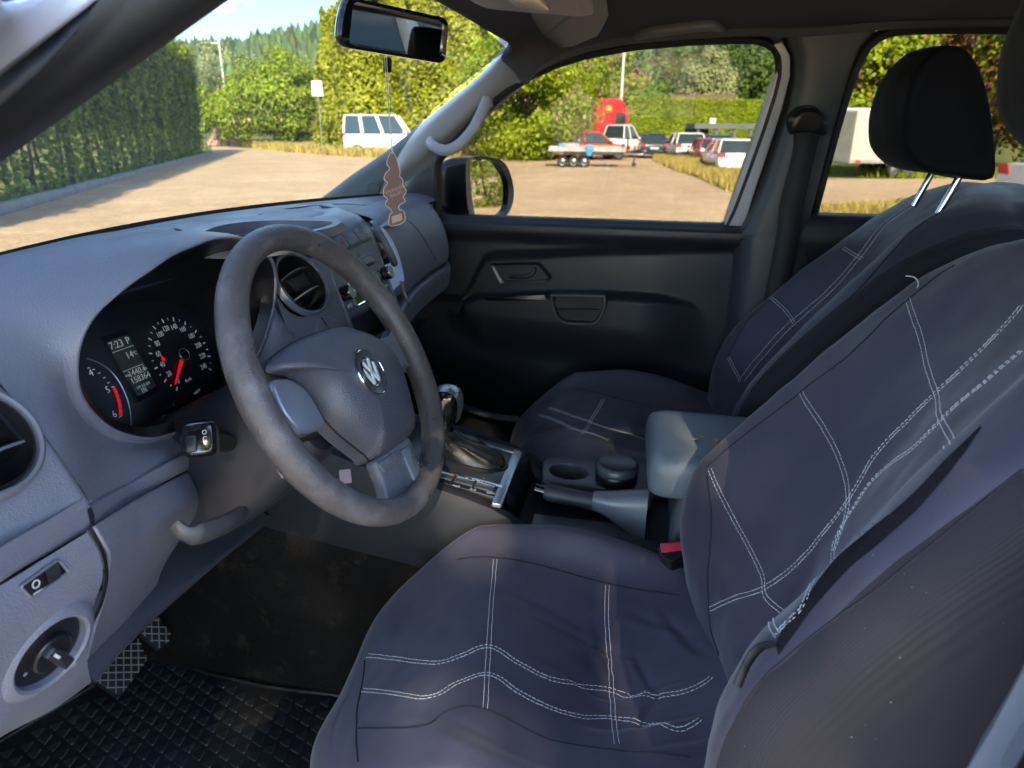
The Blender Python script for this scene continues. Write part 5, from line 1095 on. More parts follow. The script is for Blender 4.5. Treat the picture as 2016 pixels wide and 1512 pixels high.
# torn strip of foam along the near bolster
q0 = [(1930, 838), (1860, 905), (1800, 968), (1740, 1020), (1690, 1060), (1640, 1105), (1590, 1170), (1550, 1225), (1528, 1262)]; q1 = [(1932, 842), (1880, 915), (1830, 975), (1770, 1035), (1715, 1082), (1665, 1125), (1610, 1185), (1565, 1245), (1532, 1290)]
A0 = spline([on(BB, x, y, .0012)[0] for x, y in q0], 60); A1 = spline([on(BB, x, y, .0012)[0] for x, y in q1], 60)
g = [[a + (b-a)*t + (CAM-a).normalized()*(.0012*math.sin(i*1.7+t*9)*(1 if 0 < t < 1 else 0)) for t in np.linspace(0, 1, 7)] for i, (a, b) in enumerate(zip(A0, A1))]
g = [[BB.find_nearest(p)[0] + (CAM-p).normalized()*(.0012+.0012*noise.noise(p*170)) for p in r] for r in g]
obj('torn_edge', MB().grid(g), FOAM, bmo, 180, label='frayed dark tear showing foam along the bolster')
0 and obj('frayed_lip', MB().tube([p + (CAM-p).normalized()*.002 for p in A1], .0022, 7), CLOTH, bmo)
fz = MB()
for i in range(70):
    p = A0[random.randrange(60)].lerp(A1[random.randrange(60)], 0) if False else A0[min(59, int(random.random()*60))]; d = (CAM-p).normalized()
    fz.tube([p, p + d*.002 + Vector((random.uniform(-.003, .003), random.uniform(-.004, .004), random.uniform(-.003, .004)))], .00022, 3)
obj('loose_threads', fz, mat('grey_thread', (.14, .14, .16), .9), bmo, 0, kind='stuff')
tq = on(BB, 1806, 566); tq = tq[0] if tq else P(1806, 566, 'X', -.17)
obj('loose_thread', MB().tube(spline([tq, P(1808, 556, 'X', -.17), P(1800, 546, 'X', -.17), P(1783, 543, 'X', -.17)], 14), .0008, 5), THREAD, bmo)
# recline knob hole between cushion and back
obj('recline_strap', MB().tube(spline([on(BB, x, y, .004)[0] for x, y in ((1528, 1272), (1505, 1280), (1486, 1300), (1470, 1330), (1460, 1355)) if on(BB, x, y)], 16), .0042, 10, flat=.5, up=(-1, 0, 0)), DEEP, ds)
lint = MB()
for i in range(75):
    x, y = random.uniform(650, 2010), random.uniform(560, 1508); q = on(BB, x, y, .0004) or on(CB, x, y, .0004)
    qb, qc = on(BB, x, y, .0004), on(CB, x, y, .0004)
    q = min([a for a in (qb, qc) if a], key=lambda a: (a[0]-CAM).length, default=None)
    if not q: continue
    f = Fr(q[0], (random.uniform(-1, 1), random.uniform(-1, 1), .3), q[1]); a = random.choice((.0003, .0003, .0004, .0006)); lint.add([f.at(-a, -a*.5), f.at(a, -a*.4), f.at(a*.8, a*.6), f.at(-a*.7, a*.5)], [(0, 1, 2, 3)])
obj('lint', lint, mat('pale_lint', (.40, .40, .42), .9), ds, 0, kind='stuff')
# passenger seat
ps = thing('passenger_seat', (.38, -.4, .5), 'far front seat in navy-black stretch cover with white stitching, beside the closed far door', 'car seat', 'front seats')
cm2 = cushion(.765, -.06, .012, [((-.22, -.25, 0), (-.24, -.5, 0), .01, .008)], 1.2, 110, 110); cmo2 = obj('seat_cushion', cm2, CLOTH, ps, 180); CB2 = cm2.bvh()
bm2 = backrest(.765, -.088, .16, 1.2, 110, 110, .42); bm2.v = [Vector((.585+(p.x-.585)*(.86 if p.x < .585 else 1), p.y, p.z)) for p in bm2.v]; bmo2 = split_side(bm2, 110, 81, ps); BB2 = bm2.bvh()
headrest(0, 0, ps)
for a in (((1188, 786), (1168, 820), (1145, 855)),): stitches(CB2, a, 'stitching', cmo2, r=.0007)
for a in (((1032, 795), (1080, 803), (1130, 820), (1180, 838), (1230, 852), (1275, 868)), ((1018, 812), (1060, 815), (1110, 835), (1150, 850), (1200, 868))): stitches(CB2, a, 'stitching', cmo2, r=.0007)
seam(CB2, ((1078, 750), (1130, 765), (1200, 780), (1280, 798)), cmo2)
for a in (((1434, 704), (1445, 725), (1458, 752)), ((1517, 586), (1545, 610), (1564, 638)), ((1628, 468), (1660, 488), (1698, 510))): stitches(BB2, a, 'stitching', bmo2, r=.0007)
for a in (((1462, 748), (1500, 700), (1540, 655), (1600, 602), (1650, 555), (1700, 495), (1750, 435), (1800, 402)),): stitches(BB2, a, 'stitching', bmo2, r=.0007, gapw=.018)
seam(BB2, ((1432, 705), (1460, 650), (1512, 590), (1570, 530), (1625, 470), (1690, 415), (1730, 396)), bmo2)
seam(BB2, ((1478, 770), (1540, 700), (1620, 630), (1700, 560), (1780, 470), (1850, 420)), bmo2)
# seat bases
for X, pr in ((-.38, ds), (.385, ps)): obj('seat_base', MB().box((X, -.30, .60), (.46, .52, .22)), DARK, pr, 0, bev=.02)
obj('seat_shell', MB().grid(surf([[Vector((x, y, z)) for x, y in ((-.655, -.56), (-.60, -.70), (-.38, -.74), (-.16, -.70), (-.13, -.56))] for y, z in ((0, .7), (0, .9))], 4, 12)), DARK, ds, 180)
# rear bench
rbn = thing('rear_bench', (0, -1.35, .5), 'dark rear bench seat behind the two front seats', 'bench seat')
obj('bench_cushion', MB().grid(surf([[Vector((x, y, z)) for x in (-.68, -.3, .3, .68)] for y, z in ((-1.0, .55), (-1.0, .84), (-1.2, .90), (-1.42, .88))], 16, 8)), CLOTH2, rbn, 180)
obj('bench_back', MB().grid(surf([[Vector((x, y, z)) for x in (-.68, -.3, .3, .68)] for y, z in ((-1.38, .84), (-1.50, 1.15), (-1.57, 1.36), (-1.60, 1.34))], 16, 8)), CLOTH2, rbn, 180)

# ================================================================== BELT, PEDALS, MAT
sb = thing('seat_belt', (.69, -.66, 1.1), 'black seat belt hanging from its loop on the far centre pillar', 'seat belt')
BP = Fr(P(1590, 240, 'X', .640), (0, -1, 0), (-1, 0, -.2))
obj('belt_loop', MB().loft([[BP.at(a, b, h) for a, b in rnd(BP.hits(q), .012, 4)] for q, h in (([(1549, 235), (1575, 212), (1610, 212), (1632, 240), (1628, 268), (1590, 262), (1552, 266)], -.03), ([(1549, 235), (1575, 212), (1610, 212), (1632, 240), (1628, 268), (1590, 262), (1552, 266)], .004), ([(1560, 236), (1580, 218), (1606, 218), (1622, 240), (1618, 258), (1590, 254), (1562, 256)], .012))], True, True, True), BLACK, sb)
bt = [[P(1561, 252, 'X', .636), P(1618, 252, 'X', .636)], [P(1560, 300, 'X', .650), P(1606, 300, 'X', .650)], [P(1535, 400, 'X', .672), P(1584, 400, 'X', .672)], [P(1530, 455, 'X', .680), P(1576, 455, 'X', .680)], [P(1500, 620, 'X', .686), P(1545, 620, 'X', .686)], [P(1480, 800, 'X', .688), P(1525, 800, 'X', .688)]]
obj('webbing', MB().grid(surf(bt, 24, 3)), BELT, sb, 180, solid=.0015)
def pedal(name, q, z, lab, cat):
    t = thing(name, P(*q[0], 'Z', z), lab, cat)
    c = P(sum(a for a, b in q)/len(q), sum(b for a, b in q)/len(q), 'Z', z)
    F_ = Fr(c, (1, 0, 0), (0, -.72, .69)); o = rnd(F_.hits(q), .008, 4)
    obj('pedal_pad', MB().prism(F_, o, -.010, .0, .003), RUB, t)
    rb = MB(); xs0, xs1 = min(a for a, b in o), max(a for a, b in o); ys0, ys1 = min(b for a, b in o), max(b for a, b in o)
    def inside(x, y):
        k = False
        for i in range(len(o)):
            (x1, y1), (x2, y2) = o[i-1], o[i]
            if (y1 > y) != (y2 > y) and x < (x2-x1)*(y-y1)/(y2-y1)+x1: k = not k
        return k
    for dr in (1, -1):
        for s in np.arange(-.2, .2, .019):
            seg_ = [(t_, s+dr*t_*1.0) for t_ in np.linspace(-.1, .1, 120)]
            run = [(x+(xs0+xs1)/2, y+(ys0+ys1)/2) for x, y in seg_]
            run = [p for p in run if inside(*p)]
            if len(run) > 4: rb.tube([F_.at(*run[0], .0005), F_.at(*run[-1], .0005)], .0013, 5)
    obj('tread_ribs', rb, mat(name + '_ribs', (.20, .20, .19), .45), t, 0)
    obj('pedal_arm', MB().tube([c+Vector((0, .02, -.0)), c+Vector((.0, .10, .12)), c+Vector((0, .22, .40))], .010, 8), DARK, t)
pedal('brake_pedal', [(165, 1325), (205, 1262), (255, 1240), (276, 1262), (290, 1300), (240, 1368), (226, 1366)], .60, 'wide black brake pedal with crossed rubber tread, left of the narrower pedal', 'pedal')
pedal('accelerator_pedal', [(268, 1238), (290, 1205), (312, 1215), (337, 1248), (334, 1262), (314, 1278), (306, 1272)], .62, 'narrow black accelerator pedal with crossed tread, right of the brake pedal', 'pedal')
fm = thing('floor_mat', (-.42, .1, .48), 'black rubber floor mat moulded with triangles under the pedals', 'floor mat')
MZ = .492
mo_ = [tuple(P(x, y, 'Z', MZ).xy) for x, y in ((300, 1282), (400, 1325), (520, 1352), (650, 1368))]
mo_ = [(-.60, .74), (-.40, .735)] + [(a, b) for a, b in mo_] + [(-.15, .1), (-.15, -.25), (-.72, -.25), (-.74, .3), (-.72, .66)]
FM = Fr((0, 0, MZ), (1, 0, 0), (0, 0, 1))
obj('mat_sheet', MB().prism(FM, mo_, -.010, .0, .002), MATM, fm)
mp_ = poly(mo_, 160); obj('mat_edge', MB().tube([FM.at(a, b, .001) for a, b in mp_], .0032, 6, closed=True), MATM, fm)
tri = MB(); pit = .030
def inpoly(o, x, y):
    k = False
    for i in range(len(o)):
        (x1, y1), (x2, y2) = o[i-1], o[i]
        if (y1 > y) != (y2 > y) and x < (x2-x1)*(y-y1)/(y2-y1)+x1: k = not k
    return k
ca, sa = math.cos(R_(12)), math.sin(R_(12))
ins = scl(mo_, .93)
for i in range(-40, 40):
    for j in range(-40, 40):
        x0, y0 = (i+.5*(j % 2))*pit, j*pit*.80; x, y = -.42+x0*ca-y0*sa, .2+x0*sa+y0*ca
        if not inpoly(ins, x, y): continue
        r = pit*.46; hh = .0028 + random.uniform(-.0004, .0004)
        pts = [(x+r*math.cos(a+R_(12)), y+r*math.sin(a+R_(12))) for a in (-math.pi/2+math.pi, math.pi*7/6, -math.pi/6)]
        tri.prism(FM, rnd(pts, .003, 1), -.001, hh, .0012, seg=1)
obj('mat_studs', tri, MATM, fm, 0, kind='stuff')
obj('floor_joint', MB().tube(spline([P(x, y, 'Z', .50) for x, y in ((650, 1369), (560, 1360), (450, 1340), (350, 1308))], 12), .001, 5), RUB, fm)
# ================================================================== OUTSIDE
def gp(x, y, z=GZ): return P(x, y, 'Z', z)
def depth(p): return (p-CAM).dot(FW)
def at_d(x, d, z=GZ):
    """ground point in the direction of picture column x at distance d"""
    d *= 1.10; r = ray(x, 251); h = Vector((r.x, r.y)).normalized(); return Vector((CAM.x+h.x*d, CAM.y+h.y*d, z))
GRAV = mat('gravel', (.90, .68, .46), .95, spec=.1, var=.10, vscale=.4, grain=1, gscale=16, gd=.05, kind='noise')
def gravel_nodes():
    t = GRAV.node_tree; L = t.links.new; b = t.nodes['Principled BSDF']; src = b.inputs['Base Color'].links[0].from_socket; tc = nn(t, 'ShaderNodeTexCoord')
    for sc, lo, hi, dk, amt in ((30., .42, .62, .45, .60), (6., .45, .65, .62, .45), (1.1, .47, .64, .75, .45), (.22, .48, .60, .82, .5)):
        n = nn(t, 'ShaderNodeTexNoise'); n.inputs['Scale'].default_value = sc; n.inputs['Detail'].default_value = 6; n.inputs['Roughness'].default_value = .65
        L(tc.outputs['Object'], n.inputs['Vector']); m = nn(t, 'ShaderNodeMapRange'); m.inputs[1].default_value = lo; m.inputs[2].default_value = hi; m.inputs[3].default_value = amt; m.inputs[4].default_value = 0
        L(n.outputs['Fac'], m.inputs[0]); x = nn(t, 'ShaderNodeMixRGB', blend_type='MULTIPLY'); x.inputs[2].default_value = (dk, dk*.94, dk*.86, 1); L(m.outputs[0], x.inputs[0]); L(src, x.inputs[1]); src = x.outputs[0]
    L(src, b.inputs['Base Color'])
gravel_nodes()
GRASS = mat('grass_ground', (.10, .13, .03), .95, spec=.1, var=.4, vscale=.35, dirt=((.34, .27, .10), .8, .48, .8))
def leafm(name, col, isl=.45, dirt=None, sub=.3): return mat(name, col, .55, spec=.25, var=.25, vscale=.6, island=isl, sub=sub, dirt=dirt)
L_HEDGE = leafm('hedge_leaf', (.19, .25, .045)); L_CON = leafm('conifer_leaf', (.34, .35, .022), dirt=((.24, .13, .01), .55, .60, .6))
L_BUSH = leafm('bush_leaf', (0.147, 0.245, 0.022)); L_LIME = leafm('lime_leaf', (0.266, 0.343, 0.017)); L_DK = leafm('forest_leaf', (0.098, 0.161, 0.031)); L_WIL = leafm('willow_leaf', (0.364, 0.392, 0.182), .25)
L_PINK = mat('pink_blossom', (.50, .26, .28), .7, island=.3); L_RED = leafm('reddish_leaf', (0.364, 0.168, 0.070)); L_DRY = leafm('dry_grass', (0.476, 0.378, 0.105), .4)
BARK = mat('bark', (.09, .065, .045), .9, grain=1, gscale=8, gd=.03, kind='noise', var=.3)
def quads(name, C, N, S, m, parent=None, asp=.6, **kw):
    """leaf-sized faces: centres C, normals N, sizes S"""
    n = len(C); N = N/np.linalg.norm(N, axis=1)[:, None]; a = rng.normal(size=(n, 3)); u = np.cross(N, a); u /= np.linalg.norm(u, axis=1)[:, None]; v = np.cross(N, u)
    S = np.asarray(S).reshape(-1, 1)*np.ones((n, 1)); b = asp*S
    V = np.stack([C-u*S, C-v*b+N*S*.15, C+u*S, C+v*b+N*S*.15], 1).reshape(-1, 3)
    me = bpy.data.meshes.new(name); me.vertices.add(4*n); me.vertices.foreach_set('co', V.astype(np.float32).ravel()); me.loops.add(4*n); me.loops.foreach_set('vertex_index', np.arange(4*n, dtype=np.int32))
    me.polygons.add(n); me.polygons.foreach_set('loop_start', np.arange(0, 4*n, 4, dtype=np.int32)); me.update(calc_edges=True); me.validate()
    return tag(fix(name, me, m, parent, 0), **kw)
def blob(c, r, n, clumps=40, cs=.33, flat=.75, shell=.55):
    """clumpy cloud of points in an uneven ellipsoid"""
    c = np.array(c, float); r = np.array(r, float)
    d = rng.normal(size=(clumps, 3)); d /= np.linalg.norm(d, axis=1)[:, None]; q = c + d*r*(shell + (1-shell)*rng.random((clumps, 1)))*rng.uniform(.8, 1.12, (clumps, 1))
    k = rng.integers(0, clumps, n); sz = rng.uniform(.6, 1.3, clumps)[k][:, None]
    e = rng.normal(size=(n, 3)); e /= np.linalg.norm(e, axis=1)[:, None]; e *= rng.random((n, 1))**.45
    p = q[k] + e*r*cs*sz*np.array([1, 1, flat]); nr = e*1.2 + (p-c)/r*.6 + rng.normal(size=(n, 3))*.5 + np.array([0, 0, .3])
    return p, nr
def trunk_mb(b, h, r, lean=(0, 0), limbs=5, cr=1.5):
    m = MB(); b = Vector(b); t = b + Vector((lean[0], lean[1], h)); m.tube(spline([b-Vector((0, 0, .2)), b.lerp(t, .5)+Vector((.05*h*random.uniform(-1, 1), .05*h*random.uniform(-1, 1), 0)), t], 8), [r*(1-.08*i) for i in range(8)], 8)
    for i in range(limbs):
        s = b.lerp(t, random.uniform(.45, .95)); a = random.uniform(0, 6.28); e = s + Vector((math.cos(a)*cr, math.sin(a)*cr, cr*random.uniform(.5, 1.2))); m.tube(spline([s, s.lerp(e, .5)+Vector((0, 0, .1*cr)), e], 5), [r*.4, r*.3, r*.22, r*.15, r*.08], 6)
    return m
def tree(name, loc, H, Rr, m, n, size, label, cat='tree', group=None, base=.35, clumps=60, extra=None, tr=None, fl=.9):
    t = thing(name, loc, label, cat, group); loc = Vector(loc)
    obj('trunk', trunk_mb(loc, H*.6, tr or H*.022, (random.uniform(-.3, .3), 0), 6, Rr*.5), BARK, t, 60)
    cz = loc.z + H*(base+1)/2; p, nr = blob((loc.x, loc.y, cz), (Rr, Rr, H*(1-base)/2), n, clumps, .36, .8)
    quads('crown', p, nr, rng.uniform(.6, 1.3, n)*size, m, t)
    if extra:
        p, nr = blob((loc.x, loc.y, cz), (Rr*1.04, Rr*1.04, H*(1-base)/2*1.04), extra[1], clumps*2, .12, .8, .95); quads('blossom', p, nr, rng.uniform(.6, 1.3, extra[1])*extra[2], extra[0], t)
    return t
# ground sheets
tag(obj('ground', MB().fan([Vector((-1500, -1500, GZ-.02)), Vector((1500, -1500, GZ-.02)), Vector((1500, 1500, GZ-.02)), Vector((-1500, 1500, GZ-.02))]), GRASS, None, 0), kind='structure')
gr = [(-40, -60), (30, -60), tuple(gp(2300, 345).xy), tuple(gp(1790, 352).xy), tuple(gp(1640, 352).xy), tuple(gp(1480, 350).xy), tuple(gp(1380, 312).xy), tuple(gp(1290, 300).xy), tuple(gp(1130, 290).xy), tuple(gp(1000, 300).xy), tuple(gp(900, 302).xy), tuple(gp(800, 300).xy), tuple(gp(690, 297).xy), tuple(gp(560, 290).xy), tuple(gp(470, 284).xy), tuple(gp(440, 268).xy), tuple(gp(415, 268).xy), tuple(gp(417, 303).xy), tuple(gp(0, 425).xy), (-6, 2), (-40, -14)]
tag(obj('gravel_yard', MB().fan([Vector((a, b, GZ)) for a, b in gr]), GRAV, None, 0), kind='structure')
# hedge on the left with bare stems below, and its kerb of stones
HA, HB = gp(0, 418), gp(417, 303); hd = (HB-HA); hd.z = 0; HL = hd.length; hd.normalize(); hn = Vector((-hd.y, hd.x, 0))
hg = thing('hedge', HA+hn*1.2, 'long tall shaded hedge with bare stems and gaps, behind the kerb on the left', 'hedge')
T0, T1, HH = -9., HL, 5.35
n = 105000; u = rng.uniform(T0, T1, n); v = rng.random(n)**.6; zz = rng.random(n)
side = rng.random(n) < .62
hgt = np.where(rng.random(n) < .72, .34+.66*zz, zz)             # fewer leaves low down
gap = (np.sin(u*3.1)+np.sin(u*7.3+1)*.6+np.sin(u*1.3)*.5) > .15
keep = (hgt > .42) | (gap & (rng.random(n) < .95)) | (rng.random(n) < .5); u, v, hgt, side = u[keep], v[keep], hgt[keep], side[keep]; n = len(u)
thick = 1.9; off = np.where(side, .12*rng.normal(size=n) + .12*np.sin(u*2.3)+.1*np.sin(u*5+hgt*6), rng.uniform(0, thick, n))
z = GZ + hgt*HH + .18*np.sin(u*1.7)*hgt + .12*np.sin(u*4.1)
C = np.array(HA) + u[:, None]*np.array(hd) + (off+.55)[:, None]*np.array(hn); C[:, 2] = z
N_ = np.where(side, -1, rng.normal(size=n))[:, None]*np.array(hn) + rng.normal(size=(n, 3))*.7 + np.array([0, 0, .4])
quads('foliage', C, N_, rng.uniform(.06, .13, n), L_HEDGE, hg)
n = 16000; u = rng.uniform(T0, T1, n); C = np.array(HA) + u[:, None]*np.array(hd) + rng.uniform(.1, 2.6, n)[:, None]*np.array(hn); C[:, 2] = GZ + HH + .28 + rng.normal(size=n)*.22 + .18*np.sin(u*1.7)
quads('sun_tinted_top', C, rng.normal(size=(n, 3))*.6+np.array([0, 0, 1]), rng.uniform(.07, .14, n), L_LIME, hg)  # lime leaves along the crest: sunlight on the hedge top put into colour
p, nr = blob(HB + hn*1.5 + Vector((0, 0, 3.0)) - hd*.6, (1.1, 1.4, 3.0), 5000, 40, .35); quads('foliage', p, nr, .11, L_HEDGE, hg)
k = 0
stem = trunk_mb((0, 0, 0), 2.6, .055, (.1, .05), 4, .5)
so_ = None
u0 = T0
while u0 < T1:
    b = HA + hd*u0 + hn*(1.0+random.uniform(-.25, .25))
    if so_ is None: so_ = obj('stem', stem, BARK, hg, 60); st = so_
    else: st = so_.copy(); COL.objects.link(st)
    st.matrix_parent_inverse = Matrix.Identity(4); st.location = b - Vector(hg.location); st.rotation_euler = (0, 0, random.uniform(0, 6)); st.scale = (1, 1, random.uniform(.9, 1.2)); u0 += random.uniform(.45, .8)
kb_ = thing('kerb', HA, 'low weathered grey stone kerb along the foot of the shaded hedge', 'kerb')
KST = mat('kerb_stone', (.30, .28, .27), .9, var=.25, vscale=4, grain=1, gscale=14, gd=.02, kind='noise', dirt=((.12, .12, .06), 2, .55, .6), island=.2)
k0 = None; u0 = T0; fk = Fr((0, 0, 0), (1, 0, 0), (0, 0, 1))
while u0 < T1-.5:
    if k0 is None: k0 = obj('kerb_stone', MB().prism(fk, rect(0, 0, .98, .26, .02, 2), -.15, .15, .025), KST, kb_, 50); kk = k0
    else: kk = k0.copy(); COL.objects.link(kk)
    kk.matrix_parent_inverse = Matrix.Identity(4); kk.location = HA + hd*u0 + hn*random.uniform(-.03, .03) - Vector(kb_.location) + Vector((0, 0, random.uniform(-.02, .02))); kk.rotation_euler = (random.uniform(-.03, .03), random.uniform(-.015, .015), math.atan2(hd.y, hd.x)+random.uniform(-.02, .02)); u0 += 1.01
# tall conifer screen
cg = 'tall yellow-green conifers standing in a row'
cl_ = ['tall yellow-green conifer at the left end of the row, beside the white sign', 'tall yellow-green conifer above the left end of the white camper van', 'tall yellow-green conifer above the middle of the white camper van', 'tall yellow-green conifer behind the hanging air freshener string', 'tall yellow-green conifer just left of the pale windscreen pillar', 'tall yellow-green conifer at the right end of the row by the pillar top']
for i, (x, d, H, r) in enumerate(((672, 47, 8.6, 1.7), (722, 46, 11.2, 2.4), (785, 48, 12.0, 2.6), (850, 47, 12.4, 2.5), (915, 47, 12.8, 2.6), (985, 48, 12.2, 2.5))):
    b = at_d(x, d); t = thing('conifer', b, cl_[i], 'tree', cg); obj('trunk', trunk_mb(b, H*.8, .16, (0, 0), 0), BARK, t)
    n = 12500; zz = rng.random(n)**.85; a = rng.uniform(0, 2*math.pi, n); rad = r*(1-.62*zz**1.6)*(1+.10*np.sin(a*5+zz*17)+.07*np.sin(a*9+zz*31))*(.80+.22*rng.random(n))
    rad *= 1+.16*np.sin(a*3+zz*9+i)*np.sin(zz*23+a*2+i*2); C = np.stack([b.x+rad*np.cos(a), b.y+rad*np.sin(a), b.z+.1+zz*H*(1+.03*np.sin(a*4+i))], 1); N_ = np.stack([np.cos(a), np.sin(a), .45+0*a], 1)+rng.normal(size=(n, 3))*.55
    quads('foliage', C, N_, rng.uniform(.09, .19, n), L_CON, t, .55)
# flowering bushes and small trees
b = at_d(558, 58); tree('flowering_bush', b, 7.0, 4.4, L_LIME, 28000, .13, 'wide rounded green bush with pink blossom between hedge and white sign', 'bush', base=.02, clumps=110, extra=(L_PINK, 420, .10), tr=.1)
b = at_d(448, 62); tree('green_bush', b, 5.4, 2.3, L_LIME, 9000, .13, 'bright green bush above the log pile, right of the tall hedge', 'bush', base=.1, clumps=50, tr=.08)
b = at_d(432, 95); tree('thin_tree', b, 12.6, 2.6, L_WIL, 2600, .16, 'thin sparse tree against the sky behind the light pole', base=.55, clumps=26)
b = at_d(1035, 38); tree('lilac_bush', b, 6.6, 4.0, L_LIME, 30000, .11, 'large bright bush with pink blossom behind the wing mirror', 'bush', base=.0, clumps=120, extra=(L_PINK, 420, .09), tr=.08)
b = at_d(1095, 41); tree('lilac_bush', b, 4.3, 1.8, L_BUSH, 12000, .11, 'smaller bright bush with pink blossom in front of the white box trailer', 'bush', base=.0, clumps=60, extra=(L_PINK, 200, .09), tr=.06)
bgl = 'leafy trees behind the yard'
for i, (x, d, H, r, mm, lab) in enumerate(((1090, 75, 15, 5, L_LIME, 'light green tree rising behind the pink-flowered bush'), (1175, 80, 14, 4.4, L_LIME, 'light green tree left of the tall light pole'), (1210, 95, 8.5, 3, L_WIL, 'pale round tree directly behind the light pole'),
        (1270, 92, 8.0, 3.4, L_BUSH, 'dark green bush-like tree in front of the brown house'))):
    tree('leafy_tree', at_d(x, d), H, r, mm, 13000, .24, lab, 'tree', bgl, base=.15, clumps=70)
tree('willow_tree', at_d(1388, 98), 12.6, 4.1, L_WIL, 24000, .20, 'pale grey-green round-topped tree behind the clipped hedge', base=.0, clumps=90)
# clipped hedge and lawn
ch0, ch1 = at_d(1246, 58), at_d(1530, 66); cd_ = (ch1-ch0); CL = cd_.length; cd_.normalize(); cn = Vector((-cd_.y, cd_.x, 0))
chh = thing('clipped_hedge', ch0, 'long straight bright green clipped hedge behind the parked cars', 'hedge')
n = 34000; u = rng.uniform(-.5, CL+6, n); s_ = rng.random(n) < .8; zz = np.where(s_, rng.random(n), 1.); off = np.where(s_, rng.normal(size=n)*.06, rng.uniform(0, 1.4, n))
C = np.array(ch0) + u[:, None]*np.array(cd_) + off[:, None]*np.array(cn)*(1 if cn.dot(Vector((1, 0, 0))) > 0 else -1); C[:, 2] = GZ + .9 + zz*3.3 + rng.normal(size=n)*.04
quads('foliage', C, rng.normal(size=(n, 3))*.6+np.array([-.6, 0, .6]), rng.uniform(.07, .13, n), L_LIME, chh)
# hill with its wood
hill = []
def ridge(a, d=500):
    return d*math.tan(R_(float(np.interp(math.degrees(a), [-38, -10, 12, 20, 26, 33, 60], [10, 10, 8.6, 6.8, 5.3, 4.0, 3.4]))))*(1+.03*math.sin(a*17)) + 1.6
for j in range(9):
    r = []
    for i in range(80):
        a = R_(-38 + i*108/79); t = j/8; d = 190 + 330*t; hgt = ridge(a)*(math.sin(t*math.pi/2)**1.2)
        r.append(Vector((CAM.x+d*math.cos(a), CAM.y+d*math.sin(a), GZ-.5 + hgt)))
    hill.append(r)
hm = MB().grid(hill); ho_ = obj('hill', hm, mat('hill_ground', (.05, .075, .02), .95, var=.3, vscale=.02), None, 180); tag(ho_, kind='structure'); HBV = hm.bvh()
Cs = []; Ns = []; Ss = []
cnt = 0; FV = []; FF = []
for i in range(5200):
    a = R_(random.uniform(-36, 66)); d = 185 + 330*random.random()**.9; q = HBV.ray_cast(Vector((CAM.x+d*math.cos(a), CAM.y+d*math.sin(a), 300)), Vector((0, 0, -1)))
    if q[0] is None: continue
    b = q[0]; H = random.uniform(8, 15); r = H*random.uniform(.20, .30); con_ = random.random() < .5; base_ = len(FV)
    tiers = ((.10, .75), (.35, 1.0), (.62, .72), (.85, .34)) if not con_ else ((.05, .9), (.3, .85), (.6, .5), (.85, .2))
    ph = random.random()*6
    for zf, rf in tiers:
        for k in range(7): t = ph + k*2*math.pi/7; w = r*rf*random.uniform(.72, 1.2); FV.append((b.x+w*math.cos(t), b.y+w*math.sin(t), b.z+H*(zf+random.uniform(-.04, .04))))
    FV.append((b.x, b.y, b.z+H*random.uniform(.97, 1.08)))
    for l in range(3):
        for k in range(7): FF.append((base_+l*7+k, base_+l*7+(k+1) % 7, base_+(l+1)*7+(k+1) % 7, base_+(l+1)*7+k))
    for k in range(7): FF.append((base_+21+k, base_+21+(k+1) % 7, base_+28))
me = bpy.data.meshes.new('wood'); me.from_pydata(FV, [], FF); tag(fix('distant_wood', me, leafm('distant_wood_leaf', (.075, .115, .045), .5, dirt=((.14, .14, .03), .03, .5, .5), sub=.0), None, 0), kind='stuff', label='far-off wood covering the hill')
# nearer wood edge on the right
P_, Nn = [], []
for i in range(46):
    x = random.uniform(1180, 2250); d = random.uniform(112, 150); b = at_d(x, d); H = random.uniform(12, 21); p, nr = blob((b.x, b.y, b.z+H*.55), (4.2, 4.2, H*.5), 1500, 26, .38, .8); P_.append(p); Nn.append(nr)
P_ = np.concatenate(P_); Nn = np.concatenate(Nn); quads('wood_edge', P_, Nn, rng.uniform(.25, .5, len(P_)), L_DK, None, kind='stuff', label='edge of the wood behind the hedge')
# grass verges (dry and green blades)
def blades(name, polyg, n, h, m, lab):
    xs0 = [p[0] for p in polyg]; ys0 = [p[1] for p in polyg]; C = []
    while len(C) < n:
        x, y = random.uniform(min(xs0), max(xs0)), random.uniform(min(ys0), max(ys0))
        if inpoly(polyg, x, y) and noise.noise(Vector((x*.5, y*.5, 0))) > -.35: C.append((x, y, GZ))
    C = np.array(C); hh = rng.uniform(.5, 1.3, n)*h; N_ = rng.normal(size=(n, 3))*np.array([1, 1, .1]); C[:, 2] += hh*.5
    N_ /= np.linalg.norm(N_, axis=1)[:, None]; w = np.cross(N_, np.array([0, 0, 1.])); ln = rng.normal(size=(n, 3))*.35*hh[:, None]; ln[:, 2] = 0
    b0 = C - np.array([0, 0, .5])*hh[:, None]; t0 = C + np.array([0, 0, .5])*hh[:, None] + ln; wv = w*(.07*hh+.008)[:, None]
    V = np.stack([b0-wv, b0+wv, t0], 1).reshape(-1, 3); me = bpy.data.meshes.new(name); me.vertices.add(3*n); me.vertices.foreach_set('co', V.astype(np.float32).ravel()); me.loops.add(3*n); me.loops.foreach_set('vertex_index', np.arange(3*n, dtype=np.int32)); me.polygons.add(n); me.polygons.foreach_set('loop_start', np.arange(0, 3*n, 3, dtype=np.int32)); me.update(calc_edges=True)
    return tag(fix(name, me, m, None, 0), kind='stuff', label=lab)
def pg(*q): return [tuple(gp(x, y).xy) for x, y in q]
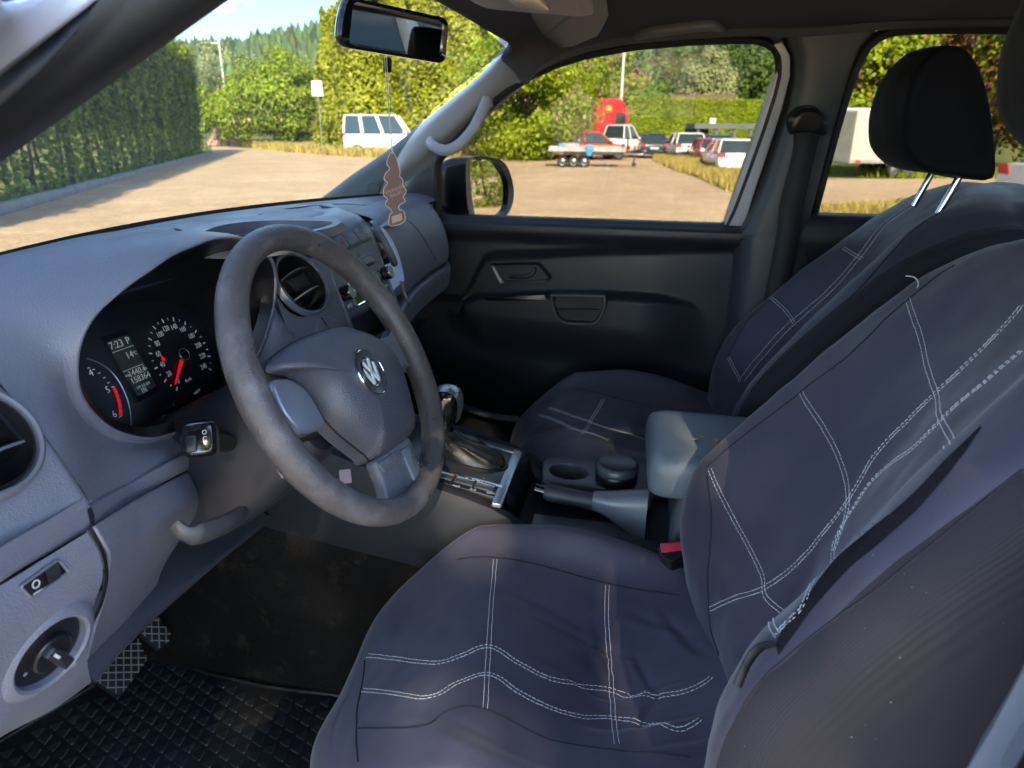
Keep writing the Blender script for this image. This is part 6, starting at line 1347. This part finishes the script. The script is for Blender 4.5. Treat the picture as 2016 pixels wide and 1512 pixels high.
blades('dry_grass', pg((462, 288), (560, 299), (690, 309), (820, 312), (900, 310), (1000, 309), (1110, 303), (1110, 292), (1000, 297), (900, 299), (700, 298), (560, 287), (480, 282)), 30000, .55, L_DRY, 'dry yellow grass along the far side of the gravel')
blades('green_grass', pg((470, 288), (700, 304), (700, 296), (560, 286), (480, 282)), 9000, .45, L_LIME, 'green grass under the flowering bush')
blades('grass_strip', pg((1288, 318), (1330, 336), (1380, 352), (1430, 376), (1470, 380), (1490, 352), (1440, 338), (1390, 322), (1340, 306), (1290, 302)), 16000, .30, L_DRY, 'strip of dry grass in front of the parked white cars')
blades('weeds', pg((1590, 440), (1700, 436), (2300, 436), (2300, 395), (1800, 405), (1600, 412)), 9000, .20, L_DRY, 'dry grass beside the gravel below the rear window')
blades('green_verge', pg((1600, 345), (1800, 352), (2400, 350), (2400, 335), (1800, 338), (1600, 333)), 9000, .28, L_LIME, 'green grass under the white box trailer')
pc_ = mat('patch_gravel', (.30, .22, .13), .95)
# ---- vehicles
TYRE = mat('tyre', (.02, .02, .02), .8); WRIM = mat('wheel_rim', (.20, .20, .21), .35, metal=.7); CGL = mat('car_glass', (.03, .045, .05), .08, spec=.8, coat=.5); TAIL = mat('tail_lamp', (.55, .03, .03), .25, coat=.5); PLT = mat('number_plate', (.7, .7, .66), .5); BUMP = mat('bumper_plastic', (.03, .03, .032), .6)
paint = {}
def pnt(n, c):
    if n not in paint: paint[n] = mat(n + '_paint', c, .28, coat=.7, var=.04)
    return paint[n]
def wheel(fr, x, y, r, par, w=.2):
    """lies in a local frame F(x along car, y across, z up)"""
    s = 1 if y > 0 else -1; c = fr(x, y-s*w/2, r); f = Fr(c, fr(1, 0, 0)-fr(0, 0, 0), (fr(0, s, 0)-fr(0, 0, 0)))
    wobj = obj('wheel', MB().lathe(f, (0, 0), [(r*.62, -w/2), (r*.9, -w/2), (r, -w*.35), (r, w*.35), (r*.9, w/2), (r*.66, w/2), (r*.62, w*.4)], 26), TYRE, par, 50)
    obj('rim', MB().lathe(f, (0, 0), [(r*.66, w*.42), (r*.6, w*.40), (r*.5, w*.22), (r*.16, w*.38), (.0001, w*.40)], 10), WRIM, wobj, 20)
def car(name, loc, ang, L, Wd, H, pm, label, cat='car', kind='hatch', group=None):
    t = thing(name, loc, label, cat, group); ca, sa = math.cos(ang), math.sin(ang); lo = Vector(loc)
    F = lambda x, y, z: lo + Vector((x*ca-y*sa, x*sa+y*ca, z))
    hw = Wd/2; zb = .26 if kind != 'van' else .30; belt = {'hatch': .62, 'suv': .62, 'van': .56, 'pickup': .60, 'estate': .62}[kind]*H; hl = L/2
    def sec(x, w, z0, z1, n=20): return [F(x, a, b) for a, b in cs(n, w, (z1-z0)/2, 0, (z0+z1)/2, 4.5)]
    if kind == 'van': st = [(-hl, .86, zb+.15, belt*.95), (-hl+.05, .97, zb, belt), (-hl*.5, 1, zb, belt), (0, 1, zb, belt), (hl*.62, 1, zb, belt), (hl*.86, .97, zb, belt*.88), (hl, .86, zb+.08, belt*.62)]
    elif kind == 'pickup': st = [(-hl, .95, zb+.2, belt*.98), (-hl+.05, .98, zb+.12, belt), (-hl*.1, 1, zb+.1, belt), (hl*.45, 1, zb+.1, belt), (hl*.9, .95, zb+.12, belt*.92), (hl, .86, zb+.2, belt*.8)]
    else: st = [(-hl, .80, zb+.18, belt*.86), (-hl+.06, .93, zb+.03, belt*.97), (-hl*.7, 1, zb, belt), (0, 1, zb, belt), (hl*.5, 1, zb, belt*.97), (hl*.85, .93, zb, belt*.86), (hl, .78, zb+.08, belt*.66)]
    bd_ = obj('body', MB().loft([sec(x, hw*w, a, b) for x, w, a, b in st], True, True, True), pm, t, 50)
    # glasshouse
    if kind == 'van': x0, x1, y0, y1 = -hl+.06, hl*.72, -hl+.16, hl*.42
    elif kind == 'pickup': x0, x1, y0, y1 = -hl*.12, hl*.52, -hl*.04, hl*.30
    elif kind == 'estate': x0, x1, y0, y1 = -hl+.10, hl*.45, -hl+.42, hl*.10
    else: x0, x1, y0, y1 = -hl+.12, hl*.45, -hl+.50, hl*.08
    gl0 = [F(a, b, belt-.03) for a, b in ((x0, -hw*.93), (x1, -hw*.90), (x1, hw*.90), (x0, hw*.93))]; gl1 = [F(a, b, H-.06) for a, b in ((y0, -hw*.74), (y1, -hw*.72), (y1, hw*.72), (y0, hw*.74))]
    obj('window', MB().loft([gl0, gl1], True, False, True), CGL, t, 0)
    rf = [(y0-.05, -hw*.76), (y1+.04, -hw*.74), (y1+.04, hw*.74), (y0-.05, hw*.76)]
    obj('roof', MB().loft([[F(a, b, z) for a, b in rnd(q, .15, 3)] for q, z in ((rf, H-.075), (rf, H-.03), (scl(rf, .9), H))], True, True, True), pm, t, 50)
    pil = MB()
    for (a, b), (c, d) in (((x0, .93), (y0, .75)), ((x1, .90), (y1, .73))):
        for s in (-1, 1): pil.tube([F(a, s*hw*b, belt-.04), F(c, s*hw*d, H-.05)], .045 if kind != 'van' else .07, 6)
    obj('pillars', pil, pm, t, 60)
    for f_ in ((.45,) if kind != 'van' else (.30, .62)):
        for s in (-1, 1):
            a = x0+(x1-x0)*f_; c = y0+(y1-y0)*f_; obj('door_pillar', MB().tube([F(a, s*hw*.935, belt-.04), F(c, s*hw*.755, H-.05)], .045 if kind != 'van' else .11, 6), pm, t, 60)
    r = .31 if kind in ('hatch', 'estate') else .35
    for x in (-hl*.62, hl*.64):
        for s in (-1, 1): wheel(F, x, s*hw*.99, r, t)
    for s in (-1, 1):
        obj('tail_lamp', MB().loft([[F(-hl*x, s*hw*a, b) for a, b in ((.58, belt*.78), (.92, belt*.80), (.95, belt*.98), (.66, belt*.96))] for x in (.93, 1.008)], True, True, True), TAIL, t, 0)
        obj('headlamp', MB().loft([[F(hl*x, s*hw*a, b) for a, b in ((.50, belt*.62), (.84, belt*.66), (.86, belt*.80), (.55, belt*.74))] for x in (.92, .985)], True, True, True), CHROME, t, 0)
        obj('door_mirror', MB().box(tuple(F(x1-.15, s*(hw+.08), belt+.02)), (.10, .16, .13), rz=ang), pm, t, 30)
    obj('rear_bumper', MB().loft([sec(x, hw*w, zb-.02, zb+.24) for x, w in ((-hl-.05, .75), (-hl-.02, .90), (-hl+.25, .98))], True, True, True), BUMP if kind == 'suv' else pm, t, 50)
    obj('front_bumper', MB().loft([sec(x, hw*w, zb-.02, zb+.22) for x, w in ((hl+.03, .75), (hl, .88), (hl-.25, .98))], True, True, True), BUMP, t, 50)
    obj('number_plate', MB().box(tuple(F(-hl-.055, 0, zb+.34 if kind != 'suv' else zb+.4)), (.02, .52, .11), rz=ang), PLT, t, 0)
    return t
WHP = pnt('white', (.78, .78, .77)); 
vb = at_d(752, 43.5); car('camper_van', vb, R_(-78), 4.7, 1.9, 2.45, WHP, 'white camper van in front of the tall conifers, partly behind the windscreen pillar', 'van', 'van')
car('parked_suv', at_d(1348, 41), R_(12), 4.4, 1.85, 1.52, WHP, 'white parked car seen from behind, left of the grey carport', 'car', 'suv', 'cars parked across the yard')
car('parked_car', at_d(1440, 29.5), R_(8), 4.2, 1.78, 1.34, WHP, 'white hatchback nearest on the right, in front of the grey carport', 'car', 'hatch', 'cars parked across the yard')
car('parked_car', at_d(1277, 43), R_(14), 4.1, 1.75, 1.45, pnt('dark_blue', (.02, .035, .05)), 'dark blue-grey hatchback between trailer and white car', 'car', 'hatch', 'cars parked across the yard')
car('parked_car', at_d(1408, 44), R_(10), 4.1, 1.75, 1.42, pnt('blue', (.05, .09, .22)), 'blue car half hidden between the two white cars', 'car', 'hatch', 'cars parked across the yard')
car('parked_car', at_d(1396, 38), R_(12), 3.6, 1.6, 1.25, pnt('red', (.35, .03, .03)), 'red car half hidden beside the white hatchback', 'car', 'hatch', 'cars parked across the yard')
car('parked_car', at_d(1166, 38.5), R_(-60), 4.3, 1.75, 1.55, pnt('orange', (.62, .11, .02)), 'orange car behind the flatbed trailer', 'car', 'estate', 'cars parked across the yard')
car('parked_pickup', at_d(1214, 41.5), R_(-35), 4.8, 1.8, 1.95, WHP, 'small white pickup with glazed cab in front of the red truck', 'pickup', 'pickup')
car('parked_car', at_d(1312, 47), R_(10), 3.4, 1.6, 1.25, pnt('yellow', (.65, .42, .02)), 'yellow car glimpsed between the dark car and white car', 'car', 'hatch', 'cars parked across the yard')
# red lorry with white box
tl_ = at_d(1190, 47.5); ta = R_(-62); lor = thing('lorry', tl_, 'red lorry cab with its white box body behind the flatbed trailer', 'lorry')
def LFx(x, y, z): return tl_ + Vector((x*math.cos(ta)-y*math.sin(ta), x*math.sin(ta)+y*math.cos(ta), z))
REDP = pnt('lorry_red', (.60, .012, .02))
def ls(x, w, z0, z1, e=7): return [LFx(x, a, b) for a, b in rect(0, (z0+z1)/2, 2*w, z1-z0, .16, 4)]
obj('cab', MB().loft([ls(-1.15, 1.15, .7, 3.5), ls(-1.1, 1.22, .6, 3.62), ls(.6, 1.22, .6, 3.66), ls(.95, 1.20, .6, 3.35), ls(1.25, 1.16, .6, 2.9), ls(1.32, 1.10, .65, 2.2), ls(1.36, 1.0, .7, 1.9)], True, True, True), REDP, lor, 50)
obj('windscreen', MB().loft([[LFx(x+dx, y, z) for x, y, z in ((1.335, -1.05, 2.0), (1.335, 1.05, 2.0), (1.16, 1.02, 2.95), (1.16, -1.02, 2.95))] for dx in (0, .03)], True, True, True), CGL, lor, 0)
for s in (-1, 1): obj('side_window', MB().loft([[LFx(x, s*(1.205+d), z) for x, z in ((.25, 2.0), (1.05, 2.0), (.98, 2.75), (.30, 2.75))] for d in (0, .03)], True, True, True), CGL, lor, 0)
obj('front_grille', MB().box(tuple(LFx(1.37, 0, 1.2)), (.06, 1.7, .7), rz=ta), BUMP, lor, 0)
obj('white_stripe', MB().loft([[LFx(x, -1.225-d, z) for x, z in ((-.4, 1.55), (1.1, 1.45), (1.1, 1.70), (-.4, 1.78))] for d in (0, .01)], True, True, True), WHP, lor, 0)
obj('badge_disc', MB().lathe(Fr(LFx(-.25, -1.225, 3.0), LFx(1, 0, 0)-LFx(0, 0, 0), LFx(0, -1, 0)-LFx(0, 0, 0)), (0, 0), [(.22, 0), (.22, .012), (.0001, .012)], 20), pnt('yellow', (.65, .42, .02)), lor, 0)
obj('box_body', MB().loft([ls(x, 1.24, 1.1, 3.75, 30) for x in (-9, -1.5)], True, True, True), WHP, lor, 20)
for x in (.7, -2.6, -7.5): wheel(LFx, x, -1.15, .5, lor, .3); wheel(LFx, x, 1.15, .5, lor, .3)
obj('chassis', MB().box(tuple(LFx(-4, 0, .85)), (9.5, .9, .35), rz=ta), BUMP, lor, 0)
# flatbed trailer
fc_ = at_d(1163, 31.3); fa = R_(-82); ft = thing('flatbed_trailer', fc_, 'empty silver three-axle flatbed trailer with blue tarpaulin bits, standing on the gravel', 'trailer')
def TF_(x, y, z): return fc_ + Vector((x*math.cos(fa)-y*math.sin(fa), x*math.sin(fa)+y*math.cos(fa), z))
ALU = mat('weathered_aluminium', (.42, .42, .42), .45, metal=.5, var=.2, vscale=3); GALV = mat('galvanised_steel', (.30, .31, .32), .45, metal=.6, var=.2, vscale=5)
obj('deck', MB().box(tuple(TF_(-.15, 0, .74)), (3.5, 1.9, .07), rz=fa), ALU, ft, 0)
for s in (-1, 1): obj('side_rail', MB().box(tuple(TF_(-.15, s*.96, .80)), (3.52, .05, .20), rz=fa), ALU, ft, 0)
obj('headboard', MB().box(tuple(TF_(1.58, 0, .90)), (.06, 1.9, .26), rz=fa), ALU, ft, 0)
obj('chassis', MB().box(tuple(TF_(-.2, .45, .63)), (3.2, .10, .14), rz=fa).box(tuple(TF_(-.2, -.45, .63)), (3.2, .10, .14), rz=fa), GALV, ft, 0)
obj('drawbar', MB().tube([TF_(1.4, .45, .60), TF_(2.15, 0, .56), TF_(2.5, 0, .56)], .055, 8).tube([TF_(1.4, -.45, .60), TF_(2.15, 0, .56)], .05, 8), GALV, ft)
obj('jockey_wheel', MB().tube([TF_(2.1, .12, .95), TF_(2.1, .12, .18)], .035, 8).lathe(Fr(TF_(2.1, .12, .11), TF_(1, 0, 0)-TF_(0, 0, 0), TF_(0, 1, 0)-TF_(0, 0, 0)), (0, 0), [(.0001, -.04), (.11, -.04), (.11, .04), (.0001, .04)], 16), BUMP, ft, 40)
obj('winch_post', MB().tube([TF_(1.75, 0, .6), TF_(1.75, 0, 1.30)], .035, 8), BUMP, ft)
for x in (-1.25, -.75, -.25):
    for s in (-1, 1): wheel(TF_, x, s*.90, .25, ft, .2)
BLU = mat('blue_tarpaulin', (.05, .28, .55), .6)
obj('tarpaulin', MB().loft([[TF_(-.05+r*math.cos(t), -.99+r*.25*math.sin(t)-.02, .86+z+r*.2*math.sin(2*t)) for t in np.linspace(0, 6.28, 14, False)] for r, z in ((.10, -.34), (.17, -.1), (.2, .04), (.12, .12), (.02, .14))], True, True, True), BLU, ft)
obj('tarpaulin', MB().loft([[TF_(-1.35+r*math.cos(t), -.3+r*math.sin(t), .80+z) for t in np.linspace(0, 6.28, 12, False)] for r, z in ((.15, 0), (.18, .12), (.10, .22), (.01, .24))], True, True, True), BLU, ft)
obj('load_box', MB().box(tuple(TF_(-.9, .2, .92)), (.8, .5, .25), rz=fa), ALU, ft, 0)
# grey carport
cpp = at_d(1425, 52); cpt = thing('carport', cpp, 'flat-roofed grey carport building with open bays behind the white hatchback', 'carport'); GP2 = mat('grey_cladding', (.13, .145, .16), .6, var=.1)
ca_ = R_(-80)
def CP(x, y, z): return cpp + Vector((x*math.cos(ca_)-y*math.sin(ca_), x*math.sin(ca_)+y*math.cos(ca_), z))
obj('roof', MB().box(tuple(CP(0.3, 0, 1.93)), (5.6, 3.4, .36), rz=ca_), GP2, cpt, 0)
for x in (-2.2, -.9, .4, 1.6, 2.8): obj('post', MB().box(tuple(CP(x, -1.5, .88)), (.16, .16, 1.76), rz=ca_), GP2, cpt, 0)
obj('door', MB().box(tuple(CP(-1.5, 1.2, .88)), (1.3, .08, 1.75), rz=ca_), mat('grey_door', (.10, .12, .14), .5), cpt, 0)
obj('back_wall', MB().box(tuple(CP(-2.0, 1.5, .88)), (1.2, .1, 1.75), rz=ca_), GP2, cpt, 0)
obj('roof_vent', MB().box(tuple(CP(-.9, 0, 2.3)), (.45, .4, .40), rz=ca_), WHP, cpt, 0)
# house behind
hp = at_d(1246, 92); hs_ = thing('house', hp, 'brown wooden house with a pitched roof among the trees behind the light pole', 'house'); WD = mat('brown_timber', (.22, .10, .055), .8, var=.2, vscale=2); TL = mat('roof_tile', (.20, .11, .07), .85, var=.25, vscale=3)
def HP(x, y, z): return hp + Vector((x*math.sin(.2)+y, -x*math.cos(.2), z))
obj('wall', MB().loft([[HP(-2.0, y, 5.2), HP(2.6, y, 5.2), HP(2.6, y, 6.8), HP(0, y, 9.0), HP(-2.0, y, 7.2)] for x, y in ((0, 0), (0, 6))], True, True, True), WD, hs_, 0)
obj('lower_wall', MB().box(tuple(HP(.3, 3, 2.6)), (6, 4.4, 5.4)), mat('render_wall', (.55, .48, .38), .8), hs_, 0)
obj('roof', MB().loft([[HP(-2.6, y, 6.75), HP(0, y, 9.15), HP(3.4, y, 6.35), HP(3.4, y, 6.6), HP(0, y, 9.42), HP(-2.6, y, 7.0)] for y in (-.6, 6.6)], True, True, True), TL, hs_, 0)
obj('porch_roof', MB().loft([[HP(1.0, y, 5.0), HP(5.6, y, 4.7), HP(5.6, y, 4.95), HP(1.0, y, 5.9)] for y in (-1.2, 3)], True, True, True), TL, hs_, 0)
for x in (-.9, 1.0): obj('window', MB().box(tuple(HP(x, -.03, 6.0)), (.06, .8, .9)), CGL, hs_, 0)
s2 = thing('shed', at_d(1378, 75), 'low shed with a brown tiled roof just above the clipped hedge', 'shed'); sp = at_d(1378, 75)
obj('roof', MB().loft([[sp + Vector((x, y, z)) for x, z in ((-2, 4.3), (2, 5.2), (2, 5.3), (-2, 4.42))] for y in (-3.4, 3.4)], True, True, True), TL, s2, 0); obj('wall', MB().box(tuple(sp+Vector((0, 0, 2.1))), (3.4, 6.2, 4.3)), WD, s2, 0)
# poles, sign, logs
WP = mat('pole_paint', (.68, .66, .62), .5)
lp_ = at_d(1220, 70); lpt = thing('light_pole', lp_, 'tall white light pole above the red lorry', 'light pole'); obj('pole', MB().tube([lp_, lp_+Vector((0, 0, 14))], [.16, .11], 10), WP, lpt); obj('lamp_head', MB().box(tuple(lp_+Vector((-.4, 0, 14))), (1.1, .35, .14)), WP, lpt, 0)
lp_ = at_d(452, 80); lpt = thing('street_lamp', lp_, 'short white street lamp standing above the bushes right of the tall hedge', 'street lamp'); obj('pole', MB().tube([lp_, lp_+Vector((0, 0, 10.1))], [.12, .08], 8), WP, lpt); obj('lamp_head', MB().box(tuple(lp_+Vector((.0, .35, 10.1))), (.25, .95, .12)), WP, lpt, 0)
sg = P(624, 174, 'X', 40); sgt = thing('road_sign', Vector((sg.x, sg.y, GZ)), 'white rectangular sign with a faded pink ring beside the tall conifers', 'road sign')
SF = Fr(sg, (.25, -.97, 0), (-.97, -.25, 0)); obj('sign_plate', MB().prism(SF, rect(0, 0, .62, .84, .05), -.02, .0), WHP, sgt, 0)
obj('ring', MB().lathe(SF, (0, .12), [(.20, .0), (.20, .006), (.14, .006), (.14, 0)], 28), mat('faded_pink', (.62, .16, .32), .6), sgt, 0)
obj('sign_disc', MB().lathe(SF, (0, .12), [(.13, .0), (.13, .004), (.0001, .004)], 24), mat('faded_lilac', (.52, .34, .5), .6), sgt, 0)
obj('post', MB().tube([sg+Vector((.05, 0, .3)), Vector((sg.x+.05, sg.y, GZ))], .03, 8), GALV, sgt)
mk = gp(472, 272); mkt = thing('marker_post', mk, 'short leaning white marker post at the edge of the grass by the bush', 'post'); obj('post_shaft', MB().tube([mk, mk+Vector((0, .35, 1.7))], .05, 8), WP, mkt); obj('post_cap', MB().tube([mk+Vector((0, .33, 1.6)), mk+Vector((0, .36, 1.75))], .06, 8), REDB, mkt)
WOOD = mat('cut_log', (.50, .30, .20), .8, island=.3, var=.2, vscale=3); k0 = None; lc = at_d(437, 66)
lpn = thing('log_pile', lc, 'stack of pale cut logs between the tall hedge and the bushes', 'log pile')
for r in range(7):
    for c in range(9-r):
        if k0 is None: k0 = obj('log', MB().lathe(Fr((0, 0, 0), (.2, -.97, 0), (-.97, -.2, 0)), (0, 0), [(.0001, -.4), (.15, -.4), (.16, .4), (.155, .42), (.0001, .42)], 12), WOOD, lpn, 40); lg = k0
        else: lg = k0.copy(); COL.objects.link(lg)
        q = (c-4+r*.5)*.30; lg.matrix_parent_inverse = Matrix.Identity(4); lg.location = (q*.2+random.uniform(-.1, .1), -q*.97, .2+r*.27+random.uniform(-.03, .03)); s_ = random.uniform(.8, 1.1); lg.scale = (s_, s_, s_)
# ---- behind the rear window
bx = at_d(1722, 28.5); bxt = thing('box_trailer', bx, 'large white box trailer seen through the far rear window, behind the headrest', 'trailer'); ba = R_(-68)
def BX(x, y, z): return bx + Vector((x*math.cos(ba)-y*math.sin(ba), x*math.sin(ba)+y*math.cos(ba), z))
obj('box_body', MB().box(tuple(BX(.3, 0, 1.45)), (3.6, 2.0, 1.85), rz=ba), pnt('cream', (.52, .50, .43)), bxt, 0, bev=.05)
obj('frame_rail', MB().box(tuple(BX(.3, -1.01, .60)), (3.7, .05, .12), rz=ba), ALU, bxt, 0); obj('tail_lamp', MB().box(tuple(BX(-1.2, -1.04, .60)), (.2, .03, .09), rz=ba), TAIL, bxt, 0)
for x in (.5, 1.1): wheel(BX, x, -.9, .27, bxt); wheel(BX, x, .9, .27, bxt)
b2 = at_d(1640, 31); b2t = thing('box_trailer', b2, 'grey boxy trailer left of the white one, seen through the rear window', 'trailer')
obj('box_body', MB().box(tuple(b2+Vector((0, 0, 1.5))), (2.4, 2.1, 1.9), rz=ba), mat('grey_box', (.36, .34, .30), .6, var=.15), b2t, 0, bev=.04); obj('box_roof', MB().box(tuple(b2+Vector((0, 0, 2.5))), (2.5, 2.2, .08), rz=ba), WHP, b2t, 0)
car('parked_pickup', at_d(2290, 17.5), R_(-72), 5.1, 1.85, 1.80, WHP, 'white pickup at the right edge, seen through the far rear window', 'pickup', 'pickup')
for i, (x, d, H, r, mm, lab) in enumerate(((1700, 40, 9.5, 3.2, L_LIME, 'pale green tree above the grey trailer'), (1790, 42, 10, 3.4, L_RED, 'tree with reddish blossom above the white box trailer'), (1880, 44, 11, 3.6, L_LIME, 'light green tree behind the passenger headrest'), (1965, 40, 10, 3.2, L_RED, 'reddish tree right of the passenger headrest'), (2060, 38, 9, 3.2, L_LIME, 'green tree above the white pickup'), (2180, 38, 10, 3.6, L_BUSH, 'green tree beyond the white pickup'))):
    tree('leafy_tree', at_d(x, d), H, r, mm, 12000, .15, lab, 'tree', 'trees seen through the rear window', base=.08, clumps=80, extra=(L_PINK if mm is L_RED else L_RED, 700, .13))
for x, d, H, r, lab in ((1925, 13.5, .62, .85, 'low bright green weed bush under the headrest posts'), (1990, 12.3, .60, .9, 'low bright green weed bush at the right edge of the window'), (1868, 14.5, .45, .6, 'small green weed bush left of the headrest posts')):
    b = at_d(x, d); t = thing('weed_bush', b, lab, 'bush', 'low weeds by the gravel'); p, nr = blob((b.x, b.y, b.z+H*.5), (r, r, H*.55), 3200, 30, .35); quads('foliage', p, nr, rng.uniform(.025, .05, 3200), L_BUSH if x > 1900 else L_LIME, t)
    obj('stems', MB().tube([b, b+Vector((.05, .1, H*.8))], .01, 5).tube([b, b+Vector((-.15, -.1, H*.7))], .01, 5), BARK, t)
b = Vector((15.5, -13.6, GZ)); tree('reed_bush', b, 5.0, 3.2, L_LIME, 26000, .06, 'tall green reedy bush reflected in the far wing mirror', 'bush', base=.0, clumps=60, tr=.05)
# ---- behind and beside the camera: unseen trees added to shade the cab, a van in the mirror
for x, y, H, r, lab in ((-8.2, -3.0, 9.0, 2.9, 'unseen broad leafy tree added beside the pickup to throw shade over the cab'), (-14.5, -9.5, 13, 4.0, 'unseen leafy tree added for shade behind the camera, left of the nearest one'), (-11.5, .8, 12, 3.6, 'unseen leafy tree added for shade beside the pickup near the bonnet')):
    tree('added_shade_tree', (x, y, GZ), H, r, L_BUSH, 9500, .13, lab, 'tree', 'added shade trees beside the pickup', base=.30, clumps=90)
car('parked_van', (1.1, -7.2, GZ), R_(4), 5.2, 2.0, 2.5, WHP, 'white van standing behind the pickup, seen in the mirror', 'van', 'van')
